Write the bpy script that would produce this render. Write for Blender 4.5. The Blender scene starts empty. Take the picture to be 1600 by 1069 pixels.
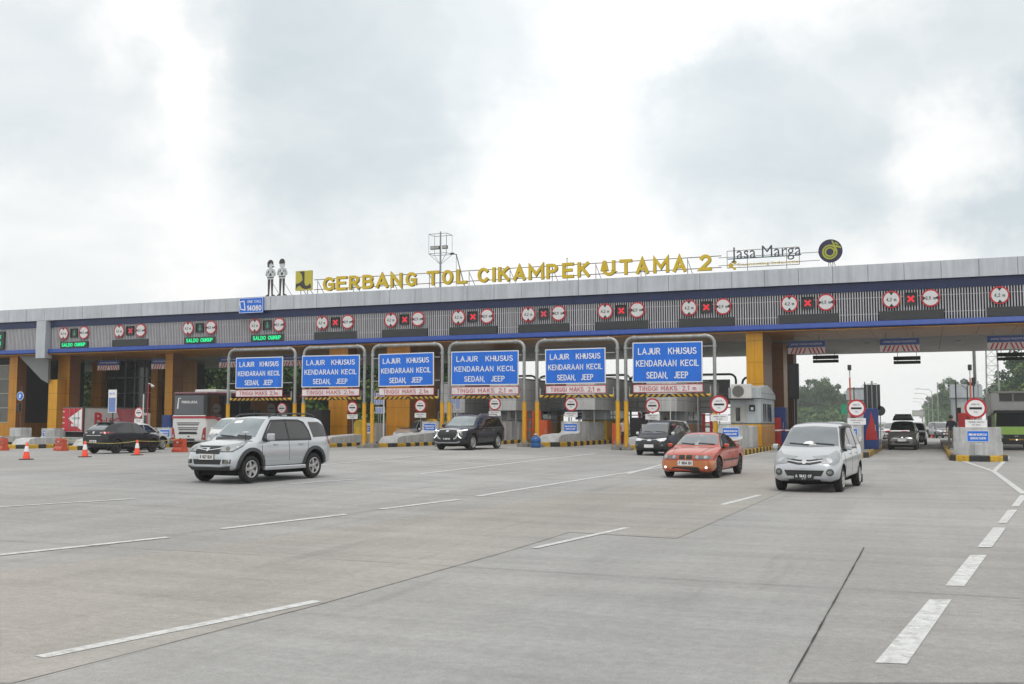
import bpy, bmesh, math, random
from mathutils import Vector, Matrix
from mathutils.bvhtree import BVHTree
random.seed(7)
S = bpy.context.scene
COL = S.collection
rad = math.radians
# ---------------------------------------------------------------- camera frame (metres, Y runs through the lanes)
YAW = math.atan(.4); PIT = math.atan(124.5/1620); CH = 1.70
_R = Vector((math.cos(YAW), math.sin(YAW), 0))
_F = Vector((-math.sin(YAW)*math.cos(PIT), math.cos(YAW)*math.cos(PIT), math.sin(PIT)))
_U = _R.cross(_F)
CAMP = Vector((0, 0, CH))
def ray(x, y): return _F + _R*((x-800)/1620) - _U*((y-534.5)/1620)
def smooth(a, b, x):
    t = max(0, min(1, (x-a)/(b-a))); return t*t*(3-2*t)
def gz(X, Y):      # gentle crown of the plaza
    if Y < 5 or Y > 140 or X < -60 or X > 15: return 0.0
    return .27*math.exp(-((X+23)/9)**2)*smooth(8, 27, Y)*(1-smooth(100, 135, Y))
def G(x, y):
    d = ray(x, y); z = 0
    for _ in range(12):
        k = (z-CH)/d.z; z = gz(d.x*k, d.y*k)
    return Vector((d.x*k, d.y*k, z))
def W(x, y, Y):
    d = ray(x, y); k = Y/d.y; return CAMP + d*k
def WX(x, Y): return W(x, 600, Y).x
# ---------------------------------------------------------------- materials
def new_mat(name):
    m = bpy.data.materials.new(name); m.use_nodes = True
    return m, m.node_tree.nodes, m.node_tree.links, m.node_tree.nodes['Principled BSDF']
def M(name, col, rough=.6, metal=0, var=.12, scale=2.5, coat=0, ior=None, bump=0, emit=None, es=0, obj=True, fine=0):
    m, N, L, b = new_mat(name)
    b.inputs['Roughness'].default_value = rough; b.inputs['Metallic'].default_value = metal
    b.inputs['Coat Weight'].default_value = coat; b.inputs['Coat Roughness'].default_value = .06
    if ior: b.inputs['IOR'].default_value = ior
    if emit: b.inputs['Emission Color'].default_value = (*emit, 1); b.inputs['Emission Strength'].default_value = es
    tc = N.new('ShaderNodeTexCoord'); nz = N.new('ShaderNodeTexNoise')
    nz.inputs['Scale'].default_value = scale; nz.inputs['Detail'].default_value = 6; nz.inputs['Roughness'].default_value = .65
    L.new(tc.outputs['Object'], nz.inputs['Vector'])
    mr = N.new('ShaderNodeMapRange'); mr.inputs[1].default_value = .3; mr.inputs[2].default_value = .7
    mr.inputs[3].default_value = 1-var; mr.inputs[4].default_value = 1+var*.6
    L.new(nz.outputs['Fac'], mr.inputs[0])
    mx = N.new('ShaderNodeMix'); mx.data_type = 'RGBA'; mx.blend_type = 'MULTIPLY'; mx.inputs[0].default_value = 1
    mx.inputs[6].default_value = (*col, 1)
    L.new(mr.outputs[0], mx.inputs[7]); L.new(mx.outputs[2], b.inputs['Base Color'])
    if bump:
        bp = N.new('ShaderNodeBump'); bp.inputs['Strength'].default_value = bump; bp.inputs['Distance'].default_value = .02
        n2 = N.new('ShaderNodeTexNoise'); n2.inputs['Scale'].default_value = scale*9; L.new(tc.outputs['Object'], n2.inputs['Vector'])
        L.new(n2.outputs['Fac'], bp.inputs['Height']); L.new(bp.outputs[0], b.inputs['Normal'])
    return m
MT = dict(
 panel=M('grey composite panel', (.47,.50,.535), .38, .2, .12, .5),
 panel2=M('neutral grey panel', (.50,.51,.51), .5, .05, .14, .6),  # even neutral grey for housings and ceiling ribs
 ceil=M('ceiling panel', (.44,.42,.385), .5, .1, .15, .5),
 seam=M('dark joint', (.03,.03,.03), .8),
 blue_hi=M('blue band', (.006,.020,.10), .4, 0, .1, .5),  # navy puts the shadow under the fascia into the band colour
 blue_lo=M('royal blue band', (.012,.055,.29), .35, 0, .1, .5),
 backing=M('louvre backing', (.022,.026,.06), .6),
 fin=M('white fin', (.50,.495,.515), .5, 0, .1, 1.5),
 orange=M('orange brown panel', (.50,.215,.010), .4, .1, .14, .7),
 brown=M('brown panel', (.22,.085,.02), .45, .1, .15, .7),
 yellowp=M('yellow orange panel', (.62,.30,.008), .35, .1, .1, .7),
 glassd=M('dark curtain glass', (.02,.022,.022), .08, 0, .1, .5, ior=1.6),
 frame=M('mullion', (.42,.42,.38), .5),
 framed=M('dark mullion', (.09,.09,.08), .5),
 glassg=M('office glazing', (.10,.105,.09), .15, 0, .3, .6, ior=1.6),
 galv=M('galvanised steel', (.36,.37,.36), .45, .5, .22, 4),
 steel=M('painted grey steel', (.30,.31,.32), .5, .3, .15, 3),
 dkpipe=M('dark pipe', (.06,.062,.06), .5, .3),
 sleeve=M('yellow sleeve', (.66,.34,.006), .45, 0, .14, 3),
 crack=M('filled joint', (.19,.185,.18), .9), brace=M('dark grey brace panel', (.20,.205,.205), .5, .1, .12, .7),  # brace is an even, darker grey
 conc=M('painted concrete', (.49,.50,.50), .85, 0, .24, 1.6, bump=.3),
 concd=M('raw concrete block', (.22,.21,.19), .9, 0, .3, 3, bump=.4),
 kerb_y=M('kerb yellow', (.55,.33,.02), .7, 0, .45, 5),
 kerb_k=M('kerb black', (.025,.025,.026), .75, 0, .45, 5),
 slab=M('island slab', (.24,.23,.22), .9, 0, .2, 1.5),
 signblue=M('sign blue', (.002,.145,.66), .5, 0, .12, 1.2), signdim=M('shade darkened sign blue', (.015,.06,.28), .35, 0, .06, 1),  # second blue is darkened to paint in the shade under the canopy
 white=M('sign white', (.78,.78,.78), .45, 0, .06, 1),
 discw=M('dull disc white', (.62,.63,.63), .55, 0, .1, 2), offwhite=M('white strip', (.70,.66,.66), .5, 0, .1, 2),
 red=M('sign red', (.48,.015,.03), .45, 0, .12, 2),
 black=M('black enamel', (.012,.012,.013), .5, 0, .1, 2),
 charcoal=M('charcoal housing', (.028,.031,.032), .55, 0, .15, 2),
 barY=M('bar yellow', (.62,.36,.01), .5, 0, .1, 3),
 orangeb=M('orange steel', (.55,.09,.02), .5, 0, .15, 3),
 orangep=M('orange plastic barrier', (.50,.075,.03), .5, 0, .2, 4),
 cone=M('cone orange', (.85,.07,.025), .45, 0, .1, 5),
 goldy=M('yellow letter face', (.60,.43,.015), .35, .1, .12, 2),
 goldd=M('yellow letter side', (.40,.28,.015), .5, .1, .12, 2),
 logoy=M('emblem yellow', (.48,.43,.05), .4, .1, .1, 2),
 logok=M('emblem charcoal', (.045,.035,.03), .5, 0, .1, 2),
 navy=M('emblem navy', (.025,.02,.055), .4, 0, .1, 2),
 lime=M('emblem lime', (.36,.38,.04), .4, 0, .1, 2),
 slate=M('slate letters', (.045,.06,.09), .4, 0, .1, 2),
 teal=M('teal bar', (.01,.12,.14), .4, 0, .1, 2),
 rust=M('rusty frame', (.20,.13,.09), .6, .2, .3, 3),
 cutw=M('cutout white', (.50,.55,.55), .5, 0, .1, 2),
 skin=M('skin', (.33,.18,.11), .6, 0, .08, 5),
 shirt=M('pale shirt', (.5,.4,.4), .8, 0, .15, 5), dark=M('dark clothing', (.02,.022,.03), .85, 0, .2, 5), pants=M('dun trousers', (.13,.115,.09), .85, 0, .2, 5),
 ledred=M('red lamp cross', (.3,.01,.01), .4, emit=(1,.03,.06), es=.6), ledreddim=M('dim red cross', (.4,.05,.07), .5, emit=(1,.05,.1), es=.35),
 ledgreen=M('green lamp letters', (.01,.3,.1), .4, emit=(.0,1,.35), es=.75), ledgdim=M('dim green arrow', (.05,.16,.12), .5, emit=(.1,.5,.35), es=.12),
 machine=M('machine yellow', (.42,.30,.02), .5, 0, .25, 3),
 cabblue=M('cabinet blue', (.015,.04,.16), .45, 0, .1, 2), cabred=M('cabinet red', (.36,.02,.015), .5, 0, .12, 2),
 acw=M('appliance white', (.62,.62,.60), .5, 0, .08, 2), fan=M('fan grille', (.10,.10,.095), .6),
 booth=M('booth grey panel', (.44,.48,.50), .42, .2, .1, 1.2),
 blueb=M('bottle blue', (.015,.09,.28), .25, 0, .15, 4), gold=M('tape yellow', (.5,.42,.1), .6),
 mark=None, bark=M('bark', (.09,.065,.045), .95, 0, .3, 6, bump=.5),
)
def streaks(m,lo=.80,hi=1.06,sx=2.2,sz=.14):
    N=m.node_tree.nodes; L=m.node_tree.links; b=N['Principled BSDF']; src=b.inputs['Base Color'].links[0].from_socket
    tc=N.new('ShaderNodeNewGeometry'); mp=N.new('ShaderNodeMapping'); mp.inputs['Scale'].default_value=(sx,sx,sz); L.new(tc.outputs['Position'],mp.inputs['Vector'])
    n=N.new('ShaderNodeTexNoise'); n.inputs['Scale'].default_value=1.6; n.inputs['Detail'].default_value=7; n.inputs['Roughness'].default_value=.7; L.new(mp.outputs[0],n.inputs['Vector'])
    r=N.new('ShaderNodeMapRange'); r.inputs[1].default_value=.34; r.inputs[2].default_value=.60; r.inputs[3].default_value=lo; r.inputs[4].default_value=hi; L.new(n.outputs['Fac'],r.inputs[0])
    mx=N.new('ShaderNodeMix'); mx.data_type='RGBA'; mx.blend_type='MULTIPLY'; mx.inputs[0].default_value=1; L.new(src,mx.inputs[6]); L.new(r.outputs[0],mx.inputs[7]); L.new(mx.outputs[2],b.inputs['Base Color'])
for k,lo in (('panel',.84),('panel2',.80),('booth',.80),('conc',.74),('orange',.80),('yellowp',.84),('blue_hi',.7),('blue_lo',.78),('signblue',.86),('offwhite',.84),('sleeve',.78),('galv',.7),('fin',.82),('ceil',.85),('machine',.75)): streaks(MT[k],lo)
# vehicles
def paint(name, col, metal=.35, rough=.32, coat=1): return M(name, col, rough, metal, .035, 1.2, coat=coat)
CARM = dict(
 silver=paint('silver paint', (.53,.56,.585), .55, .28), silver2=paint('pale silver paint', (.48,.50,.525), .55, .28), white=paint('white car paint', (.62,.63,.62), 0, .4),
 black=paint('black car paint', (.006,.007,.009), 0, .3, .3), navyblack=paint('blue black paint', (.008,.009,.016), 0, .25, .4), orange=paint('burnt orange paint', (.46,.06,.026), .3, .28, .6), copper=paint('copper bumper paint', (.50,.17,.05), .4, .34),
 gunmetal=paint('gunmetal paint', (.13,.135,.14), .4, .32), green=paint('lime cab paint', (.26,.50,.02), 0, .4), coachwhite=paint('coach white', (.60,.61,.60), 0, .4), darkmaroon=paint('dark maroon roof', (.10,.008,.02), 0, .4), maroon=paint('maroon stripe', (.33,.01,.03), 0, .4),
 glass=M('car glass', (.035,.045,.052), .05, 0, .2, 2, ior=2.1, coat=.5), gside=M('dark side glass', (.010,.012,.013), .05, 0, .2, 2, ior=1.7), wind=M('pale windscreen', (.16,.205,.22), .06, 0, .35, 1.6, ior=2.0, coat=.6),
 windb=M('grey windscreen', (.10,.125,.14), .06, 0, .3, 1.6, ior=2.0, coat=.6),
 rubber=M('tyre rubber', (.014,.014,.014), .8, 0, .2, 6), trim=M('black trim', (.016,.017,.018), .5), clad=M('dark grey cladding', (.05,.055,.058), .6), well=M('wheel well', (.006,.006,.006), .9),
 rim=M('alloy rim', (.50,.50,.50), .3, .7, .1, 5), rimdk=M('dark alloy', (.04,.04,.042), .35, .6), chrome=M('chrome', (.7,.71,.72), .16, 1, .05, 3),
 lampw=M('bright headlamp',(.72,.75,.78),.12,.1,.15,9,coat=1), satin=M('satin silver trim',(.48,.49,.50),.5,.5,.05,3), lamp=M('headlamp lens', (.33,.35,.36), .4, .1, .15, 9, coat=0, ior=1.45), lampd=M('smoked lamp', (.12,.115,.10), .1, .3, .35, 9, coat=1, ior=1.7), lampon=M('lit lamp', (.9,.9,.88), .2, emit=(1,.98,.92), es=.8), tail=M('tail lamp', (.33,.008,.012), .15, 0, .3, 8, coat=1), plate=M('plate white', (.70,.70,.69), .5), platek=M('plate black', (.015,.015,.017), .5),
)
# ---------------------------------------------------------------- mesh collector
class MB:
    def __init__(s): s.v=[]; s.f=[]; s.m=[]; s.sm=[]; s.mats=[]
    def mi(s, m):
        if m not in s.mats: s.mats.append(m)
        return s.mats.index(m)
    def add(s, vs, fs, m, mat4=None, smooth=False):
        o=len(s.v); k=s.mi(m)
        for p in vs:
            p=Vector(p); s.v.append(mat4 @ p if mat4 else p)
        for f in fs: s.f.append(tuple(o+i for i in f)); s.m.append(k); s.sm.append(smooth)
        return s
    def box(s, x0,x1,y0,y1,z0,z1, m, mat4=None):
        vs=[(x,y,z) for x in (x0,x1) for y in (y0,y1) for z in (z0,z1)]
        return s.add(vs, [(0,1,3,2),(4,6,7,5),(0,4,5,1),(2,3,7,6),(0,2,6,4),(1,5,7,3)], m, mat4)
    def bbox(s, x0,x1,y0,y1,z0,z1, m, b=.02, mat4=None, seg=2):
        bm=bmesh.new(); bmesh.ops.create_cube(bm,size=1)
        for v in bm.verts: v.co=Vector(((x0+x1)/2+v.co.x*(x1-x0),(y0+y1)/2+v.co.y*(y1-y0),(z0+z1)/2+v.co.z*(z1-z0)))
        bmesh.ops.bevel(bm,geom=bm.edges[:],offset=b,segments=seg,profile=.5,affect='EDGES')
        s.bm(bm,m,mat4); return s
    def bm(s, bm, m, mat4=None, smooth=False):
        bm.verts.index_update(); s.add([v.co.copy() for v in bm.verts],[[v.index for v in f.verts] for f in bm.faces],m,mat4,smooth); bm.free(); return s
    def cyl(s, p0, p1, r0, m, r1=None, n=12, caps=True, smooth=True):
        p0=Vector(p0); p1=Vector(p1); r1=r0 if r1 is None else r1
        z=(p1-p0).normalized(); a=z.orthogonal().normalized(); b=z.cross(a)
        vs=[]
        for p,r in ((p0,r0),(p1,r1)):
            for i in range(n):
                t=2*math.pi*i/n; vs.append(p+a*(r*math.cos(t))+b*(r*math.sin(t)))
        s.add(vs,[(i,(i+1)%n,n+(i+1)%n,n+i) for i in range(n)],m,None,smooth)
        if caps: s.add(vs,[tuple(reversed(range(n))),tuple(range(n,2*n))],m)
        return s
    def tube(s, pts, r, m, n=10):
        pts=[Vector(p) for p in pts]; vs=[]; a=None
        for i,p in enumerate(pts):
            d=((pts[min(i+1,len(pts)-1)]-pts[max(i-1,0)])).normalized()
            if a is None: a=d.orthogonal().normalized()
            a=(a-d*a.dot(d)).normalized(); b=d.cross(a)
            for k in range(n):
                t=2*math.pi*k/n; vs.append(p+(a*math.cos(t)+b*math.sin(t))*r)
        fs=[(i*n+k,i*n+(k+1)%n,(i+1)*n+(k+1)%n,(i+1)*n+k) for i in range(len(pts)-1) for k in range(n)]
        s.add(vs,fs,m,None,True); s.add(vs,[tuple(reversed(range(n))),tuple(range((len(pts)-1)*n,len(pts)*n))],m); return s
    def prism(s, poly, d, m, axis='y', at=0, mat4=None, ms=None):   # poly (u,v) extruded along axis from at to at+d
        n=len(poly)
        def P(u,v,w): return {'y':(u,w,v),'x':(w,u,v),'z':(u,v,w)}[axis]
        vs=[P(u,v,at) for u,v in poly]+[P(u,v,at+d) for u,v in poly]
        s.add(vs,[tuple(range(n)),tuple(reversed(range(n,2*n)))],m,mat4)
        s.add(vs,[(i,n+i,n+(i+1)%n,(i+1)%n) for i in range(n)],ms or m,mat4); return s
    def disc(s, c, r, d, m, n=32, mat4=None, axis='y', ms=None):
        return s.prism([(c[0]+r*math.cos(2*math.pi*i/n),c[2]+r*math.sin(2*math.pi*i/n)) for i in range(n)],d,m,'y',c[1],mat4,ms)
    def ring(s, c, r0, r1, d, m, n=32, a0=0, a1=2*math.pi):
        k=n if abs(a1-a0)>6.28 else n+1; vs=[]
        for j in range(k):
            t=a0+(a1-a0)*j/n
            for r,y in ((r0,c[1]),(r1,c[1]),(r1,c[1]+d),(r0,c[1]+d)): vs.append((c[0]+r*math.cos(t),y,c[2]+r*math.sin(t)))
        fs=[]
        for j in range(n):
            q=(j+1)%k
            for i in range(4): fs.append((j*4+i,j*4+(i+1)%4,q*4+(i+1)%4,q*4+i))
        s.add(vs,fs,m); return s
    def lathe(s, prof, m, c=(0,0,0), axis='z', n=24, smooth=True):
        vs=[]; 
        for i in range(n):
            t=2*math.pi*i/n
            for r,h in prof:
                vs.append({'z':(c[0]+r*math.cos(t),c[1]+r*math.sin(t),c[2]+h),'y':(c[0]+r*math.cos(t),c[1]+h,c[2]+r*math.sin(t))}[axis])
        k=len(prof); s.add(vs,[(i*k+j,((i+1)%n)*k+j,((i+1)%n)*k+j+1,i*k+j+1) for i in range(n) for j in range(k-1)],m,None,smooth); return s
    def text(s, t, m, c, w=None, h=.3, d=.01, bold=0, spacing=1, mat4=None, maxw=None, ms=None, wspace=1):
        vs,fs,fl=text_mesh(t,bold,spacing,wspace)
        x0=min(v[0] for v in vs); x1=max(v[0] for v in vs); y0=min(v[1] for v in vs); y1=max(v[1] for v in vs)
        sy=h/(y1-y0); sx=sy if w is None else w/(x1-x0)
        if maxw and (x1-x0)*sx>maxw: sx=maxw/(x1-x0)
        n=len(vs)//1
        fr=[(c[0]+(v[0]-(x0+x1)/2)*sx, c[1]-(d if v[2]>0 else 0), c[2]+(v[1]-(y0+y1)/2)*sy) for v in vs]
        F1=[f for f,k in zip(fs,fl) if k]; F2=[f for f,k in zip(fs,fl) if not k]
        s.add(fr,F1,m,mat4); s.add(fr,F2,ms or m,mat4); return s
    def build(s, name, parent=None, weld=False, bevel=0):
        me=bpy.data.meshes.new(name); me.from_pydata([tuple(v) for v in s.v],[],s.f)
        for m in s.mats: me.materials.append(m)
        me.polygons.foreach_set('material_index',s.m); me.polygons.foreach_set('use_smooth',s.sm); me.update()
        bm=bmesh.new(); bm.from_mesh(me)
        if weld: bmesh.ops.remove_doubles(bm,verts=bm.verts[:],dist=1e-4)
        bmesh.ops.recalc_face_normals(bm,faces=bm.faces[:]); bm.to_mesh(me); bm.free()
        o=bpy.data.objects.new(name,me); COL.objects.link(o)
        if parent: o.parent=parent
        return o
_TC={}
def text_mesh(t,bold,spacing,wspace=1):
    k=(t,bold,spacing,wspace)
    if k in _TC: return _TC[k]
    c=bpy.data.curves.new('t','FONT'); c.body=t; c.size=1; c.extrude=.05; c.offset=bold; c.space_character=spacing; c.space_word=wspace; c.resolution_u=3
    o=bpy.data.objects.new('t',c); COL.objects.link(o)
    dg=bpy.context.evaluated_depsgraph_get(); me=bpy.data.meshes.new_from_object(o.evaluated_get(dg))
    vs=[tuple(v.co) for v in me.vertices]; fs=[tuple(p.vertices) for p in me.polygons]; fl=[p.normal.z>.5 for p in me.polygons]
    bpy.data.objects.remove(o); bpy.data.curves.remove(c); bpy.data.meshes.remove(me)
    _TC[k]=(vs,fs,fl); return _TC[k]
def tag(o,label=None,cat=None,group=None,kind=None):
    if label: o['label']=label
    if cat: o['category']=cat
    if group: o['group']=group
    if kind: o['kind']=kind
    return o
def thing(name,label,cat,loc=(0,0,0),rz=0,group=None):
    o=bpy.data.objects.new(name,None); COL.objects.link(o); o.location=loc; o.rotation_euler=(0,0,rz); o.empty_display_size=.2
    return tag(o,label,cat,group)
def children(o): return CH_MAP.get(o.name,[])
def copy_tree(o,parent=None):
    c=o.copy(); COL.objects.link(c)
    if parent: c.parent=parent
    for ch in list(o.children): copy_tree(ch,c)
    return c
ORD=['first','second','third','fourth','fifth','sixth','seventh','eighth','ninth','tenth','eleventh','twelfth','thirteenth']
# ================================================================ ground
def ground_mat(name, tint=(1,1,1), base=.36):
    m,N,L,b=new_mat(name); b.inputs['Roughness'].default_value=.82; b.inputs['Specular IOR Level'].default_value=.35
    geo=N.new('ShaderNodeNewGeometry')
    def noise(sc,det=5,vec=None,ro=.6):
        n=N.new('ShaderNodeTexNoise'); n.inputs['Scale'].default_value=sc; n.inputs['Detail'].default_value=det; n.inputs['Roughness'].default_value=ro
        L.new(vec or geo.outputs['Position'],n.inputs['Vector']); return n
    def rng(inp,a,b_,c,d,cl=True):
        r=N.new('ShaderNodeMapRange'); r.clamp=cl
        for i,v in enumerate((a,b_,c,d)): r.inputs[i+1].default_value=v
        L.new(inp,r.inputs[0]); return r.outputs[0]
    def mul(a,b_):
        q=N.new('ShaderNodeMath'); q.operation='MULTIPLY'; L.new(a,q.inputs[0]); L.new(b_,q.inputs[1]); return q.outputs[0]
    # stretched streaks along the travel direction
    mp=N.new('ShaderNodeMapping'); mp.inputs['Scale'].default_value=(1.0,.10,1); L.new(geo.outputs['Position'],mp.inputs['Vector'])
    mp2=N.new('ShaderNodeMapping'); mp2.inputs['Scale'].default_value=(.16,1.1,1); L.new(geo.outputs['Position'],mp2.inputs['Vector'])
    big=rng(noise(.09,4).outputs['Fac'],.3,.7,.84,1.14)
    st=rng(noise(1.1,5,mp.outputs[0]).outputs['Fac'],.3,.7,.91,1.05)
    st2=rng(noise(1.6,7,mp2.outputs[0],.65).outputs['Fac'],.3,.7,.88,1.10)
    fine=rng(noise(9,8,None,.8).outputs['Fac'],.28,.72,.80,1.18)
    grain=rng(noise(55,4,None,.8).outputs['Fac'],.3,.7,.80,1.18)
    # slab tone: one random value per cast slab
    sep=N.new('ShaderNodeSeparateXYZ'); L.new(geo.outputs['Position'],sep.inputs[0])
    def cell(o,size,off):
        a=N.new('ShaderNodeMath'); a.operation='MULTIPLY_ADD'; a.inputs[1].default_value=1/size; a.inputs[2].default_value=off; L.new(o,a.inputs[0])
        f=N.new('ShaderNodeMath'); f.operation='FLOOR'; L.new(a.outputs[0],f.inputs[0]); return f.outputs[0]
    cb=N.new('ShaderNodeCombineXYZ'); L.new(cell(sep.outputs[0],4.6,.31),cb.inputs[0]); L.new(cell(sep.outputs[1],5.2,.43),cb.inputs[1])
    wn=N.new('ShaderNodeTexWhiteNoise'); L.new(cb.outputs[0],wn.inputs['Vector'])
    slab=rng(wn.outputs['Value'],0,1,.95,1.03)
    # transverse brushed grooves
    wv=N.new('ShaderNodeTexWave'); wv.bands_direction='Y'; wv.inputs['Scale'].default_value=14; wv.inputs['Distortion'].default_value=1.2; wv.inputs['Detail'].default_value=2; wv.inputs['Detail Scale'].default_value=.6
    L.new(geo.outputs['Position'],wv.inputs['Vector']); gr=rng(wv.outputs['Fac'],0,1,.93,1.05)
    v=mul(mul(mul(big,st),mul(st2,fine)),mul(mul(slab,gr),grain))
    # dark rubber and oil spots
    sp=rng(noise(1.4,4,mp.outputs[0]).outputs['Fac'],.60,.74,1,.80); v=mul(v,sp)
    hue=N.new('ShaderNodeMix'); hue.data_type='RGBA'; L.new(rng(noise(.06,3).outputs['Fac'],.35,.65,0,1),hue.inputs[0])
    hue.inputs[6].default_value=(base*.97*tint[0],base*.985*tint[1],base*.985*tint[2],1); hue.inputs[7].default_value=(base*1.02*tint[0],base*1.0*tint[1],base*.955*tint[2],1)
    mx=N.new('ShaderNodeMix'); mx.data_type='RGBA'; mx.blend_type='MULTIPLY'; mx.inputs[0].default_value=1
    L.new(hue.outputs[2],mx.inputs[6]); L.new(v,mx.inputs[7]); L.new(mx.outputs[2],b.inputs['Base Color'])
    bp=N.new('ShaderNodeBump'); bp.inputs['Strength'].default_value=.25; bp.inputs['Distance'].default_value=.01; L.new(v,bp.inputs['Height']); L.new(bp.outputs[0],b.inputs['Normal'])
    return m
GM=ground_mat('brushed concrete',(1.01,1,.99),.325); GMW=ground_mat('warm concrete',(1.05,1.0,.945),.322); GMD=ground_mat('darker concrete',(1.01,.99,.965),.31)
def mark_mat():
    m=M('worn white paint',(.60,.61,.60),.7,0,.15,5); N=m.node_tree.nodes; L=m.node_tree.links; b=N['Principled BSDF']
    src=b.inputs['Base Color'].links[0].from_socket
    geo=N.new('ShaderNodeNewGeometry'); n=N.new('ShaderNodeTexNoise'); n.inputs['Scale'].default_value=9; n.inputs['Detail'].default_value=9; n.inputs['Roughness'].default_value=.8; L.new(geo.outputs['Position'],n.inputs['Vector'])
    r=N.new('ShaderNodeMapRange'); r.inputs[1].default_value=.46; r.inputs[2].default_value=.64; L.new(n.outputs['Fac'],r.inputs[0])
    mx=N.new('ShaderNodeMix'); mx.data_type='RGBA'; L.new(r.outputs[0],mx.inputs[0]); L.new(src,mx.inputs[6]); mx.inputs[7].default_value=(.33,.33,.32,1); L.new(mx.outputs[2],b.inputs['Base Color'])
    return m
MARK=mark_mat()
def ground():
    mb=MB(); xs=[-3000,-1200,-500,-250,-140]+[-90+i*1.5 for i in range(81)]+[60,140,300,700,3000]
    ys=[-60,-20]+[0+i*1.5 for i in range(96)]+[170,230,320,500,900,1600,4000]
    n=len(ys); mb.add([(x,y,gz(x,y)) for x in xs for y in ys],[(i*n+j,(i+1)*n+j,(i+1)*n+j+1,i*n+j+1) for i in range(len(xs)-1) for j in range(n-1)],GM,None,True)
    tag(mb.build('plaza_pavement'),kind='structure')
def sheet(mb,poly,m,off,step=1.5):        # a flat sheet laid on the ground with the ground's own slope
    bm=bmesh.new(); vs=[bm.verts.new((p.x,p.y,0)) for p in poly]; bm.faces.new(vs); bmesh.ops.triangulate(bm,faces=bm.faces[:])
    for ax in (0,1):
        lo=min(p[ax] for p in poly); hi=max(p[ax] for p in poly); k=math.ceil(lo/step)
        while k*step<hi:
            nrm=Vector((1,0,0)) if ax==0 else Vector((0,1,0)); bmesh.ops.bisect_plane(bm,geom=bm.verts[:]+bm.edges[:]+bm.faces[:],plane_co=nrm*(k*step),plane_no=nrm); k+=1
    bmesh.ops.recalc_face_normals(bm,faces=bm.faces[:])
    for v in bm.verts: v.co.z=gz(v.co.x,v.co.y)+off
    if sum(f.normal.z for f in bm.faces)<0: bmesh.ops.reverse_faces(bm,faces=bm.faces[:])
    mb.bm(bm,m,None,True)
def strip(mb,a,b,w,m,off=.008,jit=0,w2=None):
    a=Vector(a); b=Vector(b); d=(b-a).xy.normalized(); nrm=Vector((-d.y,d.x,0)); w2=w if w2 is None else w2
    L_=(b-a).xy.length; k=max(1,int(L_/1.2)) if not jit else max(2,int(L_/.25)); 
    l=[];r=[]
    for i in range(k+1):
        p=a.lerp(b,i/k); ww=(w+(w2-w)*i/k)/2; j=nrm*random.uniform(-jit,jit); e=random.uniform(.5,1.5) if jit else 1
        l.append(p+nrm*ww*e+j); r.append(p-nrm*ww*e+j)
    vs=[(p.x,p.y,gz(p.x,p.y)+off) for p in l]+[(p.x,p.y,gz(p.x,p.y)+off) for p in r]
    mb.add(vs,[(k+1+i,k+2+i,i+1,i) for i in range(k)],m,None,True)
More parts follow.
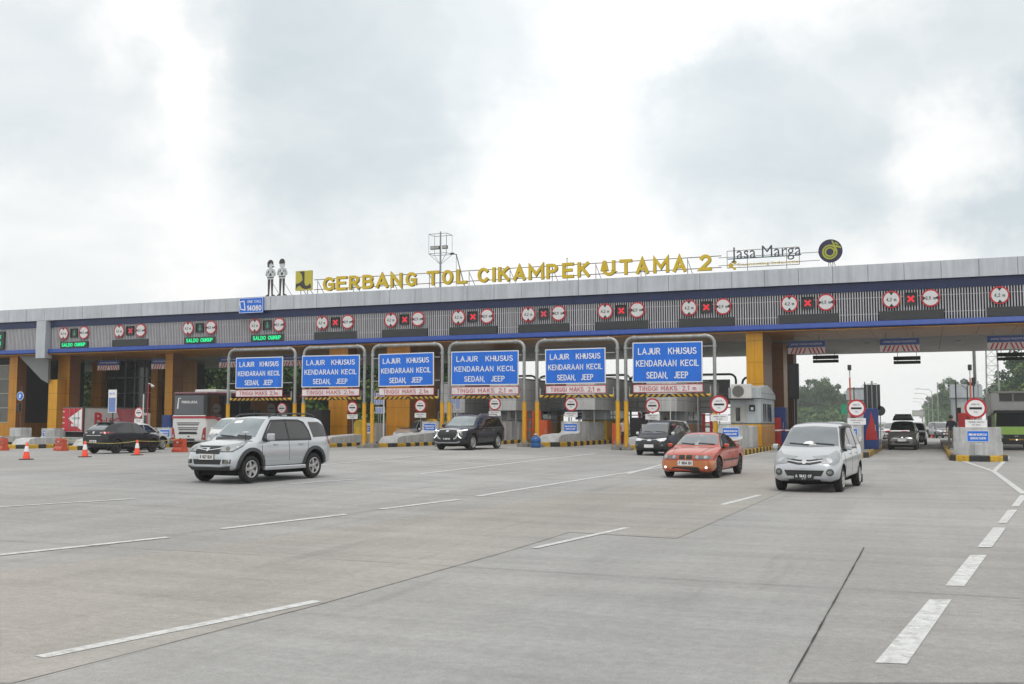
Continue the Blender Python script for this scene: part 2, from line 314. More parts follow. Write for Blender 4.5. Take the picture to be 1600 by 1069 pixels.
def markings():
    # slab fields of another pour
    mb=MB(); sheet(mb,[G(*p) for p in [(0,893),(300,857),(600,815),(860,778),(1090,745),(1225,722),(1330,722),(1225,768),(1057,842),(890,832),(800,860),(500,945),(20,1068),(0,1068)]],GMW,.004)
    tag(mb.build('warm_slab_field'),kind='structure')
    mb=MB(); sheet(mb,[G(*p) for p in [(1350,857),(1600,861),(1600,1068),(1236,1068)]],GMD,.004)
    tag(mb.build('grey_slab_field'),kind='structure')
    J=[((1233,1069),(1350,857),.014),((30,1069),(500,945),.013),((500,945),(800,860),.018),((0,893),(300,857),.02),((300,857),(600,815),.014),((1350,857),(1600,861),.014),((800,860),(890,832),.012),((890,832),(1057,842),.014),((1057,842),(1225,768),.012),((600,815),(860,778),.012),
       ((1100,700),(700,1000),.0)]
    for a,b,w in J:
        if w:
            mb=MB(); dk=a[0]==1233; strip(mb,G(*a),G(*b),w if dk else w*.28,MT['seam'] if dk else MT['crack'],.0125,w*.14 if dk else w*.05); tag(mb.build('pavement_joint'),kind='structure')
    # worn dashes and edge lines (centre lines)
    rj=random.Random(3)
    for Y in (11.2,16.4,21.6,26.8,32.0,37.2,42.4):
        mb=MB(); x=-42+rj.uniform(-3,3)
        a=Vector((max(-Y*1.25,-40),Y,0)); b=Vector((Y*.12+rj.uniform(-1,1),Y+.02,0)); strip(mb,a,b,.010,MT['crack'],.0105,.002); tag(mb.build('pavement_joint'),kind='structure')
    Ls=[((62,1028),(497,940),.13),((-40,872),(263,840),.16),((345,827),(542,804),.16),((595,796),(717,781),.16),((745,776),(1035,730),.16),((835,857),(980,825),.11),((1128,789),(1187,774),.13),((-40,795),(210,780),.13),((450,757),(560,749),.14),
        ((655,741),(930,709),.16),((500,727),(700,709),.14),((1035,730),(1075,711),.16),((1035,726),(980,741),.16),((1060,724),(1100,718),.14),((1160,713.5),(1238,698),.16),((1340,717),(1386,697),.16),((660,729),(955,706),.10),((0,718),(250,709),.10)]
    for a,b,w in Ls:
        mb=MB(); strip(mb,G(*a),G(*b),w,MARK); tag(mb.build('lane_line'),kind='structure')
    for q in ([(1367,1037),(1417,1039),(1487,938),(1452,938)],[(1477,916),(1507,917),(1542,868),(1516,868)],[(1527,856),(1550,856),(1572,825),(1552,825)],[(1559,818),(1573,818),(1590,797),(1575,797)],[(1580,792),(1592,792),(1606,774),(1594,774)]):
        mb=MB(); sheet(mb,[G(*p) for p in q],MARK,.008,.8); tag(mb.build('broad_dash'),kind='structure')
    mb=MB(); pts=[(1476,697),(1480,712),(1553,737),(1600,772)]
    for a,b in zip(pts,pts[1:]): strip(mb,G(*a),G(*b),.16,MARK)
    strip(mb,G(1553,737),G(1576,714),.16,MARK,.010); tag(mb.build('nose_line'),kind='structure')
    for i in range(5):
        mb=MB(); y=722+i*2.6; strip(mb,G(1512+i*8,y),G(1572-i*4,y-1.5),.09,MARK); tag(mb.build('hatch_line'),kind='structure')
    # faint tyre tracks in the open lane
    # far verge
    m=M('verge grass',(.05,.085,.025),.95,0,.4,.4); mb=MB()
    for x0,x1,y0,y1 in ((-400,-75,112,700),(12,400,98,700),(-30,-14,130,700)): mb.box(x0,x1,y0,y1,.01,.06,m)
    tag(mb.build('grass_verge'),kind='structure')
ground(); markings()
# ================================================================ stroke lettering in the manner of road signs
def _arc(cx,cy,rx,ry,a0,a1,n=8): return [(cx+rx*math.cos(rad(a0+(a1-a0)*k/n)),cy+ry*math.sin(rad(a0+(a1-a0)*k/n))) for k in range(n+1)]
GL={' ':(.34,[]),
'A':(.68,[[(0,0),(.34,1),(.68,0)],[(.12,.30),(.56,.30)]]),
'B':(.56,[[(0,0),(0,1)],[(0,1)]+_arc(.31,.765,.21,.235,90,-90,6)+[(0,.53)],[(.3,.53)]+_arc(.31,.265,.25,.265,90,-90,6)+[(0,0)]]),
'C':(.62,[_arc(.34,.5,.34,.5,42,318,14)]),
'D':(.60,[[(0,0),(0,1)],[(0,1)]+_arc(.24,.5,.36,.5,90,-90,10)+[(0,0)]]),
'E':(.50,[[(.50,1),(0,1),(0,0),(.50,0)],[(0,.52),(.42,.52)]]),'F':(.48,[[(.48,1),(0,1),(0,0)],[(0,.50),(.40,.50)]]),
'G':(.66,[_arc(.34,.5,.34,.5,42,318,14)+[(.64,.14),(.64,.46),(.38,.46)]]),
'H':(.58,[[(0,0),(0,1)],[(.58,0),(.58,1)],[(0,.52),(.58,.52)]]),'I':(.0,[[(0,0),(0,1)]]),
'J':(.40,[[(.40,1),(.40,.24)]+_arc(.20,.22,.20,.22,0,-150,6)]),
'K':(.58,[[(0,0),(0,1)],[(.55,1),(0,.40)],[(.20,.62),(.58,0)]]),'L':(.46,[[(0,1),(0,0),(.46,0)]]),
'M':(.74,[[(0,0),(0,1),(.37,.32),(.74,1),(.74,0)]]),'N':(.58,[[(0,0),(0,1),(.58,0),(.58,1)]]),
'O':(.68,[_arc(.34,.5,.34,.5,0,345,23)+['c']]),'P':(.54,[[(0,0),(0,1)],[(0,1)]+_arc(.28,.74,.26,.26,90,-90,7)+[(0,.48)]]),
'Q':(.68,[_arc(.34,.5,.34,.5,0,345,23)+['c'],[(.42,.22),(.66,-.04)]]),
'R':(.56,[[(0,0),(0,1)],[(0,1)]+_arc(.28,.75,.25,.25,90,-90,7)+[(0,.50)],[(.26,.50),(.57,0)]]),
'S':(.54,[_arc(.27,.755,.25,.245,35,180,7)+[(.10,.58),(.27,.51),(.45,.42)]+_arc(.27,.25,.27,.25,12,-150,8)]),
'T':(.56,[[(0,1),(.56,1)],[(.28,1),(.28,0)]]),'U':(.58,[[(0,1),(0,.28)]+_arc(.29,.28,.29,.28,180,360,8)+[(.58,.28),(.58,1)]]),
'V':(.62,[[(0,1),(.31,0),(.62,1)]]),'W':(.9,[[(0,1),(.22,0),(.45,.8),(.68,0),(.9,1)]]),'X':(.58,[[(0,0),(.58,1)],[(0,1),(.58,0)]]),'Y':(.58,[[(0,1),(.29,.48),(.58,1)],[(.29,.48),(.29,0)]]),'Z':(.54,[[(0,1),(.54,1),(0,0),(.54,0)]]),
'0':(.54,[_arc(.27,.5,.27,.5,0,345,23)+['c']]),'1':(.2,[[(0,.80),(.2,1),(.2,0)]]),'2':(.52,[_arc(.26,.72,.25,.28,160,-30,8)+[(0,0),(.54,0)]]),
'3':(.50,[_arc(.23,.76,.23,.24,140,-80,7)+[(.18,.52)],[(.22,.52)]+_arc(.23,.26,.27,.26,80,-140,8)]),'4':(.56,[[(.40,0),(.40,1)],[(.40,1),(0,.28),(.56,.28)]]),
'5':(.50,[[(.46,1),(.06,1),(.03,.55)]+_arc(.24,.32,.26,.32,110,-140,8)]),'6':(.52,[[(.40,1),(.10,.60)]+_arc(.26,.28,.26,.28,150,480,14)]),'7':(.50,[[(0,1),(.50,1),(.16,0)]]),
'8':(.50,[_arc(.25,.76,.21,.24,0,340,16)+['c'],_arc(.25,.26,.25,.26,0,340,16)+['c']]),'9':(.52,[_arc(.26,.72,.26,.28,-30,300,14)+[(.44,.4),(.12,0)]]),
',':(.02,[[(.03,.06),(-.03,-.14)]]),'.':(.0,[[(0,0),(0,.02)]]),'-':(.3,[[(0,.48),(.3,.48)]]),'/':(.4,[[(0,0),(.4,1)]]),
'm':(.62,[[(0,0),(0,.62)],[(0,.42)]+_arc(.155,.42,.155,.20,180,0,6)+[(.31,0)],[(.31,.42)]+_arc(.465,.42,.155,.20,180,0,6)+[(.62,0)]]),
}
def _buf(pts,t,closed):
    P=[Vector(p) for p in pts]; n=len(P); l=[];r=[]
    for i in range(n):
        if closed: a,b=P[i-1],P[(i+1)%n]; d0=(P[i]-a).normalized(); d1=(b-P[i]).normalized()
        else:
            d0=(P[i]-P[i-1]).normalized() if i else (P[1]-P[0]).normalized(); d1=(P[i+1]-P[i]).normalized() if i<n-1 else d0
        n0=Vector((-d0.y,d0.x)); n1=Vector((-d1.y,d1.x)); m=(n0+n1)
        if m.length<.2: m=n1
        m.normalize(); c=max(.38,m.dot(n1)); o=m*(t/2/c)
        q=P[i]
        if not closed and i==0: q=q-d1*t/2*.92
        if not closed and i==n-1: q=q+d0*t/2*.92
        l.append(q+o); r.append(q-o)
    return l,r
def stext(self,s,m,c,w=None,h=.3,th=.16,d=.01,mat4=None,ms=None,gap=.30,stag=.0006,back=False):
    """one line of stroke letters in the XZ plane facing -Y, centred on c; th is stroke over height"""
    t=th*h; H=h-t; x=0; items=[]
    for ch in s:
        gw,st=GL.get(ch,GL[' ']); 
        for q in st: items.append((x,q))
        x+=gw+gap
    tot=x-gap; nat=tot*H+t; kx=1 if w is None else (w-t)/(tot*H)
    k=0
    for x0,q in items:
        closed=q[-1]=='c'; pts=[((x0+u)*H*kx,v*H) for u,v in (q[:-1] if closed else q)]
        l,r=_buf(pts,t,closed); n=len(l); k+=1; y0=c[1]-d-(k%4)*stag; ox=c[0]-tot*H*kx/2; oz=c[2]-H/2
        vs=[(ox+p.x,y0,oz+p.y) for p in l]+[(ox+p.x,y0,oz+p.y) for p in r]+[(ox+p.x,c[1],oz+p.y) for p in l]+[(ox+p.x,c[1],oz+p.y) for p in r]
        R=range(n) if closed else range(n-1)
        self.add(vs,[(i,(i+1)%n,n+(i+1)%n,n+i) for i in R],m,mat4)
        F=[(i,2*n+i,2*n+(i+1)%n,(i+1)%n) for i in R]+[(n+i,n+(i+1)%n,3*n+(i+1)%n,3*n+i) for i in R]
        if not closed: F+=[(0,n,3*n,2*n),(n-1,2*n+n-1,4*n-1,2*n-1)]
        if back: F+=[(2*n+i,3*n+i,3*n+(i+1)%n,2*n+(i+1)%n) for i in R]
        self.add(vs,F,ms or m,mat4)
    return self
MB.stext=stext
# ================================================================ toll gate canopy
D=65.0; XL,XR=-96.0,26.0
ZT,ZG,ZH,ZL,ZB=11.08,10.05,9.57,7.68,7.28
gate=thing('toll_gate','long grey and blue toll plaza canopy on orange columns spanning all the lanes','toll gate',(-35,D,0))
def gpart(mb,name,lab=None,weld=False):
    o=mb.build(name,gate,weld); o.matrix_parent_inverse=Matrix.Translation((35,-D,0))
    if lab: o['label']=lab
    return o
# roof fascia: separate composite panels with open joints
mb=MB(); w=2.02; x=XL
mb.box(XL,XR,D+.10,D+24,ZG+.03,ZT-.04,MT['seam'])
k=0
while x<XR:
    dz=random.uniform(-.004,.004)
    mb.box(x+.012,min(x+w-.012,XR),D+random.uniform(-.006,.006),D+.09,ZG,ZT,MT['panel']); x+=w; k+=1
mb.box(XL,XR,D+.095,D+.5,ZT-.03,ZT+.02,MT['panel2'])
gpart(mb,'roof_fascia')
mb=MB(); mb.box(XL,XR,D+.30,D+.5,ZH-.08,ZG+.02,MT['blue_hi']); mb.box(XL,XR,D+.26,D+.31,ZH-.06,ZH,MT['blue_hi'])
gpart(mb,'upper_blue_band')
mb=MB(); mb.box(XL,XR,D+.55,D+.75,ZL-.2,ZH,MT['backing'])
gpart(mb,'screen_backing')
mb=MB(); x=XL
while x<XR:
    if not(-68.35<x<-67.25): mb.box(x,x+.060,D+.30,D+.38,ZL-.05,ZH-.06,MT['fin'])
    x+=.152
for z in (ZL+.45,ZH-.45): mb.box(XL,XR,D+.401,D+.44,z-.02,z+.02,MT['fin'])
gpart(mb,'louvre_screen')
mb=MB(); mb.prism([(D+.12,ZL),(D+.8,ZL),(D+.8,ZB),(D+.05,ZB+.06),(D+.02,ZB+.12)],XR-XL,MT['blue_lo'],'x',XL); gpart(mb,'lower_blue_band')
mb=MB(); mb.box(-68.3,-67.3,D-.25,D+.5,ZB-.35,ZG-.05,MT['panel']); gpart(mb,'pilaster')
# soffit: orange front strip and grey ceiling, both in panels
mb=MB(); mb.box(XL,XR,D+.8,D+7.6,ZB+.01,ZB+.6,MT['seam']); x=XL
while x<XR:
    y=D+.10
    while y<D+7.5: mb.box(x+.012,x+2.008,max(y,D+.06)+.01,min(y+1.85,D+7.5)-.01,ZB-.03,ZB+.005,MT['orange'] if x>-110 else MT['orange']); y+=1.86
    x+=2.02
gpart(mb,'orange_soffit')
mb=MB(); mb.box(XL,XR,D+7.61,D+24,ZB+.02,ZB+.7,MT['seam']); x=XL
while x<XR:
    y=D+7.6
    while y<D+23.8: mb.box(x+.014,x+4.026,y+.014,min(y+2.7,D+24)-.014,ZB-.02,ZB+.012,MT['ceil']); y+=2.72
    x+=4.04
for x in range(-94,25,6): mb.box(x,x+.25,D+12,D+13.8,ZB-.10,ZB-.021,MT['panel2'])
gpart(mb,'grey_ceiling')
mb=MB(); mb.box(XL,XR,D+.76,D+23.98,ZB+.71,ZG+.02,MT['backing']); gpart(mb,'roof_body')
mb=MB(); mb.box(XL,XR,D+23.99,D+24.1,ZB-.04,ZT,MT['panel']); gpart(mb,'rear_fascia')
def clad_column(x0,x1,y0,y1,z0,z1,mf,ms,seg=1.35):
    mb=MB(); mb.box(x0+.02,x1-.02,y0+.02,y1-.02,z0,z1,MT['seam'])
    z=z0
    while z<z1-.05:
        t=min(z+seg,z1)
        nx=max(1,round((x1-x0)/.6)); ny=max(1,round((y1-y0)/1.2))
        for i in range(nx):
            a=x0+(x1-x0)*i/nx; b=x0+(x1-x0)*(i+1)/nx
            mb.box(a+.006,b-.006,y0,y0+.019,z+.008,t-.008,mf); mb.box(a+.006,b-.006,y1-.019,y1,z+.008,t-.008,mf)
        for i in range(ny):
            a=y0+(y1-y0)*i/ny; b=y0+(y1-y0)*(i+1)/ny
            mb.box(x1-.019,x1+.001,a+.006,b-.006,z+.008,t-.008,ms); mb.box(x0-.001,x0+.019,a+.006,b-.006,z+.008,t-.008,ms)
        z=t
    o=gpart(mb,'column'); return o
zt=ZB-.031
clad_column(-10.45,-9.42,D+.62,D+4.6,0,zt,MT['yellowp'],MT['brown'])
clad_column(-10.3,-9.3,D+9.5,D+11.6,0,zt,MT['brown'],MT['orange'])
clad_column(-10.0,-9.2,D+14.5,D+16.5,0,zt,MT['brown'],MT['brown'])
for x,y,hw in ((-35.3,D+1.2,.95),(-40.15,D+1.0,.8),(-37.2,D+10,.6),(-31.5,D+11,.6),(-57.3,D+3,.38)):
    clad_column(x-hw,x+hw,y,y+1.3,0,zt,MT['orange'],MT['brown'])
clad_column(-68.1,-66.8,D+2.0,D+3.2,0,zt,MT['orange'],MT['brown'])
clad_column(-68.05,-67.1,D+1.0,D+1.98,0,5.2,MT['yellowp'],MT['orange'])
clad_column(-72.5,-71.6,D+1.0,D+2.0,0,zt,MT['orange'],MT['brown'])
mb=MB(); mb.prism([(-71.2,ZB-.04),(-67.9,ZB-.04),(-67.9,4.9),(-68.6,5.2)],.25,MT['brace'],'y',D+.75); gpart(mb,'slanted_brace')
mb=MB(); mb.prism([(-59.0,ZB-.45),(-54.3,ZB-.45),(-59.0,4.9)],.3,MT['panel'],'y',D+14); gpart(mb,'slanted_brace')
# ---- office block at the far left
off=thing('office_building','glazed office block with orange base behind the far end of the lanes','building',(-78,D+3,0))
def opart(mb,name):
    o=mb.build(name,off); o.matrix_parent_inverse=Matrix.Translation((78,-D-3,0)); return o
mb=MB(); mb.box(-90,-73.0,D+2.2,D+10,0,1.6,MT['orange']); mb.box(-90,-73.0,D+2.6,D+10,1.6,ZB-.05,MT['seam']); opart(mb,'wall')
mb=MB(); mb.box(-89.9,-73.1,D+2.5,D+2.59,1.61,6.6,MT['glassg']); opart(mb,'window')
mb=MB()
for i in range(9): x=-89.6+i*1.95; mb.box(x-.045,x+.045,D+2.42,D+2.499,1.61,6.6,MT['frame'])
for z in (1.65,2.9,4.15,5.4,6.6): mb.box(-89.9,-73.1,D+2.425,D+2.496,z-.035,z+.035,MT['frame'])
for j in range(26):
    z=5.45+j*.044; 
    mb.box(-75.5,-73.3,D+2.43,D+2.49,z,z+.02,MT['frame']); mb.box(-77.4,-75.6,D+2.43,D+2.49,z-3.7,z-3.68,MT['frame'])
opart(mb,'window_frame')
st=thing('stair_building','dark glass stair block between orange piers, beyond the white container truck','building',(-69,D+11,0))
def spart(mb,name):
    o=mb.build(name,st); o.matrix_parent_inverse=Matrix.Translation((69,-D-11,0)); return o
YS=D+10
xa,xb=WX(168,YS),WX(241,YS)
mb=MB(); mb.box(xa,xb,YS+.05,YS+7,0,ZB-.05,MT['seam']); spart(mb,'wall')
mb=MB(); mb.box(xa,xb,YS-.04,YS+.04,.5,ZB-.05,MT['glassd']); spart(mb,'glass_front')
mb=MB()
for i in range(6): x=xa+(xb-xa)*i/5; mb.box(x-.04,x+.04,YS-.12,YS-.041,.5,ZB-.06,MT['framed'] if i not in (2,3) else MT['steel'])
for z in (1.6,2.9,4.3,5.7): mb.box(xa,xb,YS-.115,YS-.043,z-.03,z+.03,MT['steel'])
spart(mb,'window_frame')
for a,b in ((150,166),(243,253),(266,279)):
    x0,x1=WX(a,YS),WX(b,YS); mb=MB(); mb.box(x0,x1,YS-.6,YS+2.5,0,ZB-.05,MT['orange'])
    for z in (1.3,2.6,3.9,5.2): mb.box(x0-.003,x1+.003,YS-.604,YS+2.4,z,z+.02,MT['seam'])
    spart(mb,'pier')
x0,x1=WX(254,YS),WX(265,YS); mb=MB(); mb.box(x0,x1,YS,YS+2,0,ZB-.05,MT['glassd']); spart(mb,'glass_strip')
# ================================================================ signs on the louvres
LX=[-64.7,-58.9,-52.1,-45.9,-40.0,-34.3,-29.0,-23.8,-18.4,-12.84,-6.62,-.73,5.1]
STATE=['g','x0','g','g','x1','x1','x2','x0','x1','x1','x2','x2','x2']
WID=['3,5 m']*4+['2,9 m']*6+['3,5 m']*3
def round_sign(vertical,txt):
    mb=MB(); mb.disc((0,0,0),.52,.04,MT['red'],36); mb.disc((0,-.012,0),.43,.012,MT['discw'],36)
    for s in (1,-1):
        tri=[(-.13,s*.43),(.13,s*.43),(0,s*.25)] if vertical else [(s*.43,-.13),(s*.43,.13),(s*.25,0)]
        mb.prism(tri,.01,MT['black'],'y',-.024)
    mb.stext(txt,MT['charcoal'],(0,-.016,0),w=.56,h=.20,th=.13,d=.008)
    mb.box(-.03,.03,.041,.14,-.4,.4,MT['steel'])
    return mb
YB=D+.26
for i,x in enumerate(LX):
    pos=f'{ORD[i]} cluster from the pilaster'
    o=tag(round_sign(True,'4,2 m').build('height_limit_sign'),f'round red rimmed 4,2 m height disc, {pos}','road sign','height limit discs on the louvre band'); o.location=(x-1.08,YB-.10,8.93)
    o=tag(round_sign(False,WID[i]).build('width_limit_sign'),f'round red rimmed {WID[i]} width disc, {pos}','road sign','width limit discs on the louvre band'); o.location=(x+1.08,YB-.10,8.93)
    if i<12:
        t=thing('lane_signal',{'g':'dark lane signal box with dim green arrow','x0':'dark lane signal box with faded red cross','x1':'dark lane signal box with red cross','x2':'dark lane signal box with bright red cross'}[STATE[i]]+f', {pos}','lane signal',(x,YB,8.93),0,'lane signal boxes on the louvre band')
        mb=MB(); mb.box(-.34,.34,-.02,.16,-.36,.36,MT['charcoal']); mb.ring((0,-.06,0),.44,.47,.03,MT['charcoal'],4,math.pi/4,math.pi/4+2*math.pi) if 0 else None
        for s in (-1,1): mb.box(s*.34-.015,s*.34+.015,-.10,-.021,-.36,.36,MT['black'])
        mb.box(-.34,.34,-.10,-.021,.345,.375,MT['black']); mb.build('housing',t)
        mb=MB()
        if STATE[i]=='g':
            mb.prism([(-.06,.24),(.06,.24),(.06,-.02),(.18,-.02),(0,-.26),(-.18,-.02),(-.06,-.02)],.012,MT['ledgdim'],'y',-.034); nm='arrow_lamp'
        else:
            mm=MT['ledred'] if STATE[i]!='x0' else MT['ledreddim']; r=.24
            for a in (45,-45):
                c,s_=math.cos(rad(a)),math.sin(rad(a)); q=[(-r,-.055),(r,-.055),(r,.055),(-r,.055)]
                mb.prism([(u*c-v*s_,u*s_+v*c) for u,v in q],.012+(.003 if a>0 else 0),mm,'y',-.034)
            nm='cross_lamp'
        mb.build(nm,t)
    g=STATE[i]=='g'
    t=thing('message_board',(f'dark message board lit with green words' if g else 'blank dark message board')+f' on the louvres, {pos}','message board',(x,YB,7.98),0,'message boards on the louvre band')
    mb=MB(); wd=1.45 if g else 1.78; mb.box(-wd,wd,-.06,.14,-.25 if g else -.27,.25 if g else .27,MT['charcoal'])
    if g: mb.stext('SALDO CUKUP',MT['ledgreen'],(0,-.07,0),w=2.5,h=.30,th=.19,d=.012)
    mb.build('housing',t)
t=thing('message_board','tall dark board with cut off green words at the extreme end of the canopy','message board',(-74.6,YB-.1,8.55))
mb=MB(); mb.box(-3.2,2.35,-.1,.2,-.75,.75,MT['charcoal']); mb.stext('TRANSAKSI',MT['ledgreen'],(.35,-.11,.30),w=3.4,h=.32,th=.19,d=.012); mb.stext('DEPAN',MT['ledgreen'],(1.1,-.11,-.25),w=1.9,h=.32,th=.19,d=.012); mb.build('housing',t)
# help line sign on the fascia
a,b=W(374,465,D-.15),W(411,465,D-.15)
t=thing('helpline_sign','small blue phone number sign hung on the grey roof fascia','sign',((a.x+b.x)/2,D-.15,10.45))
hw=(b.x-a.x)/2; mb=MB(); mb.box(-hw,hw,0,.12,-.58,.58,MT['signblue']); mb.ring((0,0,0),.1,.2,.01,MT['white']) if 0 else None
for z in (-.56,.53): mb.box(-hw,hw,-.01,.0,z,z+.03,MT['white'])
for x in (-hw,hw-.03): mb.box(x,x+.03,-.011,.0,-.53,.53,MT['white'])
mb.stext('14080',MT['white'],(.30,-.01,-.22),w=1.3,h=.42,th=.17,d=.01); mb.stext('ONE CALL',MT['white'],(.30,-.01,.28),w=1.25,h=.2,th=.15,d=.01)
for p in ([(-.95,-.3),(-.55,-.38),(-.55,-.30),(-.88,-.23)],[(-.95,-.3),(-.88,-.3),(-1.0,.35),(-1.08,.35)],[(-1.08,.3),(-.68,.38),(-.68,.30),(-1.0,.24)],[(-.55,-.38),(-.48,-.34),(-.6,.36),(-.68,.38)]): mb.prism(p,.01,MT['white'],'y',-.012)
mb.build('panel',t)
# ================================================================ roof lettering
YR=D+1.0
rl=thing('rooftop_lettering','tall yellow letters spelling the gate name on a thin roof frame','sign',(-27,YR,ZT))
def rpart(mb,name,root=None,loc=None):
    root=root or rl; o=mb.build(name,root); o.matrix_parent_inverse=Matrix.Translation(-Vector(root.location)); return o
LET=[('G',504,522),('E',525,541),('R',545,561),('B',566,583),('A',587,606),('N',610,628),('G',634,651),('T',667,686),('O',691,708),('L',714,730),('C',747,764),('I',770,774.5),('K',779,797),('A',803,822),('M',827,851),('P',855,873),('E',880,898),('K',904,923),('U',944,963),('T',970,990),('A',996,1016),('M',1023,1048),('A',1054,1075),('2',1096,1115)]
def letter_z(px): 
    return (ZT+.52, ZT+1.22)
ztab=[(518,430,453),(680,421,446),(790,419,443),(900,411,434),(1010,405,428),(1106,400,423)]
zl=[(W(x,a,YR).z,W(x,b,YR).z) for x,a,b in ztab]
z1=sum(q[0] for q in zl)/len(zl); z0=sum(q[1] for q in zl)/len(zl)
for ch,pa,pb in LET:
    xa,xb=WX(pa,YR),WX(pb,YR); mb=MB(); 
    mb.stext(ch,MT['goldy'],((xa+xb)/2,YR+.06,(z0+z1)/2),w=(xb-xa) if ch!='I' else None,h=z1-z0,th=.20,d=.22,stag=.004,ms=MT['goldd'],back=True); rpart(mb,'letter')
def frame_run(xa,xb,za,zb_,step,root,yy=YR):
    mb=MB()
    for z in (za,zb_): mb.cyl((xa,yy+.06,z),(xb,yy+.06,z),.028,MT['rust'],n=6)
    x=xa+.3
    while x<xb:
        mb.cyl((x,yy+.06,ZT-.02),(x,yy+.06,zb_),.028,MT['steel'],n=6); mb.cyl((x,yy+.06,zb_-.1),(x+.25,yy+.8,ZT-.02),.022,MT['steel'],n=6); x+=step
    rpart(mb,'support_frame',root)
frame_run(WX(488,YR),WX(1130,YR),z0+.18,z1-.12,3.1,rl)
# square emblem
a,b=W(462,425,YR),W(487,452,YR); cx=(a.x+b.x)/2; hw=(b.x-a.x)/2; zb_=b.z-.05; zt_=a.z+.05; H_=zt_-zb_
em=thing('square_emblem','square yellow and charcoal emblem board on the roof, before the first big letter','sign',(cx,YR,zb_))
mb=MB(); mb.box(cx-hw,cx+hw,YR,YR+.14,zb_,zt_,MT['logoy']); rpart(mb,'board',em)
mb=MB(); L0=cx-hw; 
def rel(p): return [(L0+u*2*hw,zb_+v*H_) for u,v in p]
arc=lambda cx_,cy,r,a0,a1,n=10:[(cx_+r*math.cos(rad(a0+(a1-a0)*i/n)),cy+r*1.0*math.sin(rad(a0+(a1-a0)*i/n))) for i in range(n+1)]
def band(inner,outer):
    for i in range(len(inner)-1): mb.prism(rel([inner[i],inner[i+1],outer[i+1],outer[i]]),.012,MT['logok'],'y',YR-.013)
band([(.55,.97),(.55,.8),(.55,.6),(.55,.38),(.6,.26),(.7,.22),(.82,.26),(.9,.36)],[(.22,.97),(.36,.84),(.42,.68),(.44,.5),(.40,.12),(.62,.05),(.86,.08),(.97,.14)])
band([(.02,.34),(.16,.37),(.3,.42),(.42,.52)],[(.02,.06),(.12,.20),(.26,.25),(.44,.12)])
rpart(mb,'emblem_mark',em)
mb=MB()
for x in (cx-.3,cx+.3): mb.cyl((x,YR+.1,ZT-.02),(x,YR+.1,zb_+.2),.03,MT['steel'],n=6); mb.cyl((x,YR+.1,zb_+.3),(x+.2,YR+.9,ZT-.02),.025,MT['steel'],n=6)
rpart(mb,'strut',em)
# company lettering
cl=thing('company_lettering','slate grey company name in thin letters over a yellow strapline, on the roof','sign',(WX(1195,YR),YR,ZT))
a=W(1143,390,YR); b=W(1252,383,YR)
mb=MB(); zc=(W(1195,395,YR).z); mb.text('Jasa Marga',MT['slate'],((a.x+b.x)/2,YR-.1,zc-.06),w=b.x-a.x,h=.98,d=.07,bold=-.004); rpart(mb,'letters',cl)
mb=MB(); mb.box(WX(1140,YR),WX(1253,YR),YR,YR+.05,zc-.30,zc-.24,MT['teal']); rpart(mb,'rail',cl)
zs=W(1200,412,YR).z; mb=MB(); mb.text('Connecting Indonesia',MT['goldy'],((WX(1155,YR)+WX(1252,YR))/2,YR-.06,zs),w=WX(1252,YR)-WX(1155,YR),h=.27,d=.04); rpart(mb,'strapline',cl)
mb=MB(); xm=WX(1142,YR)
for dx,dz,r in ((.12,0,.17),(.38,.2,.12),(.35,-.2,.10)): mb.disc((xm+dx,YR-.05,zs+dz),r,.06,MT['goldy'],8)
rpart(mb,'dot_mark',cl)
mb=MB()
for z in (zs-.14,zs+.95): mb.cyl((WX(1139,YR),YR+.06,z),(WX(1253,YR),YR+.06,z),.02,MT['rust'],n=6)
for px in (1139,1171,1233,1253): mb.cyl((WX(px,YR),YR+.06,ZT-.02 if px in(1171,1233) else zs-.14),(WX(px,YR),YR+.06,zs+.95),.02,MT['rust'],n=6)
for z in (zc-.14,zs+.05): mb.cyl((WX(1125,YR),YR+.12,z),(WX(1285,YR),YR+.12,z),.022,MT['steel'],n=6)
rpart(mb,'support_frame',cl)
# round emblem
a=W(1297,374,YR); b=W(1297,410,YR); r=(a.z-b.z)/2; c=(a.x,YR,(a.z+b.z)/2)
re_=thing('round_emblem','round navy disc with looping lime road mark, at the end of the roof lettering','sign',c)
mb=MB(); mb.disc((0,0,0),r,.12,MT['navy'],48); mb.build('disc',re_)
mb=MB()
for k,(q0,q1) in enumerate(((.50,.64),(.30,.44))): mb.ring((-.05*r,-.014-.002*k,-.10*r),q0*r,q1*r,.012,MT['lime'],40)
for k,(dx,dz) in enumerate(((0,0),(.17,-.02))):
    pts=[((.34+dx)*r,(-.1+dz)*r),((.50+dx*.2)*r,(-.05)*r),((.42)*r,(.40)*r),((.20)*r,(.90-k*.1)*r),((.10)*r,(.86-k*.1)*r),((.28)*r,(.40)*r)]
    if k==0: mb.prism(pts,.012,MT['lime'],'y',-.022)
mb.prism([(.02*r,.40*r),(.30*r,.28*r),(.62*r,.26*r),(.90*r,.16*r),(.88*r,.32*r),(.60*r,.44*r),(.30*r,.48*r)],.012,MT['lime'],'y',-.028)
mb.prism([(.34*r,.62*r),(.56*r,.50*r),(.72*r,.46*r),(.66*r,.58*r),(.44*r,.74*r)],.012,MT['lime'],'y',-.034)
mb.build('road_mark',re_)
mb=MB()
for x in (-.12,.12): mb.cyl((x,.1,-r+.05),(x,.1,ZT-c[2]-.02),.025,MT['steel'],n=6); mb.cyl((x,.1,-r+.2),(x+.2,.9,ZT-c[2]-.02),.022,MT['steel'],n=6)
mb.build('strut',re_)
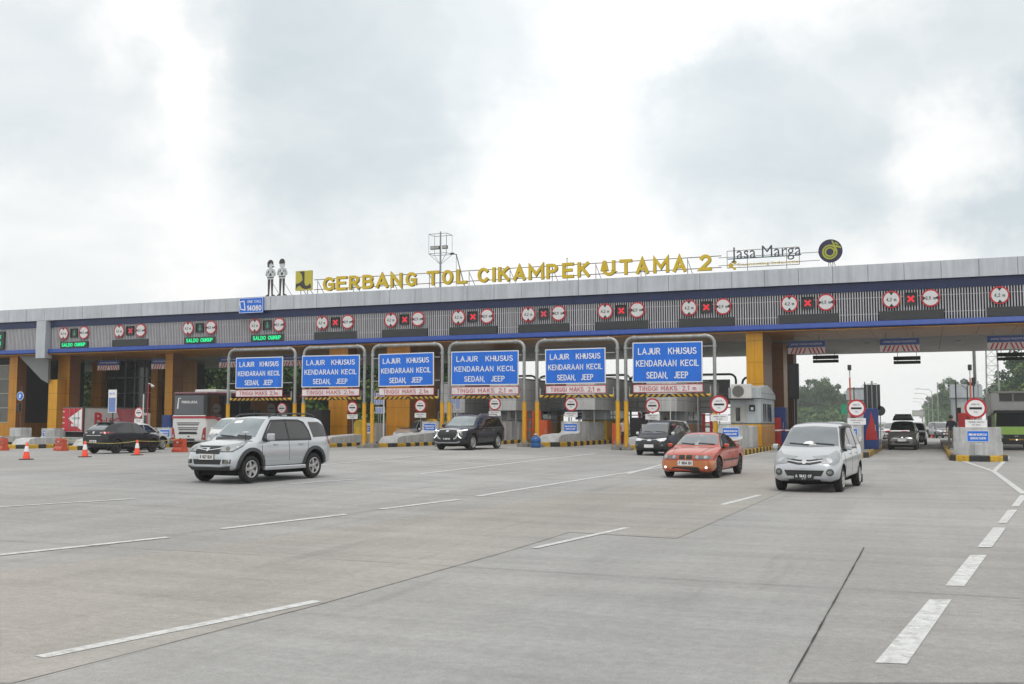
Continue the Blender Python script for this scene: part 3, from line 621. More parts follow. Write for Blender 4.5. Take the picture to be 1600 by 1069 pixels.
# two officer cut-outs
def officer(px,ztop_px,lab,cap):
    a=W(px,ztop_px,YR); h=a.z-ZT-.12; t=thing('officer_cutout',lab,'cutout figure',(a.x,YR,ZT+.12)); u=h
    def sc(p): return [(x*u,z*u) for x,z in p]
    mb=MB()
    for s in (-1,1):
        mb.prism(sc([(s*.01,.47),(s*.085,.47),(s*.075,.06),(s*.15,.03),(s*.15,0),(s*.04,.0),(s*.035,.06),(s*.015,.40)]),.05,MT['logok'],'y',0)
    mb.build('trousers',t)
    mb=MB(); mb.prism(sc([(-.10,.48),(.10,.48),(.10,.53),(.165,.58),(.15,.66),(.115,.735),(.03,.76),(-.03,.76),(-.115,.735),(-.15,.66),(-.165,.58),(-.10,.53)]),.05,MT['cutw'],'y',0)
    mb.prism(sc([(-.095,.505),(.095,.505),(.095,.53),(-.095,.53)]),.012,MT['logok'],'y',-.013)
    mb.prism(sc([(-.03,.56),(.03,.56),(.035,.61),(0,.64),(-.035,.61)]),.012,MT['logok'],'y',-.013)
    for s in (-1,1): mb.prism(sc([(s*.05,.64),(s*.075,.64),(s*.07,.70),(s*.045,.70)]),.012,MT['logok'],'y',-.013); mb.prism(sc([(s*.12,.57),(s*.13,.57),(s*.11,.68),(s*.10,.68)]),.012,MT['logok'],'y',-.013)
    mb.build('shirt',t)
    mb=MB(); mb.prism(sc([(.085*math.cos(rad(k*22.5)),.84+.085*math.sin(rad(k*22.5))*1.05) for k in range(16)]),.05,MT['cutw'],'y',0)
    if cap: mb.prism(sc([(-.09,.865),(.09,.865),(.09,.92),(.06,.975),(0,1.0),(-.06,.975),(-.09,.92)]),.02,MT['logok'],'y',-.02)
    else:
        mb.prism(sc([(-.095,.80),(-.055,.80),(-.05,.87),(.02,.915),(.09,.86),(.09,.93),(.05,.985),(0,1.0),(-.06,.98),(-.1,.92)]),.02,MT['logok'],'y',-.02); mb.prism(sc([(.06,.79),(.12,.79),(.12,.82),(.06,.82)]),.02,MT['logok'],'y',-.02)
    mb.build('head',t)
    mb=MB(); mb.cyl((-.05*u,.08,-.13),(-.05*u,.08,.5*u),.02,MT['steel'],n=6); mb.cyl((.03*u,.08,.4*u),(.16*u+.1,.8,-.13),.02,MT['steel'],n=6); mb.cyl((.05*u,.08,-.13),(.05*u,.08,.3*u),.02,MT['steel'],n=6); mb.build('strut',t)
officer(423,406,'flat cutout of an officer with long hair and folded arms on the roof',False)
officer(441,404,'flat cutout of an officer in a dark cap with folded arms on the roof',True)
# floodlight mast and camera mast behind the lettering
YM=D+6; b=W(688,440,YM); tpt=W(688,366,YM)
t=thing('floodlight_mast','tall mast with caged floodlight platform rising behind the yellow letters','mast',(b.x,YM,ZT-.1))
H_=tpt.z-ZT+.1
mb=MB(); mb.cyl((0,0,0),(0,0,H_+.2),.09,MT['steel'],.06,n=8); mb.build('pole',t)
mb=MB()
hz=H_-1.55
for z in (hz,hz+1.5):
    for p,q in (((-1,-.5),(1,-.5)),((1,-.5),(1,.5)),((1,.5),(-1,.5)),((-1,.5),(-1,-.5))): mb.cyl((p[0]*.75,p[1],z),(q[0]*.75,q[1],z),.022,MT['steel'],n=5)
for x in (-.75,-.25,.25,.75):
    for y in (-.5,.5): mb.cyl((x,y,hz),(x,y,hz+1.5),.016,MT['steel'],n=5)
for s in (-1,1):
    for y in (-.5,.5): mb.cyl((s*.75,y,hz),(0,0,hz-.8),.018,MT['steel'],n=5)
mb.build('cage',t)
for x in (-.5,.5,-.15):
    mb=MB(); mb.box(x-.2,x+.2,-.35,-.15,hz+.35,hz+.6,MT['charcoal']); mb.box(x-.17,x+.17,-.36,-.351,hz+.38,hz+.57,MT['frame']); mb.build('floodlight',t)
a=W(724,440,YR+.6); b=W(713,398,YR+.6)
t=thing('camera_mast','leaning thin camera pole with a small head, beside the letter L on the roof','mast',(a.x,YR+.6,ZT))
mb=MB(); dx=b.x-a.x; hh=b.z-ZT; mb.cyl((.15,0,0),(dx,0,hh),.035,MT['dkpipe'],n=6); mb.cyl((dx,0,hh),(dx-.0,0,0),.015,MT['dkpipe'],n=5); mb.build('pole',t)
mb=MB(); mb.cyl((dx+.05,0,hh),(dx-.35,0,hh+.1),.03,MT['dkpipe'],n=6); mb.box(dx-.45,dx-.2,-.08,.08,hh+.03,hh+.15,MT['charcoal']); mb.build('camera_head',t)
for px,top,lab in ((886,404,'thin lightning rod sticking up behind the letter E on the roof'),(904,430,'stubby dark rod on the roof edge under the letter K')):
    a=W(px,top,YR+.5); mb=MB(); mb.cyl((a.x,YR+.5,ZT),(a.x,YR+.5,a.z),.025,MT['dkpipe'],n=6); mb.lathe([(0,-.06),(.06,0),(0,.06)],MT['dkpipe'],(a.x,YR+.5,a.z),n=8); tag(mb.build('lightning_rod'),lab,'rod')
# ================================================================ sign gantries over the small-vehicle lanes
YG=55.6
def gantry(i,x0,x1,s0,s1,kb):
    z0=gz((x0+x1)/2,YG); xc=(x0+x1)/2
    t=thing('height_gantry',f'grey pipe gantry on yellow sleeved legs with blue lane sign, {ORD[i]} from the bus','gantry',(xc,YG,z0),0,'sign gantries over the small vehicle lanes')
    a,b=x0-xc,x1-xc; H=6.32-z0; r=.094
    cor=lambda s:[(s[0]+s[1]*.42*(1-math.cos(rad(k))),0,H-.42*(1-math.sin(rad(k)))) for k in range(0,91,15)]
    mb=MB(); pts=[(a,0,.25)]+cor((a,1))+list(reversed(cor((b,-1))))+[(b,0,.25)]
    mb.tube(pts,r,MT['galv'],12)
    for x in (a+.5,b-.5): mb.cyl((x-.06,0,H),(x+.06,0,H),r+.035,MT['galv'],n=12)
    for x in (a,b): mb.cyl((x,0,H-.62),(x,0,H-.5),r+.03,MT['galv'],n=12)
    mb.build('pipe_frame',t)
    for x in (a,b):
        mb=MB(); mb.cyl((x,0,.22),(x,0,2.85-z0),r+.03,MT['sleeve'],n=14); mb.cyl((x,0,2.85-z0),(x,0,2.89-z0),r+.045,MT['galv'],n=14); mb.build('leg_sleeve',t)
        mb=MB(); mb.bbox(x-.32,x+.32,-.35,.35,-.2,.20,MT['concd'],.03)
        for k in range(4):
            an=rad(45+90*k); mb.prism([(0.12,.2),(.28,.2),(.13,.48)],.02,MT['galv'],'y',-.01,Matrix.Translation((x,0,0))@Matrix.Rotation(an,4,'Z'))
        mb.build('footing',t)
    # blue sign
    p0,p1=s0-xc,s1-xc; zb,zt=3.83-z0,6.03-z0-(.22 if i<5 else 0); cx=(p0+p1)/2; w=p1-p0
    mb=MB(); mb.box(p0,p1,-.20,-.15,zb,zt,MT['white']); mb.box(p0+.05,p1-.05,-.206,-.199,zb+.05,zt-.05,MT['signblue'])
    h=zt-zb
    mb.stext('LAJUR  KHUSUS',MT['white'],(cx,-.208,zb+h*.775),w=w*.84,h=h*.165,th=.145,d=.008)
    mb.stext('KENDARAAN KECIL',MT['white'],(cx,-.208,zb+h*.475),w=w*.90,h=h*.16,th=.145,d=.008)
    mb.stext('SEDAN,  JEEP',MT['white'],(cx,-.208,zb+h*.18),w=w*.60,h=h*.165,th=.145,d=.008)
    sp=mb.build('sign_panel',t); tl=rad((.0,.35,-.45,.3,-.25,.4)[i]); sp.matrix_basis=Matrix.Translation((cx,0,zb))@Matrix.Rotation(tl,4,'Y')@Matrix.Translation((-cx,0,-zb))
    mb=MB(); q0,q1=p0+.02,p1+.02; mb.box(q0,q1,-.20,-.16,3.28-z0,3.73-z0,MT['red']); mb.box(q0+.035,q1-.035,-.206,-.199,3.315-z0,3.695-z0,MT['offwhite'])
    mb.stext(('TINGGI MAKS. 2,1 m' if i>2 else 'TINGGI MAKS 2,1m'),MT['red'],(cx,-.208,3.505-z0),w=w*.82,h=.25,th=.125,d=.008)
    mb.build('height_strip',t)
    mb=MB()
    for x in (cx-w*.36,cx+w*.36): mb.box(x-.03,x+.03,-.149,-.09,zb-.5,zt-.1,MT['galv']); mb.box(x-.03,x+.03,-.15,0,zt-.16,zt-.1,MT['galv'])
    for z in (zb+.3,zt-.3): mb.box(a+.1,b-.1,-.14,-.10,z,z+.05,MT['galv'])
    mb.build('sign_bracket',t)
    # striped bar
    mb=MB(); zc=3.12-z0; e0,e1=a+.22,b-.22
    mb.cyl((e0,-.05,zc),(e1,-.05,zc),.085,MT['barY'],n=10); mid=(e0+e1)/2; n=int((e1-e0)/.34)
    for k in range(n+1):
        x=e0+(e1-e0)*(k+.25)/(n+1); s=1 if x>mid else -1
        mb.add([(x,-.138,zc-.086),(x+.14,-.138,zc-.086),(x+.14-s*.16,-.138,zc+.086),(x-s*.16,-.138,zc+.086),(x,-.05,zc-.09),(x+.14,-.05,zc-.09),(x+.14-s*.16,-.05,zc+.09),(x-s*.16,-.05,zc+.09)],[(0,1,2,3),(0,4,5,1),(3,2,6,7)],MT['black'])
    for x in (e0,e1): mb.box(x-.03,x+.03,-.09,0,zc-.03,zc+.5,MT['galv'])
    mb.build('striped_bar',t)
GA=[(357,461,371,444),(474.5,569.5,474,564),(582,691,594,680),(702,819,707,812),(839,965,854,948),(978,1117,990,1099)]
for i,(a,b,c,d) in enumerate(GA): gantry(i,WX(a,YG),WX(b,YG),WX(c,YG),WX(d,YG),0)
# ================================================================ islands
def island(idx,x,y0,y1,w,bz,lab,yb,flat=False):
    z=gz(x,(y0+15)); t=thing('toll_island',lab,'toll island',(x,y0,z),0,'kerbed toll islands')
    h=.25; L_=y1-y0; hw=w/2
    out=[(-hw,L_),(-hw,1.2),(-hw*.8,.45),(-hw*.35,0),(hw*.35,0),(hw*.8,.45),(hw,1.2),(hw,L_)]
    mb=MB(); mb.prism([(u*.97,v+.03 if v<L_ else v) for u,v in out],h+.2,MT['slab'],'z',-.2,ms=MT['slab']); mb.build('slab',t)
    mb=MB()   # kerb stones painted in turn
    pts=[]; 
    for a,b in zip(out,out[1:]):
        a=Vector((*a,0)); b=Vector((*b,0)); n=max(1,round((b-a).length/.62))
        for k in range(n): pts.append((a.lerp(b,k/n),a.lerp(b,(k+1)/n)))
    for k,(a,b) in enumerate(pts):
        if max(a.y,b.y)>26: continue
        d=(b-a).normalized(); nr=Vector((d.y,-d.x,0)); 
        if nr.dot(a+b-Vector((0,4,0)))<0: nr=-nr
        m=MT['kerb_y'] if k%2 else MT['kerb_k']; g=d*.006
        q=[a+g-nr*.16,b-g-nr*.16,b-g+nr*.02,a+g+nr*.02]; q2=[a+g-nr*.16,b-g-nr*.16,b-g-nr*.01,a+g-nr*.01]
        vs=[(p.x,p.y,-.2) for p in q]+[(p.x,p.y,h-.04) for p in q]+[(p.x,p.y,h+.012) for p in q2]
        mb.add(vs,[(0,1,5,4),(1,2,6,5),(2,3,7,6),(3,0,4,7),(5,6,10,9),(6,7,11,10),(4,5,9,8),(7,4,8,11),(8,9,10,11)],m)
    mb.build('kerb',t)
    # concrete nose barrier
    bw=min(.62,hw-.22); top=bz-z
    if flat:
        mb=MB(); mb.prism([(-.95,1.3),(-.7,1.05),(.7,1.05),(.95,1.3),(.95,3.2),(-.95,3.2)],top-h,MT['conc'],'z',h)
        mb.prism([(-.98,1.15),(-.15,.62),(.15,.62),(.98,1.15),(.98,1.6),(-.98,1.6)],.55,MT['conc'],'z',h); mb.bbox(-.16,.16,.35,.9,h,h+.5,MT['conc'],.03)
        mb.build('crash_barrier',t); sy=1.05
    else:
        c0=.55; mb=MB()
        bs=top-.66; prof=[(c0,h),(c0+.3,h+.34),(c0+.8,h+.42),(c0+(yb-c0)*.6,h+.42+(bs-h-.42)*.45),(yb-.4,bs-.08),(yb-.08,bs),(yb,bs+.08),(yb,top),(yb+1.9,top),(yb+1.9,h)]
        prof=[(u,min(v,top)) for u,v in prof]
        mb.prism(prof,2*bw,MT['conc'],'x',-bw); mb.build('crash_barrier',t,bevel=0); sy=yb
        mb=MB(); mb.bbox(-bw-.05,bw+.05,yb+3.0,yb+5.2,h,top-.05,MT['conc'],.03); mb.build('concrete_block',t)
    mb=MB(); mb.box(-.44,.44,sy-.03,sy-.002,top-.62,top-.14,MT['white']); mb.box(-.42,.42,sy-.036,sy-.029,top-.60,top-.16,MT['signblue'])
    mb.stext('KURANGI KECEPATAN',MT['white'],(0,-.038+sy,top-.31),w=.72,h=.10,d=.004); mb.stext('SIAPKAN KARTU',MT['white'],(0,sy-.038,top-.47),w=.62,h=.10,d=.004)
    mb.build('notice_plate',t)
    return t,z,sy,top
def round_stop(x,y,zb,zc,r,lab):
    t=thing('round_stop_sign',lab,'road sign',(x,y,zb),0,'round stop signs on the island noses')
    c=zc-zb; mb=MB(); mb.cyl((0,.07,0),(0,.07,c+r*.8),.035,MT['galv'],n=8); mb.build('pole',t)
    mb=MB(); mb.disc((0,0,c),r,.03,MT['red'],40); mb.disc((0,-.01,c),r*.80,.011,MT['white'],40); mb.box(-r*.56,r*.56,-.018,-.009,c-r*.11,c+r*.10,MT['black'])
    mb.text('GARDU TOL',MT['charcoal'],(0,-.011,c+r*.38),w=r*.75,h=r*.15,d=.005); mb.text('TOLL',MT['charcoal'],(0,-.011,c-r*.38),w=r*.35,h=r*.13,d=.005); mb.build('disc',t)
    mb=MB(); mb.box(-r*.98,r*.98,.0,.03,c-r*1.85,c-r*1.12,MT['white']); mb.text('TEMPEL KARTU',MT['charcoal'],(0,-.001,c-r*1.35),w=r*1.4,h=r*.14,d=.005); mb.text('DI SINI',MT['charcoal'],(0,-.001,c-r*1.62),w=r*.7,h=r*.13,d=.005); mb.build('placard',t)
Y2=92
IS=[ # x, nose y, width, block top, block offset, label, sign px
 (2.0,48.6,2.3,1.45,0,'toll island with a wide rounded concrete block, beside the green truck',True),
 (-3.75,51.0,2.2,1.5,4.2,'toll island whose nose shows behind the silver minivan',False),
 (-9.65,50.6,2.1,1.52,4.5,'toll island with grey blocks behind the orange sedan',False),
 (-15.4,56.6,1.9,1.55,4.5,'toll island whose nose hides behind the small black minivan',False),
 (-20.7,56.9,1.9,1.72,4.7,'toll island with a curved barrier beside the blue water bottle',False),
 (-26.3,57.6,1.9,1.72,4.7,'toll island behind the big black car with the chrome grille',False),
 (-31.4,57.0,1.9,1.72,6.5,'toll island with long sloped barrier beside the paired yellow legs',False),
 (-37.0,58.0,1.9,1.6,6.5,'toll island with sloped barrier just behind the silver off roader tail',False),
 (-42.4,58.0,1.9,1.4,6.5,'toll island behind the coach, mostly hidden by the silver off roader',False),
 (-47.6,48.2,1.9,1.3,8.0,'toll island whose yellow nose starts beside the black hatchback',False),
 (-53.6,49.2,1.9,1.3,8.2,'toll island with long sloped barrier in front of the white container truck',False),
 (-61.8,54.0,1.9,1.2,6.0,'toll island with plain grey block near the office wall',False)]
ISL=[]
for i,(x,y0,w,bz,yb,lab,fl) in enumerate(IS):
    ISL.append(island(i,x,y0,Y2,w,bz,lab,yb,fl)); 
# round signs: (island, px centre x, px y, radius, ...)
RS=[(0,1523,638,.45,'round black bar stop sign on the wide rounded block by the green truck'),(1,1337,638,.45,'round black bar stop sign behind the silver minivan roof'),(2,1123,632,.48,'round black bar stop sign above the orange sedan roof'),
    (3,1019,634,.45,'round black bar stop sign above the small black minivan'),(4,892,632,.43,'round black bar stop sign beside the leaning barrier arm'),(5,773,631,.43,'round black bar stop sign above the roof of the black car with chrome grille'),
    (6,657,634,.44,'round black bar stop sign left of the black car, over a sloped barrier'),(7,551,637,.43,'round black bar stop sign near the tail of the silver off roader'),(8,441,638,.40,'round black bar stop sign poking over the silver off roader roof'),(9,218,645,.36,'round black bar stop sign beside the white container truck')]
for k,px,py,r,lab in RS:
    t,z,sy,top=ISL[k]; x=IS[k][0]; tt=math.tan(math.atan((px-800)/1620)-YAW); 
    y=IS[k][1]+sy+.35; xx=tt*y
    if abs(xx-x)>.75: xx=x+.75*(1 if xx>x else -1); y=xx/tt
    c=W(px,py,y); round_stop(xx,y,z+.25,c.z,r,lab)
# ---- booths
def booth(x,y,lab,z,upper=True,lower='yellowp',L_=5.6,w=1.75,uz=4.35,art=False,uL=14,uw=1.9):
    t=thing('toll_booth',lab,'toll booth',(x,y,z+.25),0,'toll booths on the islands'); h=w/2; q=1.30
    mb=MB(); mb.bbox(-h,h,0,L_,0,q,MT[lower],.03); mb.box(h,h+.012,.05,L_-.05,.12,q-.15,MT['orange'])
    mb.box(-h+.05,h+.014,-.004,L_,q-.02,q+.02,MT['framed']); mb.build('base',t)
    mb=MB(); mb.bbox(-h+.01,h-.01,.01,L_-.01,q+.02,2.75,MT['booth'],.03); 
    mb.build('wall',t)
    mb=MB(); mb.box(h-.012,h+.006,.9,1.35,1.42,2.45,MT['glassd']); mb.build('side_window',t)
    mb=MB(); mb.box(h-.012,h+.006,1.6,2.1,1.42,2.45,MT['glassd']); mb.build('side_window',t)
    mb=MB(); mb.box(h-.012,h+.006,2.5,4.2,1.42,2.45,MT['glassd']); mb.build('service_window',t)
    mb=MB(); mb.box(-h+.15,-.02,-.02,.012,1.4,2.3,MT['frame']); mb.box(-.55,-.30,-.032,-.019,1.45,2.22,MT['glassd']); mb.build('front_window',t)
    mb=MB(); mb.bbox(.22,.55,-.12,.01,2.02,2.38,MT['black'],.02); mb.box(.32,.46,-.14,-.121,2.08,2.24,MT['acw']); mb.build('floodlight',t)
    # upper housing
    mb=MB(); prof=[(-.15,2.76),(-.15,3.35)]+[(-.15+1.2*math.sin(rad(k)),3.35-.0+.0*k) for k in (0,)]+[(L_*.4,3.55),(L_*.75,3.35),(L_+.1,3.05),(L_+.1,2.76)]
    mb.prism(prof,w+.1,MT['booth'],'x',-h-.05)
    mb.box(h+.05,h+.056,-.1,L_,3.05,3.065,MT['seam'])
    mb.build('roof',t)
    if upper:
        mb=MB(); U0=-2.9; mb.box(-uw/2,uw/2,U0,U0+uL,1.95,uz-.25,MT['seam'])
        zz=1.9
        for z_ in (1.96,2.66,3.36): 
            k=0
            while k*1.5<uL:
                y0_=U0-.01+k*1.5; y1_=min(y0_+1.485,U0+uL)
                t1=min(z_+.685,uz-.25+.01)
                mb.box(uw/2,uw/2+.02,y0_,y1_,z_,t1,MT['booth'] if 0 else MT['panel2']); k+=1
            mb.box(-uw/2,-.006,U0-.03,U0,z_,t1,MT['panel2']); mb.box(.006,uw/2,U0-.03,U0,z_,t1,MT['panel2'])
        mb.box(-uw/2,uw/2+.02,U0-.03,U0+uL,uz-.24,uz-.2,MT['panel'])
        mb.build('equipment_housing',t)
        for q in (-uw/2+.1,uw/2-.1):
            mb=MB(); mb.cyl((q,U0+.2,0),(q,U0+.2,1.95),.05,MT['steel'],n=8); mb.build('housing_leg',t)
    return t
bl=['yellow based toll booth with air conditioner before the big yellow column','grey toll booth behind the gantry nearest the big yellow column','grey toll booth behind the leaning barrier arm and yellow machine','grey toll booth behind the black car with chrome grille','grey toll booth beside the brown wall behind the third gantry']
for j,(k,y) in enumerate(((2,60.0),(3,66.5),(4,66.5),(5,67),(6,70))):
    x=IS[k][0]; booth(x,y,bl[j],gz(x,y),upper=(k!=2),lower='yellowp' if k==2 else 'machine' if k==4 else 'booth')
booth(-3.75,66,'slim grey toll booth beyond the blue cabinet with red flame shape',0,False,'booth',4,1.5)
booth(2.0,62,'grey toll booth behind the wide rounded block, next to the dark clad guard',0,False,'booth',4,1.5)
# air conditioner
def aircon(loc,lab,s=1):
    t=thing('air_conditioner',lab,'air conditioner',loc); mb=MB(); mb.bbox(-.5*s,.5*s,-.2,.2,0,.72*s,MT['acw'],.03); mb.box(-.55*s,.55*s,-.25,.25,-.07,-.0,MT['charcoal']); mb.build('case',t)
    mb=MB(); mb.disc((-.14*s,-.215,.36*s),.29*s,.02,MT['fan'],20); 
    for k in range(5): mb.ring((-.14*s,-.222,.36*s),(.06+.05*k)*s,(.068+.05*k)*s,.008,MT['frame'],18)
    mb.build('fan_grille',t)
c=W(1159,623,59.75); aircon((c.x,59.72,c.z),'white air conditioner unit with round fan on the grey booth wall',1.15)
# ================================================================ things hanging under the canopy
for i,x in enumerate([-58.4-5.7,-58.4,-51.6,-46.0,None,None,None,None,None,None,-7.1,-1.5,4.6]):
    if x is None: continue
    z=W(1408,538,68.5).z; nm=f'blue strip over red and white chevrons under the ceiling, {ORD[i]} lane from the office'
    t=thing('clearance_sign',nm,'clearance sign',(x,68.5,z),0,'clearance signs under the ceiling')
    mb=MB(); mb.box(-1.15,1.15,0,.08,-.02,.36,MT['signdim']); mb.text('AWAS TINGGI MAKSIMUM',MT['white'],(0,-.001,.17),w=1.9,h=.12,d=.006); mb.build('panel',t)
    mb=MB(); mb.box(-1.15,1.15,0,.06,-.45,-.05,MT['offwhite'])
    for k in range(-4,5):
        s=1 if k<0 else -1; u=k*.25
        if k: mb.prism([(u,-.44),(u+.10,-.44),(u+.10+s*.16,-.06),(u+s*.16,-.06)],.008,MT['red'],'y',-.010)
    mb.build('chevron_board',t)
    mb=MB(); 
    for u in (-.8,.8): mb.cyl((u,.04,.36),(u,.04,ZB-.03-z),.025,MT['steel'],n=6)
    mb.build('hanger',t)
for i,px in enumerate((1290,1417,1580)):
    t=thing('ceiling_display',['pair of black bars hanging below the ceiling beside the tall black panel','pair of black bars hanging below the ceiling above the grey car with roof box','pair of black bars hanging below the ceiling above the green truck'][i],'display',(0,0,0),0,'black display bars under the rear ceiling')
    a=W(px,556.5 - (0 if i else 0)+(-1.5 if i==0 else (-6 if i==2 else 0)),87.5); t.location=(a.x,87.5,a.z)
    mb=MB(); 
    mb.bbox(-1.0,1.0,-.12,.12,-.32,-.02,MT['black'],.02); mb.bbox(-1.0,1.0,-.12,.12,-.62,-.38,MT['black'],.02)
    for u in (-.7,.7): mb.box(u-.02,u+.02,-.02,.02,-.5,ZB-.03-a.z,MT['black'])
    mb.build('display_bars',t)
# ================================================================ lane equipment
def machine(x,y,lab,arm=None,m='machine',h=1.55):
    z=gz(x,y)+.25; t=thing('barrier_machine',lab,'barrier machine',(x,y,z),0,'barrier machines in the lanes')
    mb=MB(); n=9; p=[(-.34,0),(.34,0),(.34,h-.34)]+[(.34*math.cos(rad(180*k/n)),h-.34+.34*math.sin(rad(180*k/n))) for k in range(1,n)]+[(-.34,h-.34)]
    mb.prism(p,.7,MT[m],'y',0,ms=MT['sleeve']); mb.box(-.2,.2,-.02,.0,.3,h-.5,MT['kerb_y']); mb.build('cabinet',t)
    if arm:
        mb=MB(); mb.cyl((0,-.1,h-.55),(arm[0],-.1,h-.55+arm[1]),.045,MT['white'],n=8)
        for k in range(3): 
            f=.2+.28*k; mb.cyl((arm[0]*f,-.1,h-.55+arm[1]*f),(arm[0]*(f+.1),-.1,h-.55+arm[1]*(f+.1)),.048,MT['red'],n=8)
        mb.build('arm',t)
    return t
def onpx(px,isl,off=0):      # a spot on island isl seen at picture column px
    t=math.tan(math.atan((px-800)/1620)-YAW); x=IS[isl][0]+off; return x,x/t
def onpx_y(px,y): return WX(px,y),y
machine(WX(869,73.5),73.5,'yellow round topped barrier machine with a tilted white arm behind a round sign',(-3.3,-.75),h=2.05)
machine(*onpx(1083,3,.3),'yellow round topped barrier machine behind the orange sedan',(2.4,-.1))
machine(WX(672,65),65.0,'yellow round topped barrier machine close to the black car bonnet')
machine(*onpx(560,7,.3),'mustard round topped barrier machine at the third sloped barrier')
for k,(px,y,lab) in enumerate(((1218,66,'white barrier arm beside the yellow based booth'),(1380,63.5,'white barrier arm crossing in front of the grey car with roof box'),(640,70,'white barrier arm among the orange posts'))):
    t=thing('boom_barrier',lab,'boom barrier',(WX(px,y),y,1.15)); mb=MB(); mb.cyl((-1.35,0,0),(1.35,0,.02),.045,MT['white'],n=8)
    for q in (-.9,0,.9): mb.cyl((q,0,.0),(q+.3,0,.01),.048,MT['red'],n=8)
    mb.build('arm',t); mb=MB(); mb.bbox(-1.75,-1.35,-.2,.2,-1.15,.15,MT['orangeb'],.03); mb.build('cabinet',t)
def posts(px,yy,lab,n=2,h=1.95,m='orangeb'):
    x,y=WX(px,yy),yy; z=gz(x,y)+.25; t=thing('guard_rail_post',lab,'guard post',(x,y,z),0,'orange guard posts on the islands')
    for k in range(n):
        mb=MB(); mb.bbox(-.085+k*.48,.085+k*.48,-.085,.085,0,h,MT[m],.02); mb.build('post',t)
    mb=MB(); mb.box(-.1,(n-1)*.48+.1,-.03,.03,h*.3,h*.3+.12,MT[m]); mb.box(-.1,(n-1)*.48+.1,-.03,.03,h*.65,h*.65+.1,MT[m]); mb.build('cross_rail',t)
posts(622,67,'pair of orange guard posts in front of the brown wall')
posts(823,66,'orange guard posts seen between two yellow legs',3)
posts(936,68,'pair of tall orange guard posts right of the grey concrete block')
posts(1044,70,'pair of orange guard posts behind the small black minivan',3)
posts(1099,68,'dark red guard posts left of the round sign over the orange sedan',2,1.9,'red')
posts(999,70,'dark red guard posts above the white car roof',2,1.9,'red')
posts(915,76,'dark red guard posts behind the blue notice strips',2,1.9,'red')
def cabinet(px,y,z0,w,d,h,m,lab,extra=None):
    x=WX(px,y); t=thing('equipment_cabinet',lab,'cabinet',(x,y,z0)); mb=MB(); mb.bbox(-w/2,w/2,0,d,0,h,MT[m],.02); mb.build('case',t)
    mb=MB(); mb.box(-w/2+.06,w/2-.06,-.012,-.001,.1,h-.1,MT[m]); mb.box(w/2-.16,w/2-.12,-.03,-.013,h*.45,h*.6,MT['steel'])
    if extra=='flame': mb.prism([(-w*.4,.5),(w*.45,.5),(w*.35,1.1),(.02,h*.93),(-w*.1,1.4),(-w*.3,1.0)],.012,MT['cabred'],'y',-.026)
    mb.build('door',t); return t
cabinet(1359,58.0,.25,.72,.9,2.15,'cabblue','dark blue cabinet with red flame shape on the island behind the silver minivan','flame')
cabinet(1216,66.8,.25,.8,1.2,2.35,'cabblue','dark blue cabinet right of the yellow based booth')
cabinet(1211,66.2,.25,.55,.5,1.7,'cabred','red cabinet leaning on the dark blue cabinet')
cabinet(261,56.5,.25,.75,.8,1.9,'cabblue','dark blue cabinet beside the coach, under an orange pier')
cabinet(963,60.5,.25,.6,.6,1.35,'orangeb','orange cabinet beside a yellow leg')
cabinet(846,64,.25,.8,.8,1.55,'orangeb','orange red cabinet left of the yellow round topped machine')
cabinet(994,62,.25,.8,.8,1.7,'black','black cabinet above the white car bonnet')
cabinet(492,63.5,.25,1.3,1.1,2.3,'black','wide black cabinet behind the tail of the silver off roader')
cabinet(757,67,.25,1.0,.8,1.6,'booth','grey cabinet behind the roof of the black family car')
cabinet(610,68,.25,.9,.8,1.5,'orangeb','orange cabinet behind the low pale blue panel')
cabinet(1507,58.6,.25,.7,.6,1.9,'cabred','red panelled cabinet behind the wide rounded block')
# tall black panel beside the big column, grey back-board behind the minivan
x,y=onpx_y(1240,68); t=thing('tall_display','tall black display panel on posts beside the big yellow column','display',(x,y,.25)); mb=MB(); mb.bbox(-.32,.32,0,.3,2.9,5.15,MT['black'],.02); mb.build('panel',t)
mb=MB(); mb.cyl((.1,.15,0),(.1,.15,2.9),.07,MT['charcoal'],n=8); mb.cyl((-.15,.15,0),(-.15,.15,2.9),.05,MT['charcoal'],n=8); mb.build('post',t)
x,y=onpx_y(1362,60); t=thing('board_back','grey sign board seen from behind above the blue cabinet','sign',(x,y,.25)); z0=W(1362,640,60).z-.25; z1=W(1362,601,60).z-.25
mb=MB(); mb.box(-.42,.42,0,.06,z0,z1,MT['charcoal']); mb.build('panel',t); mb=MB(); 
for u in (-.25,.0,.25): mb.box(u-.02,u+.02,-.04,-.001,z0,z1,MT['steel'])
mb.cyl((0,.1,0),(0,.1,z1+.2),.05,MT['steel'],n=8); mb.build('post',t)
t=thing('mirror_disc','dark disc on a short pole beside the grey back board','sign',(*onpx_y(1374,60),.25)); mb=MB(); mb.disc((0,0,W(1374,642,60).z-.25),.27,.05,MT['charcoal'],24); mb.build('disc',t); mb=MB(); mb.cyl((0,.06,0),(0,.06,1.9),.03,MT['steel'],n=6); mb.build('pole',t)
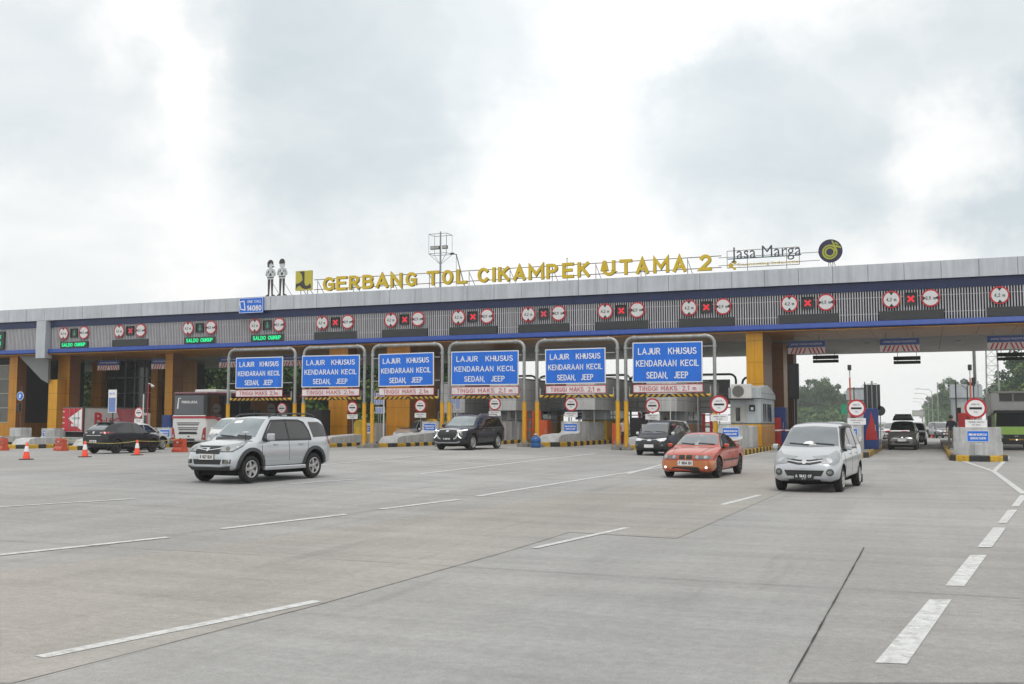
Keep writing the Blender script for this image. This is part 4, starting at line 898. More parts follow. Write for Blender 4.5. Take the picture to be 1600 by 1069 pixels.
def pole(px,y,ytop,lab,m='steel',r=.04,head=None,z0=.25,ybot=None,band=None,name='camera_pole',cat='pole'):
    x=WX(px,y); zt=W(px,ytop,y).z; t=thing(name,lab,cat,(x,y,z0)); mb=MB(); mb.cyl((0,0,0),(0,0,zt-z0),r,MT[m],n=8)
    if band: mb.cyl((0,0,(zt-z0)*.3),(0,0,(zt-z0)*.9),r+.006,MT[band],n=8)
    mb.build('pole_shaft',t)
    if head:
        mb=MB(); H=zt-z0
        if head=='cam': mb.bbox(-.09,.09,-.25,.12,H-.02,H+.26,MT['charcoal'],.02)
        if head=='side': mb.box(-.5,-.12,-.08,.08,H+.0,H+.16,MT['charcoal'],Matrix.Rotation(.15,4,'Y')); mb.cyl((0,0,H-.2),(-.25,0,H+.05),.03,MT['steel'],n=6)
        if head=='arm': mb.cyl((0,0,H),(.3,0,H-.1),.03,MT['acw'],n=6); mb.lathe([(0,-.12),(.1,-.08),(.12,0),(0,.06)],MT['acw'],(.33,0,H-.15),n=10)
        mb.build('camera_head',t)
    return t
pole(1328,58.5,578,'slim pole with camera head above the round sign behind the silver minivan','acw',.035,'cam',band='orangeb')
pole(1334,60,605,'short dark pole beside the camera pole behind the silver minivan','charcoal',.03)
pole(1351,59.5,597,'thin dark pole left of the grey back board','charcoal',.03)
pole(1516,57.5,578,'slim pole with upright camera head above the wide rounded block','acw',.03,'cam',band='orangeb')
pole(1511,58,603,'short pole with sideways camera above the wide rounded block','charcoal',.03,'side')
pole(1521,58.5,598,'short pole with black camera right of the upright camera','charcoal',.03,'cam')
pole(1493,58,597,'thin dark pole beside the guard','charcoal',.035)
pole(1528,60.5,595,'thin grey pole right of the camera cluster','steel',.03)
pole(1047,62,570,'thin pole with lamp head above the grey panels','acw',.03,'cam')
pole(232,52.5,599,'thin red pole with white dome camera beside an orange pier','red',.03,'arm')
pole(225,53,616,'short white pole right of the container truck','acw',.04)
pole(600,61,612,'white post beside the striped info panels','acw',.05)
pole(1090,62,585,'pale pinkish pole right of the last blue lane sign','steel',.04)
for px,y0,y1,lab,w in ((176,609,645,'blue and white notice panel on a dark post in front of the container truck',.62),):
    x,y=onpx_y(px,50.9); a=W(px,y0,y).z; b=W(px,y1,y).z; t=thing('notice_board',lab,'sign',(x,y,.25)); mb=MB(); mb.box(-w/2,w/2,0,.06,b-.25,a-.25,MT['white']); mb.box(-w/2+.04,w/2-.04,-.008,-.001,b-.21,a-.75,M('pale blue panel',(.16,.24,.50),.4))
    mb.text('INFO TOL',MT['signblue'],(0,-.001,a-.5),w=w*.7,h=.12,d=.006); mb.build('panel',t); mb=MB(); mb.cyl((0,.09,0),(0,.09,a-.5),.04,MT['charcoal'],n=8); mb.build('post',t)
PB=M('striped pale blue',(.20,.28,.55),.5)
for px,y0,y1,w,lab in ((591,614,632,.75,'pale blue striped info panel behind the third gantry leg'),(594,636,646,.70,'low pale blue panel under the striped info panel'),(706,608,632,.42,'narrow blue info panel left of the fourth gantry leg pair'),(715,613,640,.30,'narrow grey blue panel right of the fourth gantry leg pair')):
    y=61; x=WX(px,y); a=W(px,y0,y).z; b=W(px,y1,y).z; t=thing('info_panel',lab,'sign',(x,y,.25)); mb=MB(); mb.box(-w/2,w/2,0,.05,b-.25,a-.25,MT['white']); 
    for k in range(6): mb.box(-w/2+.02+k*w/6,-w/2+.02+(k+.72)*w/6,-.008,-.001,b-.22,a-.28,PB)
    mb.build('panel',t); mb=MB(); mb.cyl((0,.09,0),(0,.09,a-.3),.03,MT['steel'],n=6); mb.build('post',t)
# traffic light with blue roundel at the office wall
x,y=onpx_y(35,60.0); t=thing('traffic_light','small black traffic light with blue round sign on a bent pole by the office wall','traffic light',(x,y,.2))
mb=MB(); z1=W(32,608,y).z; mb.tube([(0,0,0),(0,0,1.3),(-.1,0,1.8),(0,0,2.3),(0,0,z1)],.045,MT['bark'],8); mb.build('pole',t)
mb=MB(); zc=W(32,619,y).z-.2; mb.disc((-.1,-.08,zc),.34,.03,MT['white'],28); mb.disc((-.1,-.088,zc),.30,.008,MT['signblue'],28); mb.prism([(-.24,zc-.15),(-.05,zc-.15),(-.05,zc+.0),(.04,zc+.0),(-.1,zc+.2),(-.24,zc+.0),(-.16,zc)],.008,MT['white'],'y',-.10); mb.build('round_sign',t)
for dz in (.0,.32):
    mb=MB(); z2=W(30,640,y).z-.2+dz; mb.bbox(-.45,-.08,-.12,.12,z2-.14,z2+.14,MT['black'],.03); mb.build('lamp_housing',t)
# white road-side blocks
for k,(px,y,w,h) in enumerate(((35,57.5,1.1,1.25),(88,59,.9,1.1))):
    mb=MB(); mb.bbox(-w/2,w/2,-.5,.5,0,h,MT['conc'],.03); o=tag(mb.build('concrete_block'),['pale concrete block by the office wall under the traffic light','pale concrete block left of the red and white truck doors'][k],'concrete block'); o.location=(WX(px,y),y,.0)
# rear dark pipe frames
for k,(a,b,yt) in enumerate(((745,838,585),(842,985,584),(985,1150,583),(1160,1235,586))):
    y=90; xa,xb=WX(a,y),WX(b,y); z=W((a+b)/2,yt+3,y).z; t=thing('rear_pipe_frame',['dark pipe frame beyond the canopy, behind the fourth blue lane sign','dark pipe frame beyond the canopy, behind the fifth blue lane sign','dark pipe frame beyond the canopy, behind the sixth blue lane sign','dark pipe frame beyond the canopy, behind the big yellow column'][k],'gantry',(0,y,0))
    mb=MB(); r=.5; pts=[(xa,0,0),(xa,0,z-r)]+[(xa+r*(1-math.cos(rad(q))),0,z-r+r*math.sin(rad(q))) for q in (30,60,90)]+[(xb-r*(1-math.cos(rad(q))),0,z-r+r*math.sin(rad(q))) for q in (90,60,30)]+[(xb,0,z-r),(xb,0,0)]
    mb.tube(pts,.10,MT['dkpipe'],8); mb.build('pipe',t)
    mb=MB(); mb.box(xa+.5,xb-.5,-.06,.0,z-2.6,z-.45,MT['steel']); mb.build('sign_back',t)
# blue notice strips and rails behind the lanes
for px,y,w,lab in ((880,74,5.4,'long blue notice strip hung across the lane behind the yellow machine'),(925,73,2.2,'short blue notice strip right of the yellow machine')):
    z=W(px,643,y).z; t=thing('lane_strip_sign',lab,'sign',(WX(px,y),y,z)); mb=MB(); mb.box(-w/2,w/2,0,.06,-.22,.22,MT['signblue']); mb.text('KURANGI KECEPATAN',MT['white'],(0,-.001,0),w=w*.8,h=.16,d=.006); mb.build('panel',t); mb=MB(); mb.box(-w/2,-w/2+.05,.06,.1,-z,1.5,MT['steel']); mb.box(w/2-.05,w/2,.06,.1,-z,1.5,MT['steel']); mb.build('post',t)
# white picket screen behind the lanes
t=thing('white_fence','white slatted fence far behind the lane of the big black car','fence',(0,97,0)); mb=MB()
xa,xb=WX(690,97),WX(800,97); x=xa
while x<xb: mb.box(x,x+.1,0,.04,0,3.0,MT['acw']); x+=.28
for z in (.4,2.6): mb.box(xa,xb,.04,.1,z,z+.12,MT['acw'])
mb.build('slat_panel',t)
# blue water bottle
a=G(837,699.5); t=thing('water_bottle','big blue plastic water bottle on the ground between two yellow legs','bottle',(a.x,a.y,a.z))
mb=MB(); mb.lathe([(0,0),(.25,.0),(.29,.05),(.29,.22),(.265,.25),(.29,.28),(.29,.45),(.22,.58),(.09,.64),(.08,.72),(0,.72)],MT['blueb'],n=24); mb.build('body',t); mb=MB(); mb.lathe([(0,.7),(.095,.7),(.095,.78),(0,.78)],MT['acw'],n=16); mb.build('cap',t)
# cones
def cone(px,py,lab):
    a=G(px,py); t=thing('traffic_cone',lab,'traffic cone',(a.x,a.y,a.z),0,'orange cones along the tape'); mb=MB(); mb.bbox(-.22,.22,-.22,.22,0,.045,MT['black'],.015); mb.build('base',t)
    mb=MB(); mb.lathe([(.155,.045),(.034,.76),(0,.77)],MT['cone'],n=20); mb.build('body',t); mb=MB(); mb.lathe([(.112,.36),(.112-.0001,.361),(.068,.60)],MT['white'],n=20); mb.build('reflective_band',t)
    return a
c1=cone(41,718.5,'orange and white traffic cone standing clear in front of the kerbs'); c2=cone(132.5,714.5,'orange and white traffic cone at the rear bumper of the black hatchback'); c3=cone(214,711.5,'orange and white traffic cone beside the black hatchback doors')
def barrier(px,py,lab,w=.95):
    a=G(px,py); t=thing('water_barrier',lab,'plastic barrier',(a.x,a.y,a.z),rad(-20),'orange plastic barriers'); mb=MB()
    mb.prism([(-.24,0),(.24,0),(.24,.12),(.13,.3),(.11,.74),(-.11,.74),(-.13,.3),(-.24,.12)],w,MT['orangep'],'x',-w/2)
    for z in (.36,.6): mb.box(-w/2+.03,w/2-.03,-.165,.165,z-.035,z+.035,MT['orangep'])
    for u in (-.2,.2): mb.box(u*w*1.2-.05,u*w*1.2+.05,-.262,.0,.03,.15,MT['orangep'])
    mb.build('body',t); mb=MB(); mb.cyl((0,0,.73),(0,0,.78),.06,MT['black'],n=12); mb.box(-.09,.09,-.172,-.12,.50,.57,MT['offwhite']); mb.build('cap',t); return a
b1=barrier(95,704.5,'orange plastic barrier in front of the long sloped toll barrier'); b2=barrier(281,706.5,'orange plastic barrier under the white coach rear'); b3=barrier(3,704,'orange plastic barrier cut by the picture edge near the office'); 
def rope(a,b,za,zb,sag,lab):
    mb=MB(); a=Vector((a.x,a.y,a.z+za)); b=Vector((b.x,b.y,b.z+zb)); mb.tube([a.lerp(b,k/12)-Vector((0,0,sag*4*(k/12)*(1-k/12))) for k in range(13)],.014,MT['gold'],5); tag(mb.build('barrier_tape'),lab,'tape')
rope(c2,c3,.72,.72,.10,'thin yellow tape tied between the two cones at the black hatchback'); rope(c3,b2,.72,.75,.08,'thin yellow tape from the cone to the orange barrier by the coach'); rope(b1,c2,.75,.72,.05,'thin yellow tape from the orange barrier to the cone at the hatchback bumper')
# ================================================================ trees
def leafmat(name,c):
    m,N,L,b=new_mat(name); b.inputs['Roughness'].default_value=.75; b.inputs['Specular IOR Level'].default_value=.25
    oi=N.new('ShaderNodeNewGeometry'); r=N.new('ShaderNodeMapRange'); r.inputs[3].default_value=.55; r.inputs[4].default_value=1.5; L.new(oi.outputs['Random Per Island'],r.inputs[0])
    mx=N.new('ShaderNodeMix'); mx.data_type='RGBA'; mx.blend_type='MULTIPLY'; mx.inputs[0].default_value=1; mx.inputs[6].default_value=(*c,1); L.new(r.outputs[0],mx.inputs[7]); L.new(mx.outputs[2],b.inputs['Base Color'])
    return m
LM=[leafmat('deep green leaves',(.035,.075,.025)),leafmat('mid green leaves',(.06,.115,.03)),leafmat('yellow green leaves',(.11,.16,.035))]
def make_tree(H,R,seed,mats,nb=26,nl=3600,leaf=.26):
    rnd=random.Random(seed); root=thing('broadleaf_tree','x','tree')
    mb=MB(); mb.tube([(0,0,-.2),(.1,0,H*.25),(-.05,.1,H*.5),(.1,0,H*.8)],.03*H*.6,MT['bark'],8)
    for k in range(7):
        a=rnd.uniform(0,6.28); z=H*rnd.uniform(.3,.6); mb.cyl((0,0,z),(math.cos(a)*R*.6,math.sin(a)*R*.6,z+H*.22),.08,MT['bark'],.03,n=6,caps=False)
    mb.build('trunk',root)
    blobs=[]
    for k in range(nb):
        a=rnd.uniform(0,6.28); q=rnd.random()**.6; z=rnd.uniform(.28,.93); rr=R*math.sin(math.pi*min(.95,max(.12,(z-.12))))**.6*q
        blobs.append((Vector((math.cos(a)*rr,math.sin(a)*rr,H*z)),R*rnd.uniform(.20,.38),rnd.choice(mats)))
    mb=MB(); per=nl//nb
    for c,r,m in blobs:
        for k in range(per):
            d=Vector((rnd.gauss(0,1),rnd.gauss(0,1),rnd.gauss(0,.8))).normalized()*r*(rnd.uniform(.55,1.05)); p=c+d
            u=Vector((rnd.gauss(0,1),rnd.gauss(0,1),rnd.gauss(0,1))).normalized(); v=u.cross(d+Vector((.01,.02,.03))).normalized(); s=leaf*rnd.uniform(.6,1.3)
            mb.add([p-u*s-v*s*.5,p+u*s*.1-v*s*.8,p+u*s,p+u*s*.1+v*s*.7],[(0,1,2,3)],m)
    mb.build('crown',root); return root
TP=[make_tree(10,3.6,1,[LM[0],LM[1]]),make_tree(9,4.2,2,[LM[1],LM[2],LM[0]]),make_tree(11,3.4,3,[LM[0],LM[0],LM[1]],leaf=.24)]
used=[False]*3; SC=.70*2.2
def plant(k,x,y,s,rz,lab,grp):
    o=TP[k] if not used[k] else copy_tree(TP[k]); used[k]=True
    s*=SC; o.location=(x,y,0); o.scale=(s,s,s*random.uniform(.94,1.06)); o.rotation_euler=(0,0,rz); tag(o,lab,'tree',grp)
rt=random.Random(5)
GR='broad trees of the far belt'
def at_px(px,y): return WX(px,y),y
n=0
FAR=2.2
for px,y,H in ((1246,205,8),(1262,200,10),(1276,198,11.2),(1290,205,10.2),(1305,205,9.0),(1318,215,7.6),(1332,225,7),(1250,190,5.2),(1285,188,5.6),(1310,190,5.0),(1345,240,6.5)):
    k=n%3; x,yy=at_px(px,y*FAR); plant(k,x,yy,H/10,rt.uniform(0,6),'hazy tree in the far clump between the big column and the silver minivan',GR+' behind the minivan'); n+=1
for px,y,H in ((1455,270,8.6),(1466,262,9.2),(1478,210,9.8),(1489,190,11.0),(1498,175,9.0),(1448,330,7)):
    k=n%3; x,yy=at_px(px,y*FAR); plant(k,x,yy,H/10,rt.uniform(0,6),'hazy tree in the far clump between the roof box car and the guard',GR+' behind the guard'); n+=1
for px,y,H in ((1552,165,7.2),(1568,150,8.6),(1584,138,9.6),(1600,130,10.8),(1618,124,11.5),(1640,118,11)):
    k=n%3; x,yy=at_px(px,y*FAR); plant(k,x,yy,H/10,rt.uniform(0,6),'leafy tree in the clump rising behind the green truck box',GR+' behind the truck'); n+=1
SC=.92; FAR=1
for px,y,H in [(50+i*15+rt.uniform(-6,6),rt.uniform(100,130),rt.uniform(9.5,12.8)) for i in range(44)]:
    k=rt.choice((0,1,2)); x,yy=at_px(px,y); plant(k,x,yy,H/10,rt.uniform(0,6),'dark leafy tree in the belt behind the lanes at the office end',GR+' behind the office end'); n+=1
for px,y,H in [(90,96,6.5),(105,99,5),(130,104,6),(300,98,7),(325,97,6.5),(350,99,7)]:
    x,yy=at_px(px,y); plant(1,x,yy,H/10,rt.uniform(0,6),'lighter green bushy tree in front of the dark belt at the office end',GR+' in front'); n+=1
FAR=2.2; SC=.70*2.2
for px,y,H in ((1240,200,7.4),(1254,196,9),(1269,203,10.5),(1283,199,10.2),(1297,197,9.6),(1311,203,8.4),(1325,208,7),(1338,212,6)):
    k=n%3; x,yy=at_px(px,y*FAR); plant(k,x,yy,H/10,rt.uniform(0,6),'hazy tree in the far clump between the big column and the silver minivan',GR+' behind the minivan'); n+=1
mb=MB(); rnd=random.Random(11)
for i in range(5200):
    far=rnd.random()<.75; px=rnd.uniform(1225,1350) if far else rnd.uniform(1446,1505); y=rnd.uniform(405,440); x=WX(px,y); z=abs(rnd.gauss(0,2.8)); s=.75
    p=Vector((x,y,min(z,7))); u=Vector((rnd.gauss(0,1),rnd.gauss(0,1),rnd.gauss(0,1))).normalized(); v=u.orthogonal().normalized()
    mb.add([p-u*s,p+v*s*.7,p+u*s,p-v*s*.7],[(0,1,2,3)],LM[1])
tag(mb.build('far_scrub'),kind='stuff')
# hedge-like low growth along the far verge
mb=MB(); rnd=random.Random(9)
for i in range(9000):
    px=rnd.uniform(40,700); y=rnd.uniform(94,99); x=WX(px,y); z=abs(rnd.gauss(0,1.3)); s=.28
    p=Vector((x,y,min(z,3.4))); u=Vector((rnd.gauss(0,1),rnd.gauss(0,1),rnd.gauss(0,1))).normalized(); v=u.orthogonal().normalized()
    mb.add([p-u*s,p+v*s*.7,p+u*s,p-v*s*.7],[(0,1,2,3)],LM[1])
tag(mb.build('undergrowth'),kind='stuff')
# ================================================================ far road furniture
SL=[]
def street_lamp(x,y,H,lab,arm=1.6,side=1,grp='street lamps along the far road'):
    t=thing('street_lamp',lab,'street lamp',(x,y,0),0,grp); mb=MB(); mb.cyl((0,0,0),(0,0,H-1),.10,MT['galv'],.06,n=8); mb.tube([(0,0,H-1),(side*-.08,0,H-.4),(side*-.45,0,H-.08),(side*-arm,0,H+.05)],.045,MT['galv'],6); mb.build('pole',t)
    mb=MB(); mb.bbox(min(-side*arm,-side*(arm+.7)),max(-side*arm,-side*(arm+.7)),-.14,.14,H,H+.1,MT['steel'],.02); mb.build('lamp_head',t)
for k,(px,yt,y) in enumerate(((1456,608,190),(1450,615,235),(1444,623,290),(1440,628,350),(1346,600,200),(1352,612,260))):
    a=W(px,yt,y); street_lamp(a.x,y,a.z,'hazy curved arm street lamp in the receding row beyond the gate',2.0,1 if k<4 else -1)
a=W(1464,597,150); pole(1464.5,150,597,'tall thin pale pole standing alone beyond the gate','galv',.06,z0=0,name='utility_pole')
pole(1523.5,93,470,'tall grey lamp pole rising past the canopy edge above the wide rounded block','galv',.13,z0=0,name='lamp_pole')
# lattice tower
y=200; x=WX(1551,y); zt=W(1551,470,y).z; t=thing('lattice_tower','hazy lattice radio tower beyond the green truck','tower',(x,y,0)); mb=MB()
b0,b1=1.1,.75
def cor(k,z): s=b0+(b1-b0)*z/zt; return Vector((s*(1 if k in(0,1) else -1),s*(1 if k in (1,2) else -1),z))
for k in range(4): mb.cyl(cor(k,0),cor(k,zt),.09,MT['galv'],n=5)
nz=14
for j in range(nz):
    z0=zt*j/nz; z1=zt*(j+1)/nz
    for k in range(4): mb.cyl(cor(k,z0),cor((k+1)%4,z1),.04,MT['galv'],n=4,caps=False); mb.cyl(cor(k,z1),cor((k+1)%4,z1),.04,MT['galv'],n=4,caps=False)
mb.build('lattice',t)
t=thing('direction_sign','small hazy road direction sign over the far road','road sign',(*at_px(1433,330),0)); mb=MB(); zs=W(1433,646,330).z; mb.box(-1.6,1.6,0,.1,zs-.9,zs+.9,MT['steel']); mb.box(-1.4,1.4,-.02,-.001,zs-.6,zs+.6,MT['frame']); mb.build('panel',t); mb=MB(); mb.cyl((1.3,.1,0),(1.3,.1,zs+.8),.12,MT['steel'],n=8); mb.build('post',t)
t=thing('direction_sign','small green road sign beyond the round sign behind the minivan','road sign',(*at_px(1322,120),0)); mb=MB(); zs=W(1322,640,120).z; mb.box(-.6,.6,0,.1,zs-.45,zs+.55,M('sign green',(.01,.28,.16),.5)); mb.build('panel',t); mb=MB(); mb.cyl((0,.1,0),(0,.1,zs+.4),.05,MT['steel'],n=8); mb.build('post',t)
# guard rail
t=thing('guard_rail','low steel guard rail along the far road','guard rail',(0,0,0)); mb=MB()
a=Vector((6.5,100,0)); b=Vector((7.5,300,0)); mb.prism([(0,.55),(.05,.6),(0,.67),(.05,.74),(0,.8),(-.02,.8),(-.02,.55)],1,MT['galv'],'y',0) if 0 else None
mb.box(7.2,7.28,100,330,.5,.8,MT['galv'])
for k in range(58): mb.box(7.281,7.36,100+k*4,100.12+k*4,0,.78,MT['galv'])
mb.build('rail',t)
for k,(px,y) in enumerate(((1444,150),(1455,118))):
    a=at_px(px,y); t=thing('traffic_cone',['tiny orange cone on the far road nearer the parked cars','tiny orange cone on the far road'][k],'traffic cone',(a[0],a[1],0)); mb=MB(); mb.lathe([(.2,0),(.04,.75),(0,.76)],MT['cone'],n=12); mb.build('body',t)
# ================================================================ people
def person(loc,rz,lab,shirt,pants,hair,sc=1.0,joints=None,cap=False):
    J=joints or dict(hipz=.92)
    V={'pel':(0,0,.95),'sp':(0,0,1.15),'ch':(0,.01,1.36),'nk':(0,0,1.50),'hd':(0,-.01,1.60),'ht':(0,-.01,1.72)}
    r={'pel':.135,'sp':.13,'ch':.155,'nk':.055,'hd':.085,'ht':.075}
    E=[('pel','sp'),('sp','ch'),('ch','nk'),('nk','hd'),('hd','ht')]
    for s,n in ((1,'l'),(-1,'r')):
        V.update({n+'h':(s*.09,0,.88),n+'k':(s*.11,-.03+.03*s,.5),n+'a':(s*.12,.02+.03*s,.09),n+'t':(s*.14,-.13+.03*s,.04),n+'s':(s*.19,0,1.42),n+'e':(s*.27,.03,1.14),n+'w':(s*.22,-.10,.92),n+'f':(s*.20,-.16,.86)})
        r.update({n+'h':.095,n+'k':.062,n+'a':.045,n+'t':.04,n+'s':.062,n+'e':.045,n+'w':.032,n+'f':.034})
        E+=[('pel',n+'h'),(n+'h',n+'k'),(n+'k',n+'a'),(n+'a',n+'t'),('ch',n+'s'),(n+'s',n+'e'),(n+'e',n+'w'),(n+'w',n+'f')]
    t=thing('person',lab,'person',loc,rz); t.scale=(sc,)*3
    names=list(V); me=bpy.data.meshes.new('body'); me.from_pydata([V[k] for k in names],[(names.index(a),names.index(b)) for a,b in E],[]); me.update()
    o=bpy.data.objects.new('tmp',me); COL.objects.link(o); md=o.modifiers.new('s','SKIN'); sv=me.skin_vertices[0].data
    for i,k in enumerate(names): sv[i].radius=(r[k],r[k]*(.8 if k in('pel','sp','ch') else 1)); sv[i].use_root=(i==0)
    o.modifiers.new('u','SUBSURF').levels=2
    dg=bpy.context.evaluated_depsgraph_get(); m2=bpy.data.meshes.new_from_object(o.evaluated_get(dg)); bpy.data.objects.remove(o)
    m2.name='body'; m2.materials.clear(); bb=bmesh.new(); bb.from_mesh(m2)
    for zc in (.09,.97,1.14,1.49): bmesh.ops.bisect_plane(bb,geom=bb.verts[:]+bb.edges[:]+bb.faces[:],plane_co=(0,0,zc),plane_no=(0,0,1))
    bb.to_mesh(m2); bb.free()
    for m in (MT['skin'],shirt,pants,MT['black']): m2.materials.append(m)
    for p in m2.polygons:
        z=p.center.z; p.use_smooth=True
        arm=abs(p.center.x)>.165
        p.material_index=0 if z>1.49 or (arm and z<1.14 and z>.8) else (1 if z>.97 or (arm and z>1.14) else (3 if z<.09 else 2))
    b=bpy.data.objects.new('body',m2); COL.objects.link(b); b.parent=t
    mb=MB(); mb.lathe([(.093,-.02),(.098,.05),(.07,.115),(0,.13)],hair,(0,.01,1.66),n=16)
    if cap: mb.box(-.07,.07,-.18,-.06,1.66,1.68,hair)
    mb.build('hair' if not cap else 'cap',t)
    mb=MB(); mb.box(-.045,-.02,-.107,-.09,1.625,1.64,MT['black']); mb.box(.02,.045,-.107,-.09,1.625,1.64,MT['black']); mb.cyl((0,-.09,1.63),(0,-.118,1.59),.012,MT['skin'],n=6); mb.box(-.025,.025,-.10,-.085,1.555,1.562,MT['red']); mb.build('face',t)
    for s in (-1,1):
        mb=MB(); 
        for k,(dx,ln) in enumerate(((-.03,.075),(-.01,.085),(.01,.08),(.03,.065))):
            mb.tube([(s*.20+dx,-.165,.855),(s*.20+dx,-.19,.82),(s*.20+dx,-.18,.855-ln)],.009,MT['skin'],5)
        mb.tube([(s*.20-s*.03,-.15,.88),(s*.20-s*.055,-.18,.85),(s*.20-s*.05,-.19,.82)],.010,MT['skin'],5); mb.build('hand',t)
    return t
person((-16.35,58.3,gz(-16.3,58.3)),.4,'person in a pale pink shirt and dark trousers standing behind a yellow leg',MT['shirt'],MT['dark'],MT['black'])
person((1.12,59.0,.262),-.5,'person in dark jacket, cap and dun trousers standing behind the wide rounded block',MT['dark'],MT['pants'],MT['black'],cap=True)

for k,(x0,x1) in enumerate(((-14.3,-10.9),(-19.6,-16.5),(-25.2,-21.8),(-30.3,-27.4))):
    y=70; t=thing('lane_pipe_frame','thin grey pipe rack across the lane behind the '+['sixth','fifth','fourth','third'][k]+' blue lane sign','pipe frame',((x0+x1)/2,y,0),0,'pipe racks across the lanes'); w=(x1-x0)/2
    mb=MB()
    for z in (2.15,2.65,3.1,3.55): mb.cyl((-w,0,z),(w,0,z),.035,MT['steel'],n=6)
    for q in (-w,-w*.35,w*.3,w): mb.cyl((q,0,2.15 if abs(q)<w else 0),(q,0,3.6),.035,MT['galv'],n=6)
    mb.build('pipe_rack',t)
for k,(px,y) in enumerate(((905,72),(1008,71),(756,73),(1074,74),(690,70))):
    t=thing('lane_lamp_board',['small pale card reader board left of the orange posts','small pale board over the white car bonnet','small pale board right of the black family car roof','small pale board left of the last round sign','small pale board over the black family car bonnet'][k],'board',(WX(px,y),y,.25)); mb=MB(); mb.box(-.3,.3,0,.08,1.6,2.2,MT['acw']); mb.box(-.2,.2,-.012,-.001,1.7,2.1,MT['signdim']); mb.build('panel',t); mb=MB(); mb.cyl((0,.12,0),(0,.12,2.1),.04,MT['steel'],n=6); mb.build('post',t)
